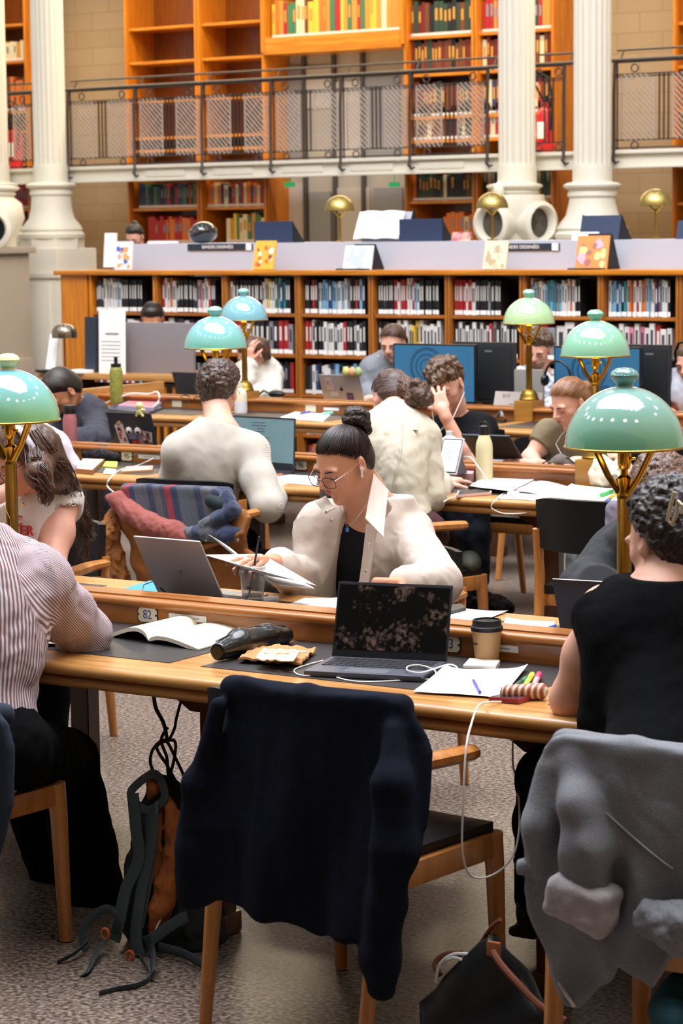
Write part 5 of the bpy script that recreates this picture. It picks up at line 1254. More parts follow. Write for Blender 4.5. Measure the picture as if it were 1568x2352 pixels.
# ---------------------------------------------------------------- girl in the olive tee
def girl_olive():
    J = dict(nk=at(1335, 985, 10.32), ch=at(1322, 1045, 10.33), pv=at(1330, 1150, 10.5), sR=at(1262, 1000, 10.22), sL=at(1395, 1000, 10.42), eR=at(1215, 1052, 10.12), wR=at(1232, 1066, 9.86), eL=at(1420, 1062, 10.2), wL=at(1325, 1062, 9.95),
             hL=at(1350, 1160, 10.5), hR=at(1300, 1160, 10.4), kL=at(1360, 1170, 10.05), kR=at(1290, 1170, 9.95), aL=at(1380, 1330, 10.0), aR=at(1300, 1330, 9.9))
    R = facing(at(1300, 930, 10.1), 48, 26, 0); k = 1.0; c = at(1307, 924, 10.15)
    def hair(s, P):
        scalp(s, c, R, k, .010); hclip(s, hairline(c, R, k, HL_Y, HL_SLICK)); s.chain([P(-.03, -.1, .03), P(-.01, -.12, -.02)], [.03, .02]); return (P(0, -.11, .03), R @ Vector((0, -1, .2)))
    t, P = simple_person('girl in an olive tee with pulled back light brown hair typing on a tablet', c, R, k, J, SK_B, hair, H_LT, 'olive_tee', mat('olive_jersey', '7b7058', .9, bump=(400, .15)), .005, .006, .5, mat('pale_jeans', '93a0a6', .9), .014, False,
        [((J['wR'], at(1195, 1060, 9.8)-J['wR'], (0, .2, -1)), dict(side=-1, curl=.5, curls=(.3, .4, .5, .6))), ((J['wL'], (-.9, -.3, 0), (0, 0, -1)), dict(side=1, curl=.5))], True, (.004, 9, 6), neckline=.035)
    scalp_strands(t, c, R, 1.0, (0, -1, .2), HL_Y, HL_SLICK, 300, H_LT, 3, .012)
    B().tube([P(-.07, .05, -.06), at(1288, 1000, 10.15), at(1276, 1020, 10.14), at(1292, 1050, 10.13)], .002, 6).make('earphone_wire', CABLE, t)
girl_olive()
# ---------------------------------------------------------------- reader in the dark hoodie, face down
def hoodie():
    J = dict(nk=at(165, 935, 10.35), ch=at(195, 985, 10.4), pv=at(210, 1080, 10.6), sR=at(110, 985, 10.2), sL=at(208, 955, 10.5), eL=at(222, 1010, 10.2), wL=at(150, 1015, 9.95), eR=at(80, 1010, 10.0), wR=at(110, 1020, 9.8),
             hL=at(230, 1090, 10.6), hR=at(190, 1090, 10.5), kL=at(240, 1100, 10.1), kR=at(180, 1100, 10.05), aL=at(250, 1250, 10.1), aR=at(190, 1250, 10.0))
    R = facing(at(135, 905, 10.15), 55, 52, 0); k = 1.08; c = at(140, 898, 10.18)
    def hair(s, P):
        scalp(s, c, R, k, .012); hclip(s, hairline(c, R, k, HL_Y, HL_LOW)); return (P(0, 0, .1), R @ Vector((0, 0, 1)))
    simple_person('dark haired reader in a charcoal hoodie with head bowed behind the pink bottle', c, R, k, J, SK_C, hair, H_DK, 'hoodie', mat('charcoal_hoodie', '3a3a44', .95, bump=(300, .2)), .006, .007, 1.0, NAVTR, .03, True,
        [((J['wL'], (-.8, -.5, 0), (0, 0, -1)), dict(side=1, curl=.5)), ((J['wR'], (-.2, -.9, .2), (0, 0, -1)), dict(side=-1, curl=.5))], True, (.009, 9, 6), neckline=.02)
hoodie()
# ---------------------------------------------------------------- writer at the left end of the middle table (mostly behind the girl)
def writer():
    J = dict(nk=at(75, 1000, 8.6), ch=at(70, 1060, 8.5), pv=at(60, 1230, 8.4), sR=at(120, 1030, 8.66), sL=at(30, 1030, 8.5), eR=at(175, 1105, 8.75), wR=at(168, 1068, 8.95), eL=at(20, 1110, 8.7), wL=at(60, 1080, 8.9),
             hL=at(40, 1240, 8.4), hR=at(100, 1240, 8.5), kL=at(60, 1230, 8.9), kR=at(130, 1230, 8.9), aL=at(70, 1400, 9), aR=at(140, 1400, 9))
    R = facing(at(70, 950, 8.7), 170, 35, 0); c = at(72, 945, 8.7)
    def hair(s, P): scalp(s, c, R, 1, .012); hclip(s, hairline(c, R, 1, HL_Y, HL_LOW)); return (P(0, 0, .1), R @ Vector((0, 0, 1)))
    simple_person('writer in a pale shirt mostly hidden behind the long haired girl, blue pen raised', c, R, 1, J, SK_B, hair, H_DK, 'pale_shirt', mat('pale_shirt', 'c9c6d2', .9), .007, .008, 1.0, NAVTR, .02, True,
        [((J['wR'], at(155, 1050, 9.0)-J['wR'], (-.6, 0, -1)), dict(side=-1, curl=.9))], True, (.006, 9, 6))
    single(B().tube([at(146, 1026, 8.98), at(152, 1062, 8.98)], .005, 8), 'pen', mat('pen_blue', '3048b8', .3), 'blue topped pen held by the writer behind the long haired girl', 'pen')
writer()
# ---------------------------------------------------------------- the far table
def far_people():
    # dark haired woman in a fluffy white jumper, hand at her cheek
    J = dict(nk=at(590, 838, 13.4), ch=at(598, 875, 13.4), pv=at(600, 960, 13.5), sR=at(570, 855, 13.3), sL=at(618, 862, 13.45), eL=at(622, 905, 13.3), wL=at(578, 905, 13.1), eR=at(560, 895, 13.1), wR=at(572, 835, 13.15)); sit(J, (0, -1, 0))
    R = facing(at(575, 810, 13.2), 50, 38, 0); c = at(576, 812, 13.25)
    def hair(s, P): scalp(s, c, R, 1, .012); hclip(s, hairline(c, R, 1, HL_Y, HL_LOW)); s.chain([P(-.03, -.08, 0), P(-.05, -.05, -.08), P(-.05, -.0, -.16)], [.06, .05, .02]); return (P(0, 0, .1), R @ Vector((0, 0, 1)))
    simple_person('brown haired woman in a white jumper resting her cheek, half behind the far lamp', c, R, 1, J, SK_D, hair, H_BRN, 'white_jumper', mat('fluffy_white', 'd8d2c6', 1, bump=(120, .5)), .0075, .009, 1.0, NAVTR, .03, False, [((J['wR'], (0, .1, 1), (.3, .9, 0)), dict(side=-1, curl=.4))], True, (.008, 12, 6))
    # woman in a grey cardigan
    J = dict(nk=at(897, 830, 13.45), ch=at(882, 875, 13.45), pv=at(882, 960, 13.6), sR=at(858, 850, 13.35), sL=at(925, 850, 13.5), eR=at(842, 905, 13.3), wR=at(852, 915, 13.05), eL=at(935, 905, 13.4), wL=at(900, 915, 13.1)); sit(J, (0, -1, 0))
    R = facing(at(900, 790, 13.3), 22, 22, 0); c = at(902, 786, 13.35)
    def hair(s, P): scalp(s, c, R, 1, .012); hclip(s, hairline(c, R, 1, HL_Y, HL_SLICK)); s.chain([P(.06, -.03, -.0), P(.07, -.02, -.12), P(.07, .0, -.2)], [.035, .03, .01]); s.chain([P(-.06, -.03, -.0), P(-.07, -.02, -.12)], [.035, .03]); return (P(0, 0, .12), R @ Vector((0, 0, 1)), (150, 5))
    t, P = simple_person('centre parted brown haired woman in a grey cardigan behind a stickered silver laptop', c, R, 1, J, SK_B, hair, H_BRN, 'grey_cardigan', mat('grey_knit', '7d8188', .95, bump=(200, .3)), .007, .009, 1.0, NAVTR, .028, False, [((J['wR'], (-.2, -1, 0), (0, 0, -1)), dict(side=-1, curl=.5))], True, (.006, 12, 6))
    scalp_strands(t, c, R, 1.0, (0, -.8, -.1), HL_Y, HL_SLICK, 220, H_BRN, 4, .014)
    B().tube([P(.08, .0, -.02), P(.07, .05, -.12), P(.06, .06, -.2)], .003, 6).make('earphone_wire', CABLE, t)
    s = Sdf(.02); s.ell(J['ch']+Vector((.02, -.11, .06)), (.06, .035, .12), None, .02); put(s, .009, 'green_top', mat('sage_green', '9db08a', .9), t)
    # stubbled man in a pale hoodie
    J = dict(nk=at(1240, 868, 13.5), ch=at(1232, 905, 13.5), pv=at(1232, 1000, 13.6), sR=at(1195, 880, 13.4), sL=at(1280, 880, 13.55), eR=at(1180, 930, 13.3), wR=at(1210, 940, 13.05), eL=at(1300, 930, 13.4), wL=at(1260, 940, 13.1)); sit(J, (0, -1, 0))
    R = facing(at(1228, 805, 13.4), 12, 24, -6); c = at(1234, 802, 13.4)
    def hair(s, P): scalp(s, c, R, 1, .014); hclip(s, hairline(c, R, 1, HL_Y, [-.07, -.06, -.03, .01, .01, .025, .045, .045, .05])); curls(s, c, R, 1, 200, 6, size=.018, zmin=.0); s.disp = waves(.003, 30, 2); return (P(0, 0, .1), R @ Vector((0, 0, 1)))
    t, P = simple_person('stubbled brown haired man in a white and grey hoodie behind the far right lamp', c, R, 1, J, SK_D, hair, H_MID, 'pale_hoodie', mat('camo_hoodie', 'd4d6da', .95, var=(30, '8f939b', .06)), .007, .009, 1.0, NAVTR, .034, True, None, True, (.01, 12, 6), neckline=.06)
    s = Sdf(.01); s.ell(P(0, .045, -.072), (.055, .055, .042), R); s.clip(lambda x, y, z: 0*x+0*y+0*z-1); put(s, .005, 'beard', mat('stubble', '8a6552', .9), t)
    # person with headphones at the right edge
    J = dict(nk=at(1580, 872, 12.95), ch=at(1560, 915, 12.95), pv=at(1560, 1010, 13.1), sR=at(1536, 895, 12.9), sL=at(1640, 895, 13.1), eR=at(1525, 950, 12.85), wR=at(1560, 960, 12.7), eL=at(1650, 950, 13), wL=at(1600, 960, 12.8)); sit(J, (0, -1, 0))
    R = facing(at(1580, 830, 12.9), 25, 20, 0); c = at(1584, 832, 12.9)
    def hair(s, P): scalp(s, c, R, 1, .01); hclip(s, hairline(c, R, 1, HL_Y, HL_LOW)); return (P(0, 0, .1), R @ Vector((0, 0, 1)))
    t, P = simple_person('person in a pale grey tee with black headphones cut off by the right edge', c, R, 1, J, SK_D, hair, H_MID, 'grey_tee', mat('pale_grey_jersey', 'b9bdca', .9), .007, .009, .6, NAVTR, .024, True, None, True, (.006, 12, 6))
    B().tube([P(.09, 0, -.01), P(.092, -.01, .05), P(.06, -.01, .115), P(0, -.01, .135), P(-.09, 0, 0)], .009, 8).make('headphone_band', PLAST, t)
    s = Sdf(.01); s.ell(P(.096, 0, -.012), (.02, .036, .045), R); put(s, .005, 'ear_cup', PLAST, t)
    # dark hair above the grey screen at the information desk
    c = at(350, 732, 14.2); J = dict(nk=c+Vector((0, .04, -.14)), ch=c+Vector((0, .06, -.3)), pv=c+Vector((0, .1, -.6)), sR=c+Vector((-.16, .04, -.22)), sL=c+Vector((.16, .04, -.22))); J['pv'] = c+Vector((0, .1, -.55)); sit(J, (0, -1, 0))
    R = facing(c, 10, 35, 0)
    def hair(s, P): scalp(s, c, R, 1, .016); hclip(s, hairline(c, R, 1, HL_Y, HL_LOW)); s.ell(P(0, -.03, .1), (.05, .05, .03)); return (P(0, 0, .1), R @ Vector((0, 0, 1)))
    simple_person('person at the information desk, only black hair showing above the grey screen', c, R, 1, J, SK_C, hair, H_DK, 'dark_top', DARKTR, .009, .011, 0, NAVTR, .02, False, None, True, None)
    # person standing far behind the bookshelves
    c = at(309, 543, 17.6); J = dict(nk=c+Vector((0, .03, -.15)), ch=c+Vector((0, .05, -.32)), pv=c+Vector((0, .05, -.75)), sR=c+Vector((-.17, .03, -.22)), sL=c+Vector((.17, .03, -.22)), kR=c+Vector((-.1, .04, -1.2)), kL=c+Vector((.1, .04, -1.2)), hR=c+Vector((-.1, .05, -.8)), hL=c+Vector((.1, .05, -.8)), aR=Vector((c.x-.1, c.y+.05, .11)), aL=Vector((c.x+.1, c.y+.05, .11)), toe=Vector((0, -1, 0)))
    R = facing(c, 25, 30, 0)
    def hair(s, P): scalp(s, c, R, 1, .012); hclip(s, hairline(c, R, 1, HL_Y, HL_LOW)); s.ell(P(0, -.06, .1), (.035, .035, .03)); return (P(0, 0, .1), R @ Vector((0, 0, 1)))
    simple_person('dark haired person far back, forehead showing over the grey ledge at left', c, R, 1, J, SK_D, hair, H_DK, 'dark_top', DARKTR, .009, .011, 0, NAVTR, .02, False, None, True, None)
far_people()
# ================================================================== INFORMATION DESK, LEDGE DISPLAYS
t = thing('information_desk', 'oak information desk with turned slats under its top, left, before the low bookshelves', 'desk', (at(330, 870, 13.7).x, 13.7, 0))
xa, xb = at(88, 870, 13.4).x, at(470, 870, 13.4).x; zt = at(300, 861, 13.4).z
B().box(((xa+xb)/2, 13.7, zt-.02), (xb-xa, .62, .045), bev=.01).make('desk_top', W_T, t)
for k in range(9): B().box((at(318+k*21, 900, 13.45).x, 13.45, zt/2-.03), (.028, .03, zt-.1), bev=.006).make('slat', W_O, t)
for x in (xa+.05, xb-.05): B().box((x, 13.7, zt/2-.03), (.06, .5, zt-.08)).make('leg', W_D, t)
B().box(((xa+xb)/2, 13.95, zt/2), (xb-xa-.1, .02, zt-.2)).make('back_board', W_D, t)
p, q = at(285, 860, 13.6), at(445, 742, 13.6)
b = B().box(((p.x+q.x)/2, 13.6, zt+(q.z-zt)/2), (q.x-p.x, .03, q.z-zt), bev=.006); single(b, 'privacy_screen', mat('screen_grey', '8d878c', .35, metal=.2), 'plain grey screen panel standing on the information desk', 'screen')
def stand_sheet(u0, u1, v0, v1, y, name, m, label, cat, lean=.03, th=.006, mats=None):
    """upright sheet or board leaning back, standing at pixel box"""
    a, c = at(u0, v1, y), at(u1, v0, y)
    b = B(); M = frame(((a.x+c.x)/2, y, a.z), (1, 0, 0), (0, lean, 1)); b.M = M
    w, h = c.x-a.x, c.z-a.z; b.box((0, h/2, 0), (w, h, th)); return b, w, h, M
b, w, h, M = stand_sheet(228, 285, 712, 856, 13.5, '', None, '', ''); b.box((0, h*.62, .004), (w*.5, .012, .001), mi=1)
for k in range(6): b.box((-.01, h*(.5-.06*k), .004), (w*.72, .004, .001), mi=1)
single(b, 'notice_board', [WHITE, mat('notice_print', '7c8088', .7)], 'tall white printed notice standing on the information desk beside the grey screen', 'notice')
b = stand_sheet(207, 229, 728, 857, 13.56, '', None, '', '', th=.12)[0]; single(b, 'computer_monitor', mat('dark_blue_plastic', '2c3440', .4), 'dark blue monitor seen edge on, left of the tall white notice', 'monitor')
b = stand_sheet(104, 124, 766, 853, 13.5, '', None, '', '', lean=.25)[0]; b.box((.0, -.02, .0), (.02, .06, .02)); single(b, 'paper_notice', WHITE, 'narrow white leaning notice left of the bronze lamp', 'notice')
x, y = at(150, 850, 13.5).x, 13.5; t = thing('table_lamp', 'small bronze metal dome lamp on the information desk', 'lamp', (x, y, zt))
z0 = at(150, 776, y).z; r = .092
B().lathe([(.06, zt), (.055, zt+.012), (.006, zt+.016), (.006, z0+.01)], (x, y, 0), 20).make('stem', IRON, t)
B().lathe([(r, z0), (r, z0+.03), (r*.95, z0+.06), (r*.7, z0+.088), (r*.35, z0+.1), (0, z0+.102)], (x, y, 0), 36).lathe([(0, z0+.098), (r*.6, z0+.085), (r*.96, z0+.03), (r*.97, z0)], (x, y, 0), 36).make('shade', mat('bronze_shade', '8f8474', .18, metal=.9), t)
B().box((x-.02, y-.1, zt+.012), (.25, .12, .02), bev=.004).make('keyboard_tray', PLAST, t)
single(B().box((at(195, 845, 13.5).x, 13.45, zt+.012), (.16, .16, .02), bev=.003), 'paper_stack', WHITE, 'short stack of white paper on the left end of the information desk', 'paper')
# low wall that closes the left end of far table is part of that table
YL = YS+.5
def rest(u0, u1, v0, v1, y, m, label, lean=.35, book=None):
    a, c = at(u0, v1, y), at(u1, v0, y); w = c.x-a.x; h = c.z-a.z
    t = thing('book_rest', label, 'book rest', ((a.x+c.x)/2, y, a.z))
    b = B(); P0 = Vector(((a.x+c.x)/2, y, LEDGE)); M = frame(P0, (1, 0, 0), (0, lean, 1)); b.M = M; b.box((0, h/2, 0), (w, h, .012)); b.make('rest_panel', m, t)
    pr = [(0, 0), (.0+lean*h, h), (lean*h+.16, 0)]
    b = B(); b.prism([(c.x-.012, y+p_, LEDGE+q_) for p_, q_ in pr], (0, 0, 0), (.012, 0, 0)); b.make('side_wedge', BLACK, t); B().prism([(a.x, y+p_, LEDGE+q_) for p_, q_ in pr], (0, 0, 0), (.012, 0, 0)).make('side_wedge', BLACK, t)
    return t, M, w, h
rest(585, 672, 506, 556, YL, NAVY, 'dark navy sloping book rest on the ledge, left one near the gold lamp', lean=-.02)
rest(918, 1016, 502, 555, YL, NAVY, 'dark navy sloping book rest on the ledge right of the big open white book', lean=-.02)
t, M, w, h = rest(832, 930, 478, 555, YL+.05, GREYP, 'grey sloping book rest carrying the large open white book', lean=.5)
bk = thing('open_book', 'large open white book resting on the grey sloping rest', 'book', M.translation)
def pages(M, w, h, t, m=WHITE, th=.02):
    for s in (-1, 1):
        def f(u, v): return M @ Vector((s*(u*w/2), v*h, .018+.018*sin(pi*min(u*1.15, 1))))
        B().grid(f, 10, 4, th=-.012*s).make('page_block', m, t)
pages(frame(M.translation+Vector((-.05, -.01, .01)), (1, 0, .0), (0, .5, 1)), w*1.05, h*.92, bk)
rest(1330, 1420, 497, 556, YL, NAVY, 'dark navy book rest with a white book at the base of the right column', lean=.3)
b = stand_sheet(1312, 1372, 532, 557, YL-.06, '', None, '', '', lean=.3)[0]; single(b, 'paperback', WHITE, 'white book lying against the right navy book rest', 'book')
b = stand_sheet(1036, 1078, 532, 556, YL, '', None, '', '', lean=.4, th=.015)[0]; single(b, 'paperback', mat('rose_cover', 'c9a68c', .6, var=(20, 'a8586a', .1)), 'small pink and yellow paperback lying right of the navy rest on the ledge', 'book')
b = stand_sheet(1552, 1600, 505, 556, YL, '', None, '', '', lean=.3, th=.02)[0]; single(b, 'book_rest', NAVY, 'navy book rest cut off by the right edge of the view', 'book rest')
def cover(u0, u1, v0, v1, y, label, cols, lean=.3, seed=1, stand=False, yaw=.12):
    a, c = at(u0, v1, y), at(u1, v0, y); w, h = c.x-a.x, c.z-a.z; g = random.Random(seed)
    t = thing('display_book', label, 'book', ((a.x+c.x)/2, y, STOP)); M = frame(((a.x+c.x)/2, y, STOP+.004), (1, yaw, 0), (0, lean, 1))
    ms = [mat('cover_'+k, k, .5) for k in cols]
    b = B(); b.M = M; b.box((0, h/2, 0), (w, h, .015)); b.make('cover', ms[0], t)
    b = B(); b.M = M
    for k in range(14):
        x_, y_ = g.uniform(-.36, .36)*w, g.uniform(.1, .75)*h; r_ = g.uniform(.05, .14)*w; n = g.choice((7, 9, 12))
        b.prism([(x_+r_*cos(2*pi*i/n)*g.uniform(.7, 1.2), y_+1.2*r_*sin(2*pi*i/n)*g.uniform(.7, 1.2), .008) for i in range(n)], (0, 0, 0), (0, 0, .0008+.0001*k), mi=1+k % (len(cols)-1))
    b.make('cover_picture', ms[1:], t)
    if stand:
        b = B(); b.prism([(a.x+w*.2, y+.02, STOP), (a.x+w*.2, y+.02+lean*h*1.05, STOP+h*1.05), (a.x+w*.2, y+.14+lean*h, STOP)], (0, 0, 0), (w*.8, 0, 0)); b.box((a.x+w*.4, y-.02, STOP+.006), (w*1.1, .08, .012)); b.make('stand', BLACK, t)
    return t
cover(262, 300, 548, 614, YS+.1, 'upright picture book with red and blue shapes at the left end of the ledge', ['d8dce4', 'c04a50', '4a62b0', 'e0a050'], seed=3, lean=.15)
b = stand_sheet(240, 262, 535, 614, YS+.08, '', None, '', '', lean=.1, th=.03)[0]; single(b, 'white_display_box', WHITE, 'narrow white upright display box, leftmost thing on the bookshelf top', 'box')
cover(582, 625, 545, 614, YS+.08, 'yellow comic book propped on the bookshelf top', ['d9a93c', 'e8e2d8', '8a4a3a', 'e8e2d8', 'c8642c'], seed=4)
cover(790, 850, 556, 613, YS+.08, 'white and pale blue book on a black stand below the open white book', ['dfe4ea', 'a8b8c8', 'b8c4d0'], seed=5, stand=True)
cover(1110, 1160, 547, 615, YS+.08, 'cream patterned book propped on the bookshelf top below the round vents', ['d8ccb0', '9a8c74', 'c9b89a', 'b0a07c'], seed=6)
cover(1322, 1392, 537, 617, YS+.08, 'orange picture book on a black stand at the right of the bookshelf top', ['d98a48', 'e8b070', 'a8685a', 'c9a8b8', 'f0c888'], seed=7, stand=True)
# helmet
c = at(468, 540, YL+.1); c.z = LEDGE+.085; t = thing('helmet', 'glossy black motorcycle helmet on the grey ledge', 'helmet', (c.x, c.y, LEDGE))
s = Sdf(.02); s.ell(c, (.10, .12, .085)); s.ell(c+Vector((-.02, -.05, -.03)), (.07, .07, .05)); put(s, .006, 'shell', mat('gloss_black', '141416', .08, coat=1), t)
s = Sdf(.01); s.ell(c+Vector((-.015, -.075, .0)), (.075, .05, .035)); put(s, .005, 'visor', mat('visor_smoke', '3a2a2c', .05, coat=1), t)
s = Sdf(.01); s.ell(c+Vector((-.09, -.02, -.02)), (.02, .03, .03)); put(s, .005, 'red_pad', mat('helmet_red', 'a82a2c', .3), t)
single(B().box((at(374, 552, YL).x, YL, LEDGE+.01), (.2, .14, .018), bev=.004), 'paper_stack', WHITE, 'loose white papers lying on the left of the grey ledge', 'paper')
for u, lab in ((780, 'gold dome lamp on the grey ledge left of the open white book'), (1130, 'gold dome lamp on the ledge in front of the carved console'), (1505, 'gold dome lamp on the ledge near the right edge')):
    y = YL+.35; rim = at(u, 484 if u < 1000 else 478 if u < 1400 else 472, y); x = rim.x; z0 = rim.z; t = thing('ledge_lamp', lab, 'lamp', (x, y, LEDGE)); r = .118
    B().lathe([(.04, LEDGE), (.04, LEDGE+.008), (.009, LEDGE+.012), (.009, z0-.02)], (x, y, 0), 16).make('pole', BRASS, t)
    B().lathe([(r*cos(a), z0+.118*sin(a)) for a in [pi/2*i/12 for i in range(13)]], (x, y, 0), 40).lathe([(r*.97*cos(a), z0+.115*sin(a)) for a in [pi/2*i/12 for i in range(12, -1, -1)]], (x, y, 0), 40).make('shade', mat('brushed_gold', 'b09a5c', .34, metal=1, bump=(60, .1)), t)
    b = B(); b.tube([(x, y, z0-.05), (x-.055, y, z0+.005)], .007, 8).tube([(x, y, z0-.05), (x+.055, y, z0+.005)], .007, 8); b.make('arms', BRASSP, t)

# ================================================================== LAPTOPS AND SCREENS
def laptop(label, hl, hr, top, lidm, base_dir, depth=.21, screen=None, cat='laptop', basem=None, keys=True):
    """hl, hr hinge ends; top = middle of the lid's upper edge; base_dir = +1 base on the far side, -1 base towards the camera"""
    hl, hr, top = Vector(hl), Vector(hr), Vector(top); hr.z = hl.z = (hl.z+hr.z)/2
    X = (hr-hl).normalized(); w = (hr-hl).length; mid = (hl+hr)/2; d = (top-CO)/(top-CO).y; top = CO+d*((mid-CO).dot(X)/d.dot(X))   # the lid stands square on its hinge
    up = top-mid; h = up.length; up = (up-X*up.dot(X)).normalized()
    n = X.cross(up).normalized()
    g = Vector((-X.y, X.x, 0))*base_dir; basem = basem or lidm
    t = thing('laptop', label, cat, (mid.x, mid.y, hl.z-.015))
    sg = 1 if n.dot(g) > 0 else -1; n = n*sg            # n points to the user's side
    b = B(); R3 = Matrix((X, up, X.cross(up))).transposed(); b.box(mid+up*h/2, (w, h, .006), rot=R3, bev=.005); b.make('lid', lidm, t)
    b = B(); b.box(mid+g*depth/2-Vector((0, 0, .006)), (w, depth, .014), rot=Matrix((X, g, X.cross(g))).transposed(), bev=.005); b.make('base', basem, t)
    if screen:
        b = B(); b.box(mid+up*h*.53+n*.0035, (w*.965, h*.86, .001), rot=R3); b.make('screen', screen, t)
    if keys:
        b = B(); nx, ny = 13, 5
        for i in range(nx):
            for j in range(ny):
                c = mid+X*((i-(nx-1)/2)*w*.069)+g*(depth*.14+j*depth*.105)+Vector((0, 0, .0015)); b.box(c, (w*.058, depth*.085, .002), rot=Matrix((X, g, X.cross(g))).transposed())
        b.make('keys', mat('keys_dark', '232327', .5), t)
        b = B(); b.box(mid+g*depth*.82+Vector((0, 0, .001)), (w*.36, depth*.26, .0008), rot=Matrix((X, g, X.cross(g))).transposed()); b.make('trackpad', mat('trackpad', '6d6f76', .3), t)
    return t, mid, X, up, n, w, h, g
def painted_reflections(name):  # cloudy reflections on the black screen, painted into its colour as noise specks
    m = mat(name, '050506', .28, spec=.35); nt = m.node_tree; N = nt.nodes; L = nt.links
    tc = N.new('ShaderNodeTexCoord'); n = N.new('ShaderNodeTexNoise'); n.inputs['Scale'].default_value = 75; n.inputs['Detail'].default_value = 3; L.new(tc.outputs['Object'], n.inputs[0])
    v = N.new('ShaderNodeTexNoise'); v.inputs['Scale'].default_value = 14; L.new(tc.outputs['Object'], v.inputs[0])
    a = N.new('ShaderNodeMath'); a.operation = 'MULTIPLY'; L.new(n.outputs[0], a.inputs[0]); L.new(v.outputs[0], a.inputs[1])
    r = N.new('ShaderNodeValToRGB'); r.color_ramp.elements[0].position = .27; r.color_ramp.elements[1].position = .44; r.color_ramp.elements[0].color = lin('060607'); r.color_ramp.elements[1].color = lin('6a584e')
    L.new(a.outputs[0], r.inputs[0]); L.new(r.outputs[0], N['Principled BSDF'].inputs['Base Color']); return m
z = TZ+.016
t, mid, X, up, n, w, h, g = laptop('open space grey laptop with painted reflections on black screen, centre of the near table', on(762, 1507, z), on(1026, 1520, z), at(908, 1340, 5.20), mat('space_grey_lid', '3a3b40', .35, metal=.7), -1, .215, painted_reflections('screen_painted_reflections'), basem=mat('space_grey_base', '5c5e6a', .4, metal=.5))
b = B(); b.box(mid+g*.214+Vector((-.01, 0, -.002)), (.05, .003, .004), rot=Matrix((X, g, X.cross(g))).transposed()); b.make('front_notch', SILVER, t)
t, mid, X, up, n, w, h, g = laptop('old silver laptop seen from behind, blue sheen on its leaning lid', on(368, 1371, z), on(519, 1386, z), at(382, 1237, 5.5), mat('silver_lid', 'b0adb0', .4, metal=.45, bump=(200, .03)), 1, .21, PLAST, basem=SILVER)
b = B(); c = mid+up*h*.48-n*.0036+X*.005; b.tube([c+X*cos(2*pi*k/20)*.011+up*sin(2*pi*k/20)*.011 for k in range(20)], .0009, 5, closed=True)
b.tube([c-X*.004-up*.006, c-X*.001+up*.007], .0008, 4).tube([c-X*.0025, c+X*.0005+up*.001, c+X*.0-up*.004], .0008, 4).tube([c+X*.001-up*.007, c+X*.004+up*.004], .0008, 4); b.make('round_logo', SILVER, t)
B().tube([at(360, 1370, 5.62), at(340, 1366, 5.6), at(326, 1360, 5.6), at(330, 1343, 5.62), at(352, 1335, 5.64)], .0017, 6).make('earphone_cable', PLAST, t)
B().tube([at(368, 1350, 5.6), at(380, 1362, 5.6), at(392, 1368, 5.6), at(372, 1374, 5.6), at(362, 1360, 5.6)], .003, 6).make('cable_plug', PLAST, t)
t, *_ = laptop('dark grey laptop lid with wooden reflection, right end of the near table', on(1288, 1455, z), on(1452, 1466, z), at(1350, 1333, 5.62), mat('dark_mirror_lid', '77787e', .22, metal=.85), 1, .2, PLAST, basem=ALU)
scr = mat('dim_blue_screen', '5a7076', .25, emit=('5f7c84', .45)); 
t, mid, X, up, n, w, h, g = laptop('dark laptop showing a teal grey page in front of the man in the sweater', on(532, 1072, z), on(676, 1082, z), at(606, 957, 9.16), mat('laptop_dark', '3d4147', .4, metal=.4), -1, .24, scr)
b = B()
gg = random.Random(3)
for k in range(12): b.box(mid+up*h*(.88-.055*k)+n*.0046+X*(-.02+gg.uniform(-.02, .02)), (gg.uniform(.04, .12), .003, .0004), rot=Matrix((X, up, X.cross(up))).transposed())
b.make('screen_text', mat('screen_text', '34454b', .4), t)
B().box(mid+up*h*.12+n*.0046, (w*.96, .008, .0004), rot=Matrix((X, up, X.cross(up))).transposed()).make('task_bar', BLACK, t)
t, mid, X, up, n, w, h, g = laptop('dark laptop lid covered in stickers with googly eyes, middle table left', on(262, 1027, z), on(364, 1032, z), at(295, 948, 9.44), mat('slate_lid', '3c424e', .35, metal=.5), 1, .2, PLAST, basem=SILVER)
rm = Matrix((X, up, X.cross(up))).transposed(); f = -.0042 if n.dot(X.cross(up)) > 0 else .0042; o_ = mid-n*.0042
def stick(dx, dy, sw, sh, cols, rot=0, nm='sticker'):
    q = Matrix.Rotation(rot, 3, 'Z'); b = B(); b.box(o_+X*dx+up*dy, (sw, sh, .001), rot=rm @ q); gg = random.Random(int(dx*999)+7)
    for k in range(5): b.box(o_-n*.0007+X*(dx+gg.uniform(-.3, .3)*sw)+up*(dy+gg.uniform(-.3, .3)*sh), (sw*gg.uniform(.12, .35), sh*gg.uniform(.12, .35), .0008), rot=rm @ q, mi=1+k % (len(cols)-1))
    b.make(nm, [mat('stk_'+c, c, .4) for c in cols], t)
stick(-.07, .07, .055, .12, ['cfc4c8', '8a5a50', 'c04a40', '3a3438'], .15); stick(-.075, .135, .03, .022, ['c9b89a', '8a7a5a', 'a89878'], .5); stick(.012, .03, .045, .03, ['c43434', 'd84a3c', 'b02c2c']); stick(.07, .06, .06, .08, ['a8807a', '5a3a34', 'd8c4bc', '2c2426'], -.3); stick(.10, .05, .035, .09, ['cfc0bc', '3a2c2c', '8a5a50'], -.2); stick(.015, .075, .09, .05, ['6a6c8c', '7c7ea0', '5a5c78'])
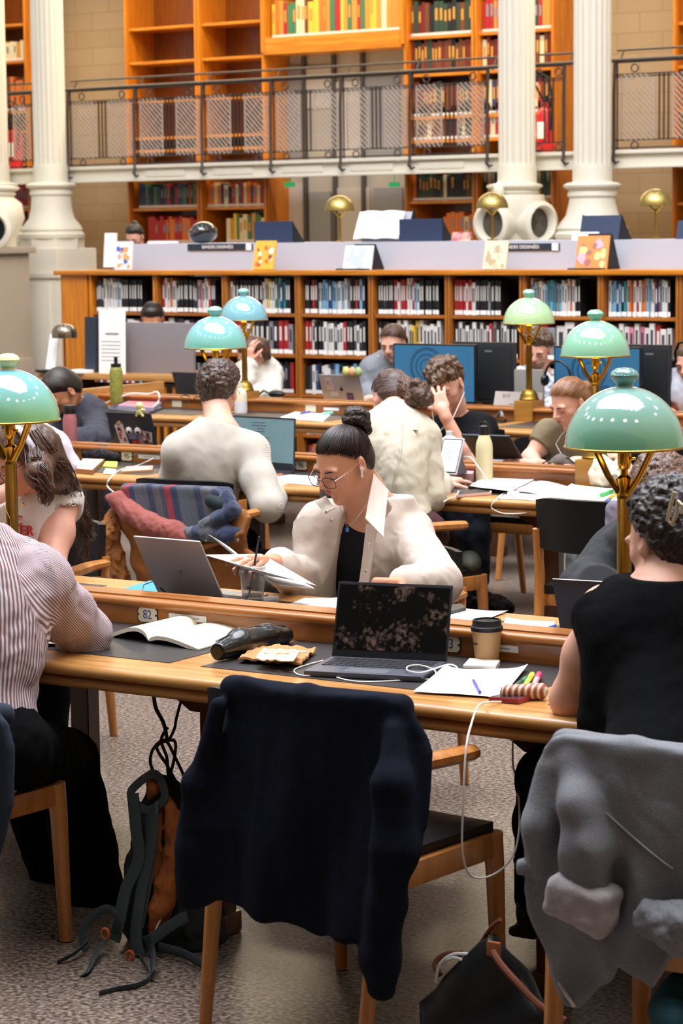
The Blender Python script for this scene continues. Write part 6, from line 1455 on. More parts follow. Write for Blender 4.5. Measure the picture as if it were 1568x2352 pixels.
for dx in (-.018, .038):
    b = B(); b.lathe([(.019, 0), (.018, .004), (.008, .008), (0, .009)], o_+X*dx+up*.098, 20, Vector((0, 0, 1)).rotation_difference(-n).to_matrix()); b.make('googly_eye', WHITE, t)
    b = B(); b.lathe([(.009, .0085), (0, .0105)], o_+X*(dx+.003)+up*.092, 16, Vector((0, 0, 1)).rotation_difference(-n).to_matrix()); b.make('pupil', BLACK, t)
c = mid+up*(h+.018)+X*.075; s = Sdf(.008); s.ell(c+Vector((0, 0, .02)), (.02, .018, .02)); s.ell(c+Vector((0, 0, -.008)), (.015, .013, .018)); s.cap(c, c+Vector((-.02, 0, -.03)), .007); s.cap(c, c+Vector((.02, 0, -.03)), .007); s.cap(c, c+Vector((.03, 0, .0)), .006)
o = put(s, .0035, 'figurine', mat('pale_yellow_toy', 'd8d48a', .5), None); tag(o, 'small pale yellow figurine clipped on the stickered laptop lid', 'figurine')
t, mid, X, up, n, w, h, g = laptop('silver laptop with stickers and fruit logo seen from behind on the far table', on(745, 923, z), on(838, 926, z), at(778, 861, 12.62), mat('silver_matte', 'a9a5a4', .45, metal=.4), 1, .2, PLAST)
o_ = mid-n*.0042; rm = Matrix((X, up, X.cross(up))).transposed(); stick(-.085, .13, .05, .08, ['c0a8a8', 'a88888', 'c9b4b4']); stick(.055, .045, .05, .05, ['4a3a58', '7a4a70', '6a5a88']); stick(-.06, .06, .06, .03, ['b8b4b4', 'cfcac8', 'a8a4a4'])
s = Sdf(.004); c = mid+up*h*.5-n*.003; s.ell(c, (.014, .004, .014)); s.ell(c+X*.017+up*.002, (.008, .01, .008), None, .002, '-'); s.ell(c+up*.019+X*.003, (.003, .003, .006)); put(s, .0016, 'fruit_logo', BLACK, t)
for k, (du, col, nm) in enumerate(((-22, 'b8bc6a', 'pale green'), (0, 'd09a78', 'peach'), (16, '9aa878', 'sage'))):
    c = mid+up*(h+.022)+X*(.06+.045*k); s = Sdf(.006); s.ell(c, (.026, .022, .03)); s.cap(c, c+Vector((0, 0, .03)), .01, .006)
    o = put(s, .0045, 'plush_toy', mat('toy_'+col, col, .8), None); tag(o, '%s little toy sitting on the silver laptop lid on the far table' % nm, 'toy')
t, *_ = laptop('black laptop lid on the far table left of the curly haired man', on(408, 905, z), on(470, 908, z), at(425, 855, 12.55), mat('black_lid', '3a3d48', .4, metal=.3), 1, .2, PLAST)

def monitor(label, u0, u1, v0, y, back=False, word=True):
    a, c = at(u0, v0, y), at(u1, v0, y); x = (a.x+c.x)/2; w = c.x-a.x; zt_ = a.z; zb = TZ+.045; h = zt_-zb
    t = thing('computer_monitor', label, 'monitor', (x, y, TZ))
    B().box((x, y, zb+h/2), (w, .03, h), bev=.006).make('housing', mat('monitor_black', '25282d', .45) if back else PLAST, t)
    B().box((x, y+.04, TZ+.05), (.06, .02, .12)).box((x, y+.04, TZ+.006), (.22, .16, .012), bev=.004).make('stand', PLAST, t)
    if not back:
        m = mat('monitor_screen', '24506e', .3, emit=('3f7ea8', .28)); b = B().box((x, y-.0155, zb+h/2+.004), (w-.02, .002, h-.03)); b.make('screen', m, t)
        b = B(); M2 = mat('screen_pattern', '1c425e', .3, emit=('2a5878', .25))
        for r_, wd in ((.11, .014), (.075, .010), (.045, .008)): b.tube([(x-.05+r_*cos(2*pi*k/30), y-.017, zb+h*.62+r_*sin(2*pi*k/30)) for k in range(30)], wd, 4, closed=True, flat=.08)
        b.box((x+.02, y-.017, zb+h*.25), (.12, .001, .1)); b.make('screen_picture', M2, t)
    else:
        if word: B().box((x+.04, y-.0195, zt_-.055), (.05, .001, .012)).make('maker_word', mat('faint_print', '6a6c70', .5), t)
        B().box((x, y-.017, zb+h/2), (w-.04, .004, h-.05), bev=.002).make('back_panel', mat('monitor_back', '1d2024', .5), t)
    return t
monitor('wide monitor with a blue screen behind the youth in the black tee', 905, 1094, 788, 12.62)
monitor('black monitor seen from behind, right of the blue screen of the youth', 1040, 1184, 784, 12.8, True)
monitor('wide monitor with a blue screen behind the mint green lamp', 1274, 1474, 794, 12.62)
monitor('black monitor seen from behind near the right edge', 1420, 1541, 790, 12.8, True)
def hphones(c, label, m, s=1.0):
    t = thing('headphones', label, 'headphones', c); b = B(); b.tube([c+Vector((cos(a)*.085, 0, sin(a)*.1))*s for a in [pi*k/12 for k in range(13)]], .007, 8); b.make('band', m, t)
    for q in (-1, 1): B().lathe([(0, -.015), (.03, -.012), (.036, 0), (.03, .014), (0, .016)], c+Vector((q*.085, 0, -.015))*s, 20, Matrix.Rotation(pi/2, 3, 'Y')).make('ear_cup', m, t)
hphones(at(1280, 868, 12.55), 'black headphones hanging at the left edge of the right blue screen', PLAST)
b, w, h, M = stand_sheet(1133, 1242, 901, 934, 12.3, '', None, '', '', lean=.3); t = thing('table_card', 'white card sign standing on the far table spine beside the far right lamp', 'sign', M.translation); b.make('card', mat('card_white', 'b9b2ae', .7), t)
text('BNF', .03, M @ Matrix.Translation((-.08, h*.72, .0035)), 'card_lettering', mat('notice_print', '7c8088', .7), t)
B_ = B(); B_.M = M; B_.box((.03, h*.2, .0035), (w*.55, .006, .001)); B_.make('card_line', mat('notice_print', '7c8088'), t)
p = at(1232, 880, 12.76); b = B().box((p.x-.05, 12.76, TZ+.13), (.2, .02, .26), bev=.006); single(b, 'open_laptop', mat('pewter', '8d8b86', .5), 'pale grey laptop lid standing in front of the stubbled man', 'laptop')

# ================================================================== BOTTLES, CUPS
def bottle(label, u, v, y, prof, m, capm=None, capprof=None, extra=None, name='water_bottle', n=36):
    p = on(u, v, TZ) if y is None else at(u, v, y); t = thing(name, label, 'bottle', (p.x, p.y, p.z))
    B().lathe(prof, p, n).make('body', m, t)
    if capprof: B().lathe(capprof, p, n).make('cap', capm, t)
    if extra: extra(t, p)
    return t
def loop(t, p, z0, r=.02, m=PLAST): B().tube([p+Vector((r*cos(a), 0, z0+r*sin(a))) for a in [pi*k/10 for k in range(11)]], .004, 6).make('carry_loop', m, t)
bottle('cream water bottle with black loop cap on the middle table', 1112, 1109, 9.05, [(.035, 0), (.037, .01), (.037, .15), (.035, .175), (.026, .2), (.022, .212), (.022, .215)], mat('cream_bottle', 'd9d2a6', .4), PLAST, [(.023, .21), (.024, .215), (.024, .247), (.021, .25), (0, .25)], lambda t, p: loop(t, p, .247, .02))
bottle('dusty pink metal bottle with black lid beside the dark hoodie', 162, 1040, 9.33, [(.034, -.01), (.035, 0), (.035, .17), (.030, .19), (.028, .2)], mat('pink_metal', 'b4747a', .35, metal=.4), PLAST, [(.03, .198), (.031, .2), (.031, .235), (.028, .24), (0, .24)])
bottle('olive green speckled bottle with black spout on the far table', 268, 925, 12.0, [(.04, 0), (.042, .01), (.042, .2), (.036, .222), (.03, .228)], mat('olive_bottle', '8d9044', .5, var=(60, '6d702c', .2)), PLAST, [(.031, .226), (.033, .228), (.033, .25), (.012, .252), (.012, .29), (0, .295)])
bottle('squat cream and white bottle right of the curly haired man', 553, 950, None, [(.038, 0), (.039, .01), (.039, .12), (.03, .145), (.02, .155), (.02, .185), (0, .187)], mat('cream_glass', 'd8ceb4', .4), mat('white_label', 'd8d8dc', .5), [(.0395, .01), (.0395, .075)])
bottle('short white bottle behind the white tablet on the middle table', 1032, 1010, 9.55, [(.035, -.05), (.036, .0), (.036, .005), (.016, .02), (.016, .04), (0, .042)], mat('white_plastic', 'd8d8d6', .4))
# coffee cup
p = on(1118, 1522, TZ); t = thing('coffee_cup', 'brown paper coffee cup with black lid on the near table', 'cup', p)
B().lathe([(.029, 0), (.03, .004), (.0385, .088), (.0395, .09)], p, 48).make('paper_cup', mat('kraft_cup', 'bb9566', .6, bump=(60, .05)), t)
B().lathe([(.041, .084), (.0415, .094), (.039, .096), (.0375, .099), (.036, .112), (.032, .113), (.031, .108), (0, .108)], p, 48).make('lid', BLACK, t)
B().box(p+Vector((.0, .012, .109)), (.01, .004, .001)).make('sip_hole', BLK, t)
B().box(p+Vector((-.016, -.0325, .052)), (.016, .003, .003), rz=-.42).make('printed_word', mat('dark_ink', '2a2320'), t)
# iced drink cup
p = on(581, 1388, TZ); t = thing('plastic_cup', 'clear plastic cup with dome lid and black straw, nearly empty', 'cup', p); CLR = mat('clear_plastic', 'f2f4f6', .06, trans=.8, ior=1.1, spec=.8)
B().lathe([(.030, 0), (.030, .003), (.034, .045), (.037, .085), (.040, .098), (.0385, .098), (.0355, .085), (.0325, .045), (.0285, .004), (0, .004)], p, 48).make('cup_wall', CLR, t)
B().lathe([(.042, .098), (.043, .103), (.040, .106), (.040, .114), (.036, .116), (.006, .117), (.006, .116), (.0355, .1145), (.039, .112)], p, 48).make('lid', CLR, t)
B().lathe([(.0285, .005), (.0325, .03), (.0, .031)], p, 32).make('melt_water', mat('water', 'd8e0e4', .02, trans=.95, ior=1.33), t)
B().tube([p+Vector((-.018, 0, .012)), p+Vector((.004, .004, .118)), p+Vector((.022, .006, .205))], .0032, 10).make('straw', BLACK, t)
B().box(p+Vector((.01, -.0335, .055)), (.018, .002, .003), rz=.28).make('printed_word', mat('dark_ink', '2a2320'), t)

# ================================================================== BOOKS, PAPER, SMALL THINGS ON THE TABLES
def flat(label, pts, th, name, m, cat, z=TZ+.0017, top=None, rnd_=.0):
    """flat thing on the table from its four corner pixels"""
    P_ = [on(u, v, z) for u, v in pts]; b = B(); b.prism(P_, (0, 0, 0), (0, 0, th))
    if top: c = sum(P_, Vector())/4; b.prism([c+(q-c)*.9 for q in P_], (0, 0, th), (0, 0, th+.0006), mi=1); return single(b, name, [m, top], label, cat)
    return single(b, name, m, label, cat)
def sheet(label, pts, z=TZ+.0017, curl=.004, seed=0, lines=False, name='paper_sheet', m=WHITE, cat='paper'):
    q = [on(u, v, z) for u, v in pts]; g = random.Random(seed)
    def f(u, v): p = (q[0]*(1-u)+q[1]*u)*(1-v)+(q[3]*(1-u)+q[2]*u)*v; return p+Vector((0, 0, .0006+curl*(abs(2*u-1)**4)*(v**2)+.0006*sin(9*u+seed)))
    b = B().grid(f, 14, 10, th=.0006)
    if lines:
        for k in range(9):
            v = .12+.085*k; a = f(.1, v)+Vector((0, 0, .0008)); c = f(.1+g.uniform(.5, .8), v)+Vector((0, 0, .0008)); b.prism([a, c, c+Vector((0, .0016, 0)), a+Vector((0, .0016, 0))], (0, 0, 0), (0, 0, .0002), mi=1)
    return single(b, name, [m, mat('pencil_grey', '9a9aa4', .7)], label, cat)
flat('white spiral pad with black cover under the striped man\'s hand', [(38, 1482), (125, 1482), (118, 1446), (50, 1440)], .008, 'notepad', BLACK, 'notebook')
sheet('white sheet on the black pad under the striped shirt arm', [(40, 1478), (128, 1478), (112, 1442), (52, 1438)], TZ+.011, seed=2)
def open_book(label, pl, z=TZ+.002, hl=.035, hr=.03, pm=None, cm=None, lines=True):
    """pl: left page corners near/far, spine near/far, right page near/far (pixels)"""
    (Ln, Lf, Sn, Sf, Rn, Rf) = [on(u, v, z) for u, v in pl]; t = thing('open_book', label, 'book', (Sn+Sf)/2)
    pm = pm or mat('cream_pages', 'e6e2cc', .8)
    def pg(A0, A1, H):
        def f(u, v):
            a = Sn.lerp(Sf, v); e = A0.lerp(A1, v); p = a.lerp(e, u); return p+Vector((0, 0, .004+H*(sin(pi*min(1, u**.6))**1.0)*.75+.006*(1-u)))
        return f
    for nm, (a, b_, H, sg) in {'left': (Ln, Lf, hl, 1), 'right': (Rn, Rf, hr, -1)}.items():
        f = pg(a, b_, H); g_ = lambda u, v, f=f: f(u, v)
        b = B(); n1, n2 = 18, 5
        top = [[f(i/(n1-1), j/(n2-1)) for j in range(n2)] for i in range(n1)]; vs = [p for r in top for p in r]; lowt = [Vector((p.x, p.y, max(z+.0005, p.z-(.011 if i > 0 else .004)))) for i, r in enumerate(top) for p in r]
        I = lambda i, j: i*n2+j; N_ = n1*n2; fs = [[I(i, j), I(i+1, j), I(i+1, j+1), I(i, j+1)] for i in range(n1-1) for j in range(n2-1)]; fs += [[N_+q for q in k[::-1]] for k in fs]
        for i in range(n1-1): fs += [[I(i, 0), N_+I(i, 0), N_+I(i+1, 0), I(i+1, 0)], [I(i, n2-1), I(i+1, n2-1), N_+I(i+1, n2-1), N_+I(i, n2-1)]]
        for j in range(n2-1): fs += [[I(0, j), I(0, j+1), N_+I(0, j+1), N_+I(0, j)], [I(n1-1, j), N_+I(n1-1, j), N_+I(n1-1, j+1), I(n1-1, j+1)]]
        b.add(vs+lowt, fs, True); b.make('page_block', pm, t)
        if lines:
            b = B()
            for k in range(8):
                v = .14+.095*k
                pts = [f(.2+.08*i, v)+Vector((0, 0, .0007)) for i in range(8)]; b.tube(pts, .0005, 4, flat=.3)
            b.make('print_lines', mat('pencil_grey', '9a9aa4', .7), t)
    return t
open_book('thick open paperback with cream pages lying on the near table', [(247, 1462), (478, 1411), (341, 1478), (488, 1438), (455, 1494), (592, 1456)], hl=.040, hr=.022)
# black leather pencil case
p0, p1 = on(505, 1520, TZ), on(655, 1480, TZ); t = thing('pencil_case', 'glossy black leather pencil case on the near table beside the open book', 'pencil case', p0.lerp(p1, .5))
s = Sdf(.02); d = (p1-p0).normalized(); s.chain([p0+Vector((0, 0, .028)), p0.lerp(p1, .3)+Vector((0, 0, .036)), p0.lerp(p1, .7)+Vector((0, 0, .034)), p1+Vector((0, 0, .026))], [.024, .034, .031, .022], .02)
s.plane(p0-d*.012, -d); s.plane((0, 0, TZ+.002), (0, 0, -1)); s.disp = folds(.002, 9, 3); put(s, .003, 'case_body', mat('gloss_leather', '141517', .25, coat=.25), t)
B().tube([p0+Vector((-.012, .0, .052)), p0.lerp(p1, .3)+Vector((0, .0, .071)), p0.lerp(p1, .7)+Vector((0, 0, .066)), p1+Vector((0, 0, .05))], .0022, 6).make('zip', mat('zip_black', '26282c', .3), t)
# crumpled paper bag
t = thing('paper_bag', 'crumpled brown paper bag with a white napkin on the near table', 'bag', on(640, 1515, TZ)); g = random.Random(5)
a = [on(545, 1522, TZ+.004), on(690, 1530, TZ+.004), on(726, 1500, TZ+.004), on(600, 1492, TZ+.004)]
def f(u, v): p = (a[0]*(1-u)+a[1]*u)*(1-v)+(a[3]*(1-u)+a[2]*u)*v; return p+Vector((0, 0, .012+.016*sin(pi*u)*sin(pi*v)+.006*_h(u*9, v*7, 1)))
B().grid(f, 22, 16, th=.006).make('bag_body', mat('kraft_paper', 'b98350', .8, bump=(40, .4)), t)
a2 = [on(585, 1512, TZ+.03), on(672, 1520, TZ+.03), on(690, 1494, TZ+.036), on(606, 1488, TZ+.036)]
def f2(u, v): p = (a2[0]*(1-u)+a2[1]*u)*(1-v)+(a2[3]*(1-u)+a2[2]*u)*v; return p+Vector((0, 0, .004*_h(u*7, v*9, 2)))
B().grid(f2, 16, 12, th=.003).make('bag_flap', mat('pale_paper', 'e0c8a0', .8), t)
B().tube([on(606, 1494, TZ+.04), on(655, 1494, TZ+.042), on(706, 1498, TZ+.038)], .0035, 8, flat=.5).make('napkin_roll', WHITE, t)
# cable on the near table
def cable(label, pts, r=.0018, m=CABLE, name='charging_cable'): return single(B().tube(smooth(pts), r, 8), name, m, label, 'cable')
def smooth(pts, n=6):
    P_ = [Vector(p) for p in pts]; out = []
    for i in range(len(P_)-1):
        p0, p1, p2, p3 = P_[max(i-1, 0)], P_[i], P_[i+1], P_[min(i+2, len(P_)-1)]
        for k in range(n):
            t_ = k/n; out.append(.5*((2*p1)+(p2-p0)*t_+(2*p0-5*p1+4*p2-p3)*t_*t_+(3*p1-p0-3*p2+p3)*t_**3))
    return out+[P_[-1]]
zz = TZ+.004
cable('white cable snaking in front of the space grey laptop', [on(742, 1517, zz), on(705, 1527, zz), on(676, 1538, zz), on(684, 1549, zz), on(715, 1552, zz), on(745, 1543, zz), on(752, 1532, zz), on(790, 1530, zz), on(800, 1535, zz), on(760, 1543, zz), on(780, 1558, zz), on(835, 1566, zz), on(940, 1562, zz), on(990, 1560, zz)])
z3 = TZ+.024
cable('white looped cable lying over the corner of the space grey laptop', [on(1001, 1550, z3), on(996, 1538, z3), on(965, 1528, z3), on(938, 1530, z3), on(936, 1540, z3), on(965, 1545, z3), on(1000, 1535, z3), on(1030, 1526, z3), on(1050, 1534, z3), on(1050, 1560, TZ+.008)])
sheet('white handwritten sheet hanging slightly over leather at the near table edge', [(948, 1588), (1148, 1601), (1212, 1536), (1022, 1538)], TZ+.006, .012, 3, True)
sheet('second white sheet under the handwritten one on the near table', [(960, 1587), (1120, 1598), (1190, 1545), (1040, 1540)], TZ+.002, .002, 4)
single(B().tube([on(1087, 1563, TZ+.012), on(1102, 1590, TZ+.012)], [.004, .004], 8), 'pen', mat('pen_violet', '5a5ab8', .3), 'violet blue pen lying on the handwritten sheet', 'pen')
flat('white rectangular power bank in front of the coffee cup', [(1063, 1539), (1138, 1541), (1148, 1527), (1078, 1522)], .012, 'power_bank', mat('offwhite_case', 'd8cfc6', .5), 'power bank')
# phone, pencil pouch, markers
flat('phone in a pale blue and dark red case charging at the table edge', [(1122, 1611), (1190, 1617), (1245, 1600), (1170, 1598)], .011, 'phone', mat('phone_case_red', '8f2f3c', .3), 'phone', top=mat('phone_screen_mix', '5c3438', .15, var=(60, '2f3a44', .1)))
t = thing('pencil_pouch', 'patterned orange and cream striped pencil pouch beside the bare elbow', 'pencil case', on(1200, 1600, TZ)); s = Sdf(.015)
p0, p1 = on(1165, 1590, TZ+.02), on(1240, 1588, TZ+.02); s.chain([p0, p1], [.018, .02]); s.plane((0, 0, TZ+.002), (0, 0, -1))
pm = mat('stripe_pouch', 'c9bf9a', .8, var=(1, 'c9bf9a')); 
def pouchmat():
    m = bpy.data.materials.new('striped_pouch'); m.use_nodes = True; nt = m.node_tree; N = nt.nodes; L = nt.links; tc = N.new('ShaderNodeTexCoord'); w = N.new('ShaderNodeTexWave'); w.inputs['Scale'].default_value = 26; L.new(tc.outputs['Object'], w.inputs[0])
    r = N.new('ShaderNodeValToRGB'); e = r.color_ramp.elements; e[0].color = lin('7c2c28'); e[1].color = lin('d8ceb0'); e.new(.35).color = lin('c4632c'); e.new(.6).color = lin('5f7a68'); L.new(w.outputs[1], r.inputs[0]); L.new(r.outputs[0], N['Principled BSDF'].inputs['Base Color']); return m
put(s, .003, 'pouch_body', pouchmat(), t)
def marker(label, u0, v0, u1, v1, col, cap, z=TZ+.012, r=.007):
    a, c = on(u0, v0, z), on(u1, v1, z); t = thing('marker', label, 'marker', a.lerp(c, .5)); B().tube([a, a.lerp(c, .62)], r, 12).make('barrel', mat('mk_'+col, col, .35), t); B().tube([a.lerp(c, .62), c], r*1.12, 12).make('cap', mat('mk_'+cap, cap, .35), t)
marker('dark green felt pen at the corner of the handwritten sheet', 1178, 1580, 1208, 1560, '1d4a3c', '2c7a5c'); marker('lime green highlighter beside the pencil pouch', 1205, 1576, 1222, 1550, 'a8c83c', 'b8d84c'); marker('pink highlighter standing out of the pencil pouch', 1225, 1575, 1238, 1549, 'e8a8b8', 'd84a78')
# white cable that hangs down to the floor
xyz = [on(1150, 1612, TZ+.006), at(1120, 1613, 4.76), at(1098, 1622, 4.66), at(1083, 1660, 4.60), at(1070, 1720, 4.54), at(1063, 1850, 4.52), at(1062, 1960, 4.54), at(1082, 2012, 4.6), at(1130, 2010, 4.7), at(1175, 1970, 4.8), at(1192, 1900, 4.88), at(1188, 1800, 4.9), at(1178, 1760, 4.92), at(1177, 1700, 4.95)]
cable('long white charging cable drooping in a loop from the phone below the table', xyz, .0024)
# far side of the near table
flat('bright blue folder under the old silver laptop', [(246, 1366), (365, 1373), (430, 1352), (345, 1336)], .004, 'folder', mat('azure_folder', '2f8fc4', .5), 'folder')
flat('slim white and blue notebook right of the clear plastic cup', [(606, 1388), (640, 1385), (640, 1376), (600, 1378)], .01, 'notebook', mat('white_blue_pad', 'd0d0dc', .5), 'notebook')
sheet('white printed sheets between the clear cup and the space grey laptop', [(640, 1395), (790, 1408), (790, 1372), (700, 1376)], seed=5, lines=True); 
sheet('white sheet left of the coffee cup, far half of the near table', [(1030, 1430), (1078, 1437), (1166, 1406), (1035, 1396)], seed=6)
flat('black phone lying on the white sheet right of the space grey laptop', [(1030, 1412), (1070, 1402), (1060, 1393), (1030, 1395)], .009, 'phone', PLAST, 'phone', TZ+.004)
sheet('white sheet with a small blue stamp near the dark laptop lid', [(1152, 1441), (1276, 1458), (1272, 1430), (1162, 1421)], seed=7)
single(B().tube([on(1238, 1449, TZ+.008), on(1275, 1436, TZ+.008)], .004, 8), 'pen', mat('pen_blue2', '5a74d0', .3), 'blue pen on the stamped white sheet beside the dark laptop lid', 'pen')
flat('small black tablet with a blue screen in front of the dark laptop lid', [(1302, 1458), (1340, 1462), (1345, 1440), (1298, 1426)], .008, 'tablet', PLAST, 'tablet', top=mat('blue_glow', '4a6a9a', .2))
c = at(652, 1352, 6.08); s = Sdf(.03); s.box(c, (.06, .05, .035), None, .02); s.disp = folds(.006, 16, 2); o = put(s, .005, 'bag', mat('yellow_black_bag', 'd0a416', .7, var=(16, '1c1a14', .04)), None); tag(o, 'yellow and black patterned bag on the lap of the woman with glasses', 'bag')

# middle table
flat('small thick notebook with white pages at the left of the middle table', [(174, 1086), (212, 1090), (240, 1064), (190, 1062)], .02, 'notebook', mat('tan_cover', '9a6a40', .6), 'notebook', top=WHITE)
p0, p1 = on(195, 1058, TZ), on(262, 1062, TZ); s = Sdf(.02); s.chain([p0+Vector((0, .03, .03)), p1+Vector((0, .03, .028))], [.035, .033]); s.ell(p0.lerp(p1, .5)+Vector((0, .03, .035)), (.08, .035, .045)); s.plane((0, 0, TZ+.002), (0, 0, -1)); s.disp = folds(.004, 20, 2)
o = put(s, .004, 'pencil_case', mat('black_nylon', '1a1b1e', .55), None); tag(o, 'black nylon pencil case against the middle spine left of plate 95', 'pencil case')
flat('pad of yellow green sticky notes on the middle table', [(236, 1074), (268, 1076), (270, 1064), (243, 1063)], .008, 'sticky_notes', mat('lime_notes', 'c4d05a', .6), 'sticky notes')
flat('pale green printed card in front of the sticky notes', [(236, 1088), (262, 1090), (268, 1078), (243, 1076)], .001, 'card', mat('pale_green_card', 'b0c4b0', .6), 'card')
flat('phone in a pink case left of the man in the sweater', [(276, 1088), (350, 1084), (352, 1074), (290, 1076)], .01, 'phone', mat('tan_edge', 'b08a60', .5), 'phone', top=mat('pink_case', 'd8a49c', .4))
cable('white cable curving off the edge of the middle table behind the scarf', [at(352, 1052, 8.85), on(320, 1068, zz), on(275, 1080, zz), at(252, 1100, 8.52), at(246, 1115, 8.5), at(258, 1128, 8.45), at(275, 1136, 8.4)], .003)
sheet('white sheet under the right hand of the man in the sweater', [(600, 1105), (725, 1115), (730, 1095), (640, 1088)], seed=8)
single(B().tube([on(600, 1098, TZ+.01), on(660, 1086, TZ+.01)], .004, 8), 'pen', mat('orange_pen', 'd86a44', .4), 'orange pen held by the man in the sweater', 'pen')
flat('pink quilted case under the white tablet on the middle table', [(1010, 1108), (1085, 1112), (1096, 1090), (1022, 1086)], .045, 'soft_case', mat('quilted_pink', 'c49a9c', .8, bump=(40, .4)), 'case')
# tablet standing
def tablet(label, hl, hr, top, casem, scrm, side, lines=False):
    hl, hr, top = Vector(hl), Vector(hr), Vector(top); X = (hr-hl).normalized(); w = (hr-hl).length; mid = (hl+hr)/2; up = top-mid; h = up.length; up = (up-X*up.dot(X)).normalized(); R3 = Matrix((X, up, X.cross(up))).transposed(); n = X.cross(up)
    t = thing('tablet', label, 'tablet', mid); B().box(mid+up*h/2, (w, h, .009), rot=R3, bev=.006).make('case', casem, t)
    B().box(mid+up*h/2+n*.005*side, (w*.93, h*.92, .0012), rot=R3).make('bezel' if lines else 'back_plate', BLACK if lines else scrm, t)
    if lines:
        B().box(mid+up*h/2+n*.006*side, (w*.87, h*.86, .001), rot=R3).make('screen', scrm, t); b = B(); g = random.Random(2)
        for k in range(9): b.box(mid+up*h*(.85-.06*k)+n*.0068*side, (w*g.uniform(.4, .7), .003, .0004), rot=R3)
        b.make('screen_writing', mat('pencil_grey', '9a9aa4'), t)
    B().prism([mid+up*h*.6, mid, mid+Vector((0, .1, 0))-Vector((0, 0, 0))], -X*.05, X*.05).make('kickstand', mat('grey_flap', '5a5a62', .6), t)
    return t
tablet('white cased tablet with handwriting on screen, standing on the middle table', on(1002, 1088, TZ+.05), on(1048, 1091, TZ+.05), at(1044, 1006, 8.97), mat('white_case', 'c8cad0', .5), mat('screen_page', 'd4dcde', .3, emit=('e4ecee', .5)), 1, True)
tablet('dark rugged tablet seen from behind in front of the girl in the olive tee', on(1092, 1052, TZ+.03), on(1202, 1056, TZ+.03), at(1145, 1003, 9.66), mat('slate_case', '3f444c', .6), mat('slate_inner', '33373e', .6), 1)
flat('grey keyboard flap of the dark rugged tablet', [(1090, 1066), (1205, 1070), (1200, 1056), (1095, 1053)], .008, 'keyboard_flap', mat('keyboard_grey', '6f7076', .6), 'keyboard', TZ+.0)
sheet('spiral notebook with white pages in front of the cream bottle', [(1088, 1118), (1172, 1128), (1240, 1096), (1118, 1090)], TZ+.02, .006, 9, True, 'spiral_notebook', mat('page_pinkish', 'dcd4d8', .8), 'notebook')
flat('stack of pink edged pages under the spiral notebook', [(1088, 1120), (1172, 1130), (1222, 1108), (1112, 1096)], .017, 'notebook', mat('pink_edge', 'c8b0b8', .8), 'notebook')
open_book('open notebook with pale pink pages on the middle table', [(1140, 1126), (1200, 1108), (1180, 1132), (1230, 1112), (1268, 1140), (1312, 1122)], hl=.012, hr=.014, pm=mat('pink_pages', 'd9cdd0', .8))
sheet('blank white sheet at the edge of the middle table', [(1140, 1144), (1262, 1152), (1300, 1130), (1190, 1122)], seed=10)
flat('yellow cardboard folder full of white pages on the middle table', [(1250, 1152), (1378, 1158), (1420, 1140), (1310, 1130)], .012, 'folder', mat('yellow_folder', 'c9a81c', .6), 'folder', top=WHITE)
sheet('white sheets on top of the yellow folder', [(1258, 1146), (1385, 1152), (1422, 1124), (1312, 1114)], TZ+.015, .006, 11)
marker('green marker on the white sheets of the yellow folder', 1380, 1137, 1405, 1128, '3cb85a', '2c9a48', TZ+.026, .008)
marker('blue pen peeping out under the yellow folder', 1382, 1154, 1398, 1150, '3c6ac8', '3c6ac8', TZ+.008, .006)
sheet('white sheet hanging over the table edge beside the right lamp pole', [(1392, 1170), (1440, 1172), (1440, 1140), (1410, 1138)], TZ+.004, .0, 12)
flat('phone with a rose rim on the middle table edge', [(1046, 1143), (1128, 1136), (1130, 1127), (1052, 1132)], .01, 'phone', mat('rose_rim', 'd8b4b0', .4), 'phone', top=PLAST)
flat('black portable disc player with a clear lid on the middle table', [(1075, 1124), (1140, 1132), (1158, 1124), (1085, 1114)], .014, 'disc_case', PLAST, 'case', top=mat('grey_disc', 'a8aeb4', .3))
p = on(1178, 1138, TZ); t = thing('earbud_case', 'small white round earbud case on the blank sheet', 'case', p); B().lathe([(.02, .002), (.026, .006), (.024, .016), (0, .02)], p, 24).make('case_body', mat('glossy_white', 'e4e4e8', .2), t); B().tube([p+Vector((-.015, 0, .015)), p+Vector((-.012, 0, .04))], .006, 8).make('earbud', mat('glossy_white', 'e4e4e8'), t)
cable('white cable dropping from the middle table edge below the notebooks', [on(1160, 1132, zz), on(1148, 1138, zz), at(1140, 1146, 8.5), at(1128, 1165, 8.48), at(1150, 1178, 8.5), at(1180, 1180, 8.52), at(1210, 1178, 8.55)], .0025)
cable('white charger cable plugged into the side of the white tablet', [at(1065, 1049, 8.98), at(1082, 1052, 8.95), at(1100, 1075, 8.9), on(1122, 1105, TZ+.03), on(1140, 1122, zz)], .003)
cable('thin white cable from the rose phone off the left table edge', [on(1050, 1141, zz), at(1035, 1144, 8.5), at(1018, 1153, 8.45)], .0025)
cable('thin white cable hanging beside the empty black chair back', [at(1306, 1190, 8.3), at(1300, 1240, 8.3), at(1296, 1290, 8.3), at(1298, 1330, 8.3)], .003)
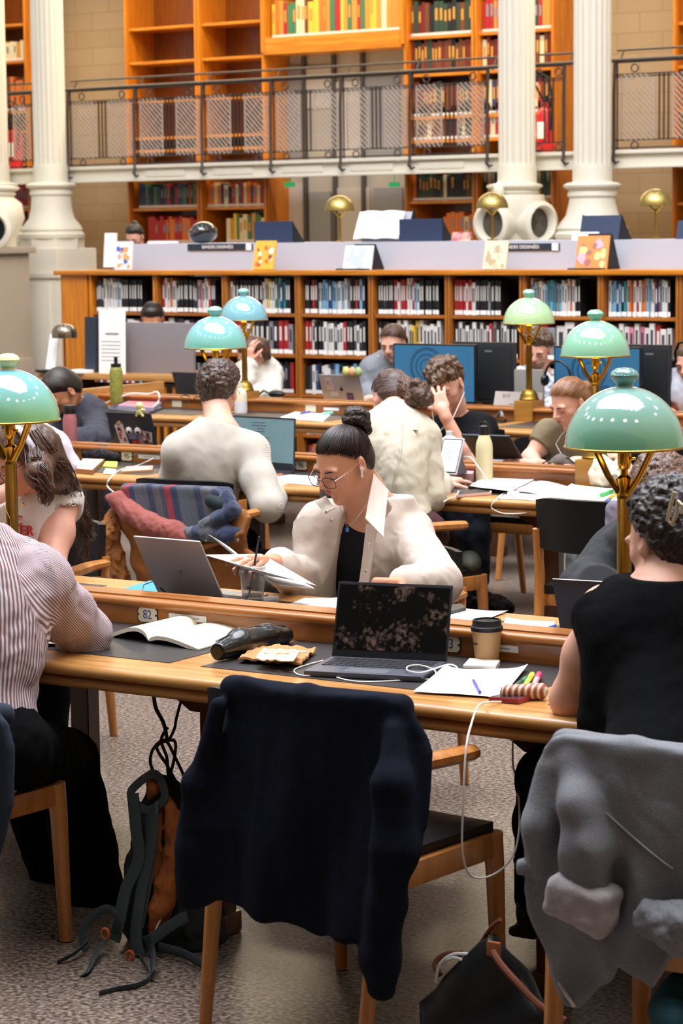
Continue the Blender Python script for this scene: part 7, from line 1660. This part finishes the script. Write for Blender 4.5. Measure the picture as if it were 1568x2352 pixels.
# cream tote and fanny pack
c = on(1395, 1125, TZ)+Vector((0, .03, 0)); t = thing('tote_bag', 'cream canvas tote bag with a black letter, slumped by the right lamp pole', 'bag', c); s = Sdf(.03)
s.ell(c+Vector((0, 0, .055)), (.085, .06, .06)); s.ell(c+Vector((-.05, 0, .08)), (.035, .04, .06)); s.ell(c+Vector((.06, 0, .075)), (.04, .04, .05)); s.plane((0, 0, TZ+.002), (0, 0, -1)); s.disp = folds(.014, 14, 4); put(s, .004, 'bag_body', mat('cream_canvas', 'dccfb8', .85, bump=(200, .2)), t)
text('F', .045, frame(at(1403, 1101, c.y-.068), (.9, .1, 0), (0, .2, 1)), 'black_letter', BLACK, t, ext=.004)
c = on(1288, 1078, TZ+.085)+Vector((0, .1, 0)); c.z = TZ+.0; c = at(1288, 1075, 9.28); t = thing('pouch_bag', 'grey zipped pouch with a small black and red tag on the middle spine', 'pouch', c); s = Sdf(.02)
s.chain([c+Vector((-.09, 0, -.005)), c+Vector((0, 0, .02)), c+Vector((.09, 0, -.005))], [.014, .034, .016], .03); s.plane((0, 0, TZ+.082), (0, 0, -1)); s.disp = folds(.003, 16, 4); put(s, .004, 'pouch_body', mat('taupe_nylon', '6c6460', .8, bump=(200, .2)), t)
B().tube([c+Vector((-.1, -.01, .008)), c+Vector((-.04, -.01, .045)), c+Vector((.04, -.01, .048)), c+Vector((.1, -.01, .005))], .003, 6).make('zip', BLACK, t)
B().box(c+Vector((.01, -.036, .012)), (.05, .004, .018)).make('tag', mat('tag_black', '221a1c', .6), t); text('EASTPAK', .011, frame(c+Vector((.01, -.0385, .011)), (1, 0, 0), (0, 0, 1)), 'tag_word', mat('tag_red', 'd0a8a0', .6), t)

# far table
flat('closed dark laptop on the left of the far table', [(238, 944), (340, 952), (375, 940), (270, 930)], .014, 'closed_laptop', mat('charcoal_lid', '4a4d54', .4), 'laptop')
flat('stack of pink and lilac folders on the closed laptop', [(270, 938), (352, 944), (372, 930), (300, 926)], .02, 'folder_stack', mat('lilac_folder', 'a99ab4', .6), 'folders', TZ+.016, top=mat('coral_folder', 'c8747c', .6))
cable('thick white cable arching over the folders on the far table', [on(228, 932, zz), at(262, 918, 12.0), at(300, 904, 12.02), at(340, 905, 12.03), at(360, 900, 12.03), at(366, 912, 12.02), at(362, 925, 12.0), on(352, 935, TZ+.04)], .005)
t = thing('headphones', 'black coiled headphones and cable on the far table spine beside the white jumper', 'headphones', at(625, 908, 12.5)); s = Sdf(.01); c = at(635, 905, 12.55)
s.ell(c, (.06, .04, .025)); put(s, .005, 'ear_cup', PLAST, t); B().tube([c+Vector((-.05, 0, 0)), c+Vector((-.1, 0, .02)), c+Vector((-.14, 0, -.01))], .006, 8).make('band', PLAST, t)
sheet('white sheet with a blue pen mark on the far table', [(640, 960), (740, 968), (760, 952), (680, 946)], seed=14)
single(B().tube([on(690, 950, TZ+.01), on(712, 945, TZ+.01)], .006, 8), 'pen', mat('pen_blue', '3048b8', .3), 'blue pen on the far table above the teal laptop screen', 'pen')
single(B().tube([on(742, 951, TZ+.01), on(762, 949, TZ+.01)], .012, 8), 'highlighter', mat('mint_marker', '8ad0b8', .4), 'mint green highlighter on the far table', 'marker')
b = B(); gg = random.Random(8)
for k in range(4): b.tube(smooth([on(gg.uniform(1130, 1150), gg.uniform(950, 962), TZ+.01), at(1150, gg.uniform(944, 952), 12.0), at(gg.uniform(1148, 1160), 958, 11.95), on(1162, 962, TZ+.006)]), .004, 6)
single(b, 'cable_bundle', mat('grey_cable', '8a8480', .5), 'tangle of grey cables left of the far right lamp plinth', 'cables')
for k, (u, v) in enumerate(((400, 926), (430, 930))):
    b = B().tube(smooth([on(u, v, TZ+.01), at(u+20, v-18, 12.1), at(u+35, v-14, 12.1), at(u+30, v+2, 12.05)]), .003, 6); single(b, 'charger_cable', PLAST, ('thin black charger cable by the far spine, ' + ('left of' if k == 0 else 'just before') + ' the curly head'), 'cable')
# ================================================================== CLOTHES AND BAGS ON CHAIRS AND FLOOR
def hanging(s, pts, y, yc, th, k=.01):
    """cloth sheet: closed outline pts [(x,z)] in the vertical plane y, centre surface y+yc(x,z), half thickness th"""
    A = np.array(pts, dtype=F32)
    lo = np.array([A[:, 0].min(), y-.22, A[:, 1].min()], dtype=F32); hi = np.array([A[:, 0].max(), y+.22, A[:, 1].max()], dtype=F32)
    def fn(x, yy, z):
        X, Z = x[:, 0, 0][:, None], z[0, 0, :][None, :]; n = len(A); d = np.full((X.shape[0], Z.shape[1]), 9., dtype=F32); ins = np.zeros(d.shape, bool)
        for i in range(n):
            ax_, az = A[i]; bx_, bz = A[(i+1) % n]; ex, ez = bx_-ax_, bz-az; wx, wz = X-ax_, Z-az
            h = np.clip((wx*ex+wz*ez)/(ex*ex+ez*ez+1e-9), 0, 1); d = np.minimum(d, (wx-ex*h)**2+(wz-ez*h)**2)
            c = ((az > Z) != (bz > Z)) & (X < (bx_-ax_)*(Z-az)/(bz-az+1e-12)+ax_); ins ^= c
        d = np.sqrt(d); d = np.where(ins, -d, d)[:, None, :]
        c = yc(X, Z)[:, None, :]; e = np.abs(yy-y-c)-th
        q1, q2 = np.maximum(d+th, 0), np.maximum(e+th, 0)
        return np.minimum(np.maximum(d, e), 0)+np.sqrt(np.maximum(d+th, 0)**2+np.maximum(e+th, 0)**2)-th+0*np.minimum(q1, q2)
    s.p.append((fn, lo, hi, k, '+')); return s
def outline(px, y): return [(at(u, v, y).x, at(u, v, y).z) for u, v in px]
# ---- navy cardigan on the nearest chair
yn = 4.34
NV = mat('navy_wool', '131826', .95, bump=(420, .35), spec=.15, var=(30, '0e121d', .3))
t = thing('cardigan', 'dark navy knitted cardigan draped over the nearest chair back', 'cardigan', (at(700, 1900, yn).x, yn, .2))
x0n, x1n = at(500, 1600, yn).x, at(940, 1640, yn).x
def yc(X, Z):
    u = (X-x0n)/(x1n-x0n); low = np.clip((.8-Z)/.55, 0, 1)
    f = .015*np.sin(u*13+1.5*np.sin(Z*6))+.004*np.sin(u*31+2*Z*6)+.008*np.sin(u*7-Z*5)
    return f*(.05+1.15*low)-.012*low+.05*np.abs(2*u-1)**2.2*np.clip((Z-.5)*4, 0, 1)
o1 = [(512, 1566), (545, 1560), (620, 1580), (740, 1592), (860, 1600), (905, 1618), (925, 1648), (945, 1690), (965, 1740), (970, 1850), (966, 1900), (940, 1990), (890, 2050), (872, 2110), (842, 2160), (800, 2155), (730, 2150), (660, 2120), (600, 2104), (545, 2070), (500, 2068), (470, 2075), (440, 2082), (424, 2060), (416, 1990), (424, 1900), (440, 1820), (462, 1730), (480, 1650), (496, 1585)]
s = Sdf(.012); hanging(s, outline(o1, yn), yn, yc, .012)
b0, b1 = at(515, 1578, yn+.02), at(905, 1622, yn+.02); s.chain([b0+Vector((0, .03, -.006)), b0.lerp(b1, .5)+Vector((0, .0, -.002)), b1+Vector((0, .03, -.006))], [.028]*3, .02)
pts = [at(905, 1680, yn+.01), at(900, 1800, yn-.03), at(905, 1950, yn-.035), at(890, 2080, yn-.03), at(868, 2200, yn-.025), at(872, 2268, yn-.02)]
s.chain(pts, [.022, .038, .044, .042, .042, .033], .03)
s.chain([at(500, 1620, yn-.0), at(455, 1800, yn-.01), at(438, 1950, yn-.01), at(448, 2050, yn)], [.018, .028, .03, .024], .03); s.disp = lambda x, y, z: .005*np.sin(x*62+z*7+2*nz(x, y, z*.3, 6))*np.clip((.78-z)*6, 0, 1); put(s, .005, 'knitted_body', NV, t)
# ---- grey sweatshirt on the right chair
yg = 4.13
GR = mat('heather_grey', '7f8187', .95, bump=(300, .25), var=(240, '686a70', .3)); GL_ = mat('heather_light', '9c979a', .95, bump=(300, .25))
t = thing('sweatshirt', 'heather grey zip sweatshirt hanging over the right foreground chair, one cuff turned up', 'sweatshirt', (at(1400, 1950, yg).x, yg, .25))
x0g = at(1230, 1900, yg).x
def yc2(X, Z):
    u = (X-x0g)/.45; low = np.clip((.82-Z)/.5, 0, 1)
    return (.018*np.sin(u*10+2*np.sin(Z*7+u*3))+.009*np.sin(u*23-Z*14)+.012*np.sin(Z*19+u*6))*(.12+1.0*low)-.02*low
o2 = [(1270, 1694), (1300, 1686), (1420, 1700), (1568, 1722), (1660, 1740), (1680, 1900), (1660, 2150), (1600, 2180), (1560, 2160), (1520, 2262), (1470, 2235), (1436, 2215), (1400, 2250), (1330, 2312), (1305, 2300), (1262, 2235), (1240, 2130), (1226, 2030), (1224, 1960), (1218, 1860), (1236, 1770), (1252, 1715)]
s = Sdf(.015); hanging(s, outline(o2, yg), yg, yc2, .013); b0, b1 = at(1282, 1702, yg+.02), at(1640, 1748, yg+.02); s.chain([b0+Vector((0, .03, -.01)), b0.lerp(b1, .5)+Vector((0, .0, -.004)), b1+Vector((0, .03, -.01))], [.03]*3, .02)
s.chain([at(1318, 1760, yg-.0), at(1328, 1850, yg-.035), at(1340, 1950, yg-.045), at(1346, 2040, yg-.045)], [.025, .038, .044, .05], .035); s.chain([at(1262, 1770, yg-.0), at(1240, 1900, yg-.02), at(1228, 1985, yg-.03)], [.02, .03, .024], .025); s.disp = lambda x, y, z: .006*np.sin(x*42+z*24+2*nz(x, y, z, 6))*np.clip((.80-z)*7, .1, 1); put(s, .005, 'body_panel', GR, t)
s = Sdf(.02); q0 = at(1275, 2050, yg-.055); q1 = at(1402, 2092, yg-.055); s.box(q0.lerp(q1, .5)+Vector((0, 0, .002)), (.066, .048, .042), Matrix.Rotation(radians(12), 3, 'Y'), .02)
s.box(q0.lerp(q1, .5)+Vector((.03, 0, -.03)), (.035, .03, .03), Matrix.Rotation(radians(30), 3, 'Y'), .02); s.disp = folds(.004, 14, 5); put(s, .004, 'turned_cuff', GL_, t)
s = Sdf(.02); s.box(at(1222, 1992, yg-.03), (.028, .02, .012), None, .008); s.disp = folds(.008, 20, 3); put(s, .005, 'loose_corner', GR, t)
gb = [q for q in t.children if q.name.startswith('body_panel')][0]; B().tube(on_surface(gb, [(1392, 1868), (1420, 1893), (1450, 1920), (1485, 1950), (1520, 1978), (1545, 1996)], .002), .0018, 6).make('seam', mat('seam_grey', '9d9fa6', .9), t)
B().tube([at(1283, 2255, yg-.03), at(1300, 2285, yg-.03), at(1318, 2312, yg-.02)], .004, 6).make('zip', SILVER, t)
s = Sdf(.02); s.chain([at(1500, 2110, yg-.04), at(1560, 2130, yg-.05), at(1640, 2110, yg-.04)], [.035, .045, .04]); s.disp = folds(.009, 18, 9); put(s, .005, 'hood', GR, t)
# ---- denim jacket at the left edge
yd = 4.22; DN = mat('indigo_denim', '1c2738', .9, bump=(300, .3)); t = thing('denim_jacket', 'dark indigo denim jacket over the chair back at the left edge', 'jacket', (at(-40, 1800, yd).x, yd, .35))
o3 = [(-160, 1610), (-10, 1628), (12, 1660), (26, 1720), (28, 1850), (14, 1930), (0, 1968), (-160, 1980)]
s = Sdf(.012); hanging(s, outline(o3, yd), yd, lambda X, Z: .01*np.sin(X*40+Z*5), .014); s.chain([at(-150, 1625, yd+.02)+Vector((0, .02, 0)), at(-5, 1645, yd+.02)+Vector((0, .02, 0))], [.03, .028]); put(s, .006, 'jacket_body', DN, t)
# ---- scarf, rust scarf and tan jacket on the man's chair
ys_ = 8.07; t = thing('plaid_scarf', 'grey wool scarf with red and navy stripes over the sweater man\'s chair', 'scarf', at(430, 1200, ys_))
def plaid():
    m = mat('plaid_wool', '4a4d58', .95, bump=(300, .3), sheen=.3); nt = m.node_tree; N = nt.nodes; L = nt.links; tc = N.new('ShaderNodeTexCoord'); sp = N.new('ShaderNodeSeparateXYZ'); L.new(tc.outputs['Object'], sp.inputs[0])
    xa, xb = at(285, 1150, ys_).x, at(545, 1150, ys_).x
    mr = N.new('ShaderNodeMapRange'); mr.inputs[1].default_value = xa; mr.inputs[2].default_value = xb
    sk_ = N.new('ShaderNodeMath'); sk_.operation = 'MULTIPLY_ADD'; sk_.inputs[1].default_value = .25; L.new(sp.outputs[2], sk_.inputs[0]); L.new(sp.outputs[0], sk_.inputs[2])
    mr.inputs[1].default_value += .25*.7; mr.inputs[2].default_value += .25*.7; L.new(sk_.outputs[0], mr.inputs[0])
    r = N.new('ShaderNodeValToRGB'); r.color_ramp.interpolation = 'CONSTANT'; e = r.color_ramp.elements
    st = [(0, '3c4458'), (.05, '8a2c3a'), (.10, '26304c'), (.14, '4c4f5a'), (.24, '26304c'), (.29, '4c4f5a'), (.37, '26304c'), (.42, '8a2434'), (.48, '26304c'), (.53, '4c4f5a'), (.66, '26304c'), (.72, '4c4f5a'), (.84, '26304c')]
    e[0].position = 0; e[0].color = lin(st[0][1]); e[1].position = 1; e[1].color = lin('2c3650')
    for p_, c_ in st[1:]: q = e.new(p_); q.color = lin(c_)
    L.new(mr.outputs[0], r.inputs[0]); L.new(r.outputs[0], N['Principled BSDF'].inputs['Base Color']); return m
PL = plaid()
o4 = [(284, 1116), (330, 1112), (440, 1118), (500, 1122), (530, 1140), (536, 1172), (536, 1205), (510, 1222), (470, 1232), (440, 1236), (400, 1212), (350, 1196), (312, 1188), (292, 1160)]
s = Sdf(.015); hanging(s, outline(o4, ys_), ys_, lambda X, Z: .012*np.sin(X*26+Z*8)-.02*np.clip(.74-Z, 0, .3)*3, .016); s.chain([at(292, 1124, ys_+.03), at(520, 1134, ys_+.03)], [.028, .03]); put(s, .006, 'scarf_drape', PL, t)
s = Sdf(.02); s.chain([at(520, 1140, ys_-.01), at(536, 1172, ys_-.03), at(505, 1190, ys_-.05), at(470, 1205, ys_-.05)], [.03, .028, .03, .024]); s.chain([at(400, 1222, ys_-.03), at(450, 1226, ys_-.05), at(520, 1228, ys_-.05), at(548, 1222, ys_-.03)], [.02, .03, .034, .02]); s.disp = folds(.005, 20, 6); put(s, .005, 'scarf_fold', PL, t)
s = Sdf(.02); s.chain([at(486, 1150, ys_-.02), at(512, 1160, ys_-.03)], [.03, .03]); put(s, .005, 'dark_lining', mat('dark_green_lining', '18262a', .8), t)
t = thing('rust_scarf', 'dusty rust coloured scarf hanging below the striped scarf', 'scarf', at(330, 1190, ys_)); s = Sdf(.02)
s.chain([at(246, 1142, ys_-.02), at(272, 1150, ys_-.03), at(300, 1178, ys_-.04), at(345, 1205, ys_-.05), at(400, 1222, ys_-.05), at(450, 1248, ys_-.04)], [.012, .038, .042, .045, .045, .03], .02); s.disp = folds(.005, 20, 6); put(s, .005, 'scarf_body', mat('rust_linen', '8f4f48', .9, bump=(200, .2)), t)
TJ = mat('tan_canvas', '9c6532', .9, bump=(120, .3), var=(10, '7d4c22', .3)); t = thing('tan_jacket', 'tan canvas jacket under the scarves on the chair of the man in the sweater', 'jacket', at(420, 1300, ys_))
o5 = [(262, 1170), (320, 1200), (440, 1240), (560, 1170), (575, 1190), (572, 1240), (568, 1260), (586, 1270), (560, 1340), (520, 1380), (330, 1380), (312, 1345), (300, 1250)]
s = Sdf(.015); hanging(s, outline(o5, ys_+.03), ys_+.03, lambda X, Z: .02*np.sin(X*22+Z*9)+.012*np.sin(Z*40+X*10), .018); s.disp = folds(.006, 14, 2); put(s, .006, 'jacket_body', TJ, t)
s = Sdf(.02); s.chain([at(262, 1185, ys_), at(250, 1225, ys_-.03), at(248, 1262, ys_-.03), at(262, 1275, ys_-.02), at(285, 1350, ys_-.01)], [.03, .045, .042, .036, .03], .02); s.disp = folds(.012, 20, 8); put(s, .005, 'sleeve', TJ, t)
s = Sdf(.01); s.chain([at(462, 1258, ys_-.05), at(520, 1240, ys_-.05), at(556, 1225, ys_-.04), at(570, 1190, ys_-.02)], [.012, .012, .012, .012]); put(s, .004, 'cuff_edge', TJ, t)
for u, v in ((474, 1240), (546, 1241)): B().lathe([(0, .004), (.007, .003), (.008, 0)], at(u, v, ys_-.075), 12, Matrix.Rotation(pi/2, 3, 'X')).make('metal_button', SILVER, t)
# lilac garment on the empty chair
t = thing('lilac_garment', 'pale lilac garment hanging on the empty chair beside the right lamp pole', 'garment', at(1414, 1200, 8.2)); s = Sdf(.02); s.chain([at(1412, 1170, 8.2), at(1412, 1245, 8.18)], [.035, .04]); s.disp = folds(.004, 14, 8); put(s, .005, 'fabric', mat('lilac_cloth', '77707f', .9), t)
# ================================================================== BAGS ON THE FLOOR
BGK = mat('pack_black', '1f2224', .85, bump=(260, .3)); STR = mat('pack_strap', '3a4448', .8, bump=(300, .2)); ORG = mat('orange_mesh', 'b5662a', .85, bump=(420, .4), var=(18, '6e3c1a', .25))
bp = on(350, 2195, 0); t = thing('backpack', 'black hiking backpack with orange mesh back panel leaning under the near table', 'backpack', (bp.x, bp.y, 0))
A = lambda u, v, dy=0: at(u, v, 4.80+dy+.10*np.clip((2200-v)/400, 0, 1))
s = Sdf(.03); s.chain([A(372, 1808, .09), A(392, 1870, .10), A(410, 1960, .11), A(420, 2060, .11), A(425, 2140, .09), A(418, 2175, .08)], [.035, .07, .085, .095, .10, .075], .03)
s.chain([A(350, 1870, .07), A(345, 1990, .07), A(335, 2110, .06), A(350, 2160, .06)], [.03, .055, .06, .06], .03); s.plane((0, 0, .004), (0, 0, -1)); s.disp = folds(.012, 12, 5); put(s, .006, 'pack_body', BGK, t)
s = Sdf(.01); s.chain([A(385, 1838, -.0), A(402, 1890, .0), A(400, 1960, -.005), A(385, 2030, -.02), A(368, 2090, -.03), A(352, 2140, -.035)], [.012, .024, .026, .028, .027, .012], .02); s.chain([A(368, 1860, -.005), A(356, 1950, -.02), A(350, 2020, -.03)], [.008, .016, .012], .01); s.disp = folds(.005, 22, 4); put(s, .004, 'orange_panel', ORG, t)
s = Sdf(.008); s.chain([A(346, 1792, -.0), A(352, 1812, -.0), A(345, 1830, -.0)], [.013, .017, .01]); put(s, .004, 'orange_loop_lining', ORG, t)
def strap(pts, w, name='strap', m=STR, fl=.22): B().tube(smooth(pts, 4), w, 8, flat=fl, up=(0, 1, 0)).make(name, m, t)
strap([A(356, 1772, -.01), A(322, 1795, -.03), A(300, 1822, -.05), A(318, 1850, -.05), A(345, 1860, -.03), A(378, 1832, -.02), A(368, 1790, -.01), A(352, 1775, -.01)], .012, 'haul_loop')
strap([A(305, 1825, -.05), A(312, 1900, -.06), A(318, 1975, -.06), A(290, 2040, -.07), A(275, 2110, -.08), A(262, 2160, -.08)], .021, 'shoulder_strap')
strap([A(345, 1862, -.03), A(348, 1930, -.05), A(332, 2010, -.06), A(320, 2080, -.07), A(312, 2150, -.07), A(318, 2195, -.07)], .023, 'shoulder_strap')
strap([A(360, 1840, -.03), A(355, 1950, -.05), A(340, 2050, -.06), A(325, 2130, -.07)], .007, 'piping', mat('grey_piping', '4c585c', .7))
strap([A(262, 2150, -.08), A(270, 2110, -.1), A(250, 2088, -.1), A(225, 2095, -.1), A(195, 2125, -.1), A(190, 2160, -.1), A(200, 2180, -.1)], .012)
fz = lambda u, v, z=.006: on(u, v, z)
strap([A(240, 2150, -.1), fz(222, 2190, .02), fz(200, 2232), fz(190, 2240)], .012); strap([fz(200, 2165, .03), fz(170, 2190, .02), fz(132, 2210)], .012)
strap([A(320, 2195, -.07), fz(345, 2240, .02), fz(320, 2262, .01), fz(270, 2272), fz(228, 2282)], .009); strap([A(335, 2150, -.07), A(350, 2190, -.07), fz(350, 2240, .02)], .016); strap([A(345, 2160, -.06), A(400, 2120, -.04), A(430, 2105, -.03)], .016); strap([A(365, 2175, -.05), A(420, 2190, -.05), fz(465, 2215, .02)], .013)
OB = mat('orange_buckle', 'c0642c', .4); 
def ring(c, r, w, m, nm): B().tube([c+Vector((cos(2*pi*k/16)*r*.8, 0, sin(2*pi*k/16)*r)) for k in range(16)], w, 6, closed=True).make(nm, m, t)
ring(A(242, 2145, -.115), .014, .004, OB, 'buckle'); ring(A(299, 2195, -.10), .012, .004, OB, 'buckle')
B().tube([A(369, 2110, -.045), A(352, 2148, -.05)], .0025, 6).make('white_tab', WHITE, t)
single(B().tube(smooth([A(355, 1778, .0), at(345, 1750, 4.95), at(352, 1720, 4.96), at(378, 1700, 4.97), at(400, 1735, 4.97), at(428, 1800, 4.96), at(412, 1808, 4.95), at(385, 1760, 4.96), at(360, 1715, 4.97), at(398, 1700, 4.97), at(402, 1730, 4.97), at(388, 1785, 4.95), at(383, 1740, 4.96), at(370, 1700, 4.98), at(385, 1670, 5.0)]), .0045, 8), 'bundled_cable', PLAST, 'tied bundle of black cable hanging above the backpack', 'cable')
single(B().tube(smooth([at(352, 1562, 5.0), at(356, 1620, 5.0), at(375, 1660, 5.0), at(384, 1700, 4.98)]), .0055, 8), 'hanging_cable', PLAST, 'black cable hanging from the table edge down to the bundle, left strand', 'cable')
single(B().tube(smooth([at(415, 1612, 5.05), at(405, 1650, 5.02), at(400, 1675, 5.0), at(387, 1702, 4.98)]), .004, 8), 'hanging_cable', PLAST, 'thin black cable hanging to the bundle, right strand by the bracket', 'cable')
# tote with brown leather handles
yt = 4.62; t = thing('tote_bag', 'black nylon tote with brown leather handles on the floor between the chairs', 'bag', (at(1120, 2400, yt).x, yt, 0)); TB = mat('black_nylon_bag', '15181a', .45, bump=(90, .15)); LH = mat('brown_leather', '7c4630', .45, bump=(60, .1))
def P(u, v, dy=0): return at(u, v, yt+dy)
s = Sdf(.03); hanging(s, outline([(1130, 2146), (1142, 2158), (1172, 2200), (1215, 2262), (1262, 2322), (1300, 2420), (1010, 2420), (985, 2352), (962, 2300), (1000, 2272), (1022, 2240), (1062, 2200), (1100, 2162)], yt), yt, lambda X, Z: .012*np.sin(X*30-Z*25)+.008*np.sin(X*14+Z*30), .028); s.ell(P(1110, 2380, .02), (.13, .09, .10), None, .06)
s.plane((0, 0, .004), (0, 0, -1)); put(s, .005, 'bag_body', TB, t)
B().tube(smooth([P(1132, 2185, -.04), P(1150, 2215, -.055), P(1190, 2260, -.07), P(1240, 2310, -.08), P(1300, 2345, -.09)], 4), .0085, 8).make('handle', LH, t)
B().tube(smooth([P(1108, 2160, .01), P(1128, 2130, .01), P(1148, 2112, .01)], 4), .0095, 8, flat=.5).make('handle', LH, t)
b = B().box(P(1134, 2180, -.035), (.035, .012, .035), bev=.012); b.make('leather_tab', mat('tan_leather', 'a8683c', .5), t)
B().tube(smooth([P(1010, 2240, -.02), P(1000, 2215, -.01), P(1020, 2195, 0), P(1060, 2190, 0)], 4), .008, 8).make('handle', LH, t)
single(B().tube(smooth([P(1000, 2256, -.03), P(1010, 2215, -.03), P(1040, 2192, -.02), P(1078, 2192, -.01)]), .004, 8).tube(smooth([P(1012, 2215, -.02), P(1040, 2200, -.03), P(1060, 2205, -.02)]), .0035, 6), 'charging_cable', CABLE, 'white cable poking out of the black tote bag', 'cable')
s = Sdf(.02); c = at(1545, 2330, 4.3); s.ell(c, (.05, .09, .05), Matrix.Rotation(.6, 3, 'Z')); s.ell(c+Vector((0, .03, .03)), (.04, .05, .05)); s.plane((0, 0, .002), (0, 0, -1)); o = put(s, .006, 'shoe', mat('teal_canvas', '1d4a52', .8), None); tag(o, 'dark teal canvas shoe at the bottom right corner', 'shoe')
s = Sdf(.02); c = on(1090, 1408, .0)+Vector((0, 0, .04)); s.ell(c, (.14, .1, .06)); s.ell(c+Vector((.12, -.03, 0)), (.1, .08, .05)); s.disp = folds(.02, 16, 3); s.plane((0, 0, .002), (0, 0, -1)); o = put(s, .008, 'crumpled_jacket', mat('dark_brown_cloth', '1f1513', .9), None); tag(o, 'dark brown crumpled jacket on the floor behind the space grey laptop', 'jacket')

# ================================================================== SUB-PARTS: pieces that belong to a part go one level deeper
SUB = {'screen': 'lid', 'round_logo': 'lid', 'fruit_logo': 'lid', 'googly_eye': 'lid', 'sticker': 'lid', 'keys': 'base', 'trackpad': 'base', 'front_notch': 'base', 'screen_text': 'lid', 'task_bar': 'lid',
       'rim': 'shade', 'finial': 'shade', 'switch': 'socket', 'bulb': 'socket', 'collar': 'overshirt|cream_jacket', 'placket': 'overshirt', 'snap_button': 'overshirt', 'back_seam': 'cream_jacket', 'hair_bun': 'hair', 'claw_clip': 'hair',
       'lens': 'glasses', 'glasses_temple': 'glasses', 'blue_pendant': 'necklace_chain', 'pendant': 'necklace', 'ear_cup': 'headphone_band', 'lid': 'paper_cup|cup_wall', 'sip_hole': 'paper_cup', 'printed_word': 'paper_cup|cup_wall',
       'numerals': 'enamel_face', 'screw': 'enamel_face', 'lettering': 'sign_board', 'red_letters': 'white_tee', 'bezel': 'case', 'screen_writing': 'case', 'maker_word': 'housing', 'back_panel': 'housing', 'screen_picture': 'housing', 'bracket': 'post',
       'turned_cuff': 'body_panel', 'seam': 'body_panel', 'buckle': 'strap', 'visor': 'shell', 'tag_word': 'tag', 'black_letter': 'bag_body', 'leather_tab': 'bag_body', 'print_lines': 'page_block', 'cover_picture': 'cover', 'stem_end': 'stem', 'instruction_label': 'cylinder', 'metal_button': 'jacket_body', 'vent_grille': 'round_vent', 'beard': 'body', 'lips': 'body', 'eyebrow': 'body', 'eyelashes': 'body', 'earbud': 'body', 'pupil': 'lid'}
def base_name(o): return o.name.split('.')[0]
for root in [o for o in C.objects if o.parent is None and o.type == 'EMPTY']:
    kids = list(root.children); by = {}
    for k in kids: by.setdefault(base_name(k), []).append(k)
    for k in kids:
        w = SUB.get(base_name(k))
        if not w: continue
        for cand in w.split('|'):
            if cand in by and by[cand][0] is not k and not (base_name(by[cand][0]) in SUB and any(q in by for q in SUB[base_name(by[cand][0])].split('|'))):
                k.parent = by[cand][0]; k.matrix_parent_inverse = Matrix.Identity(4); break
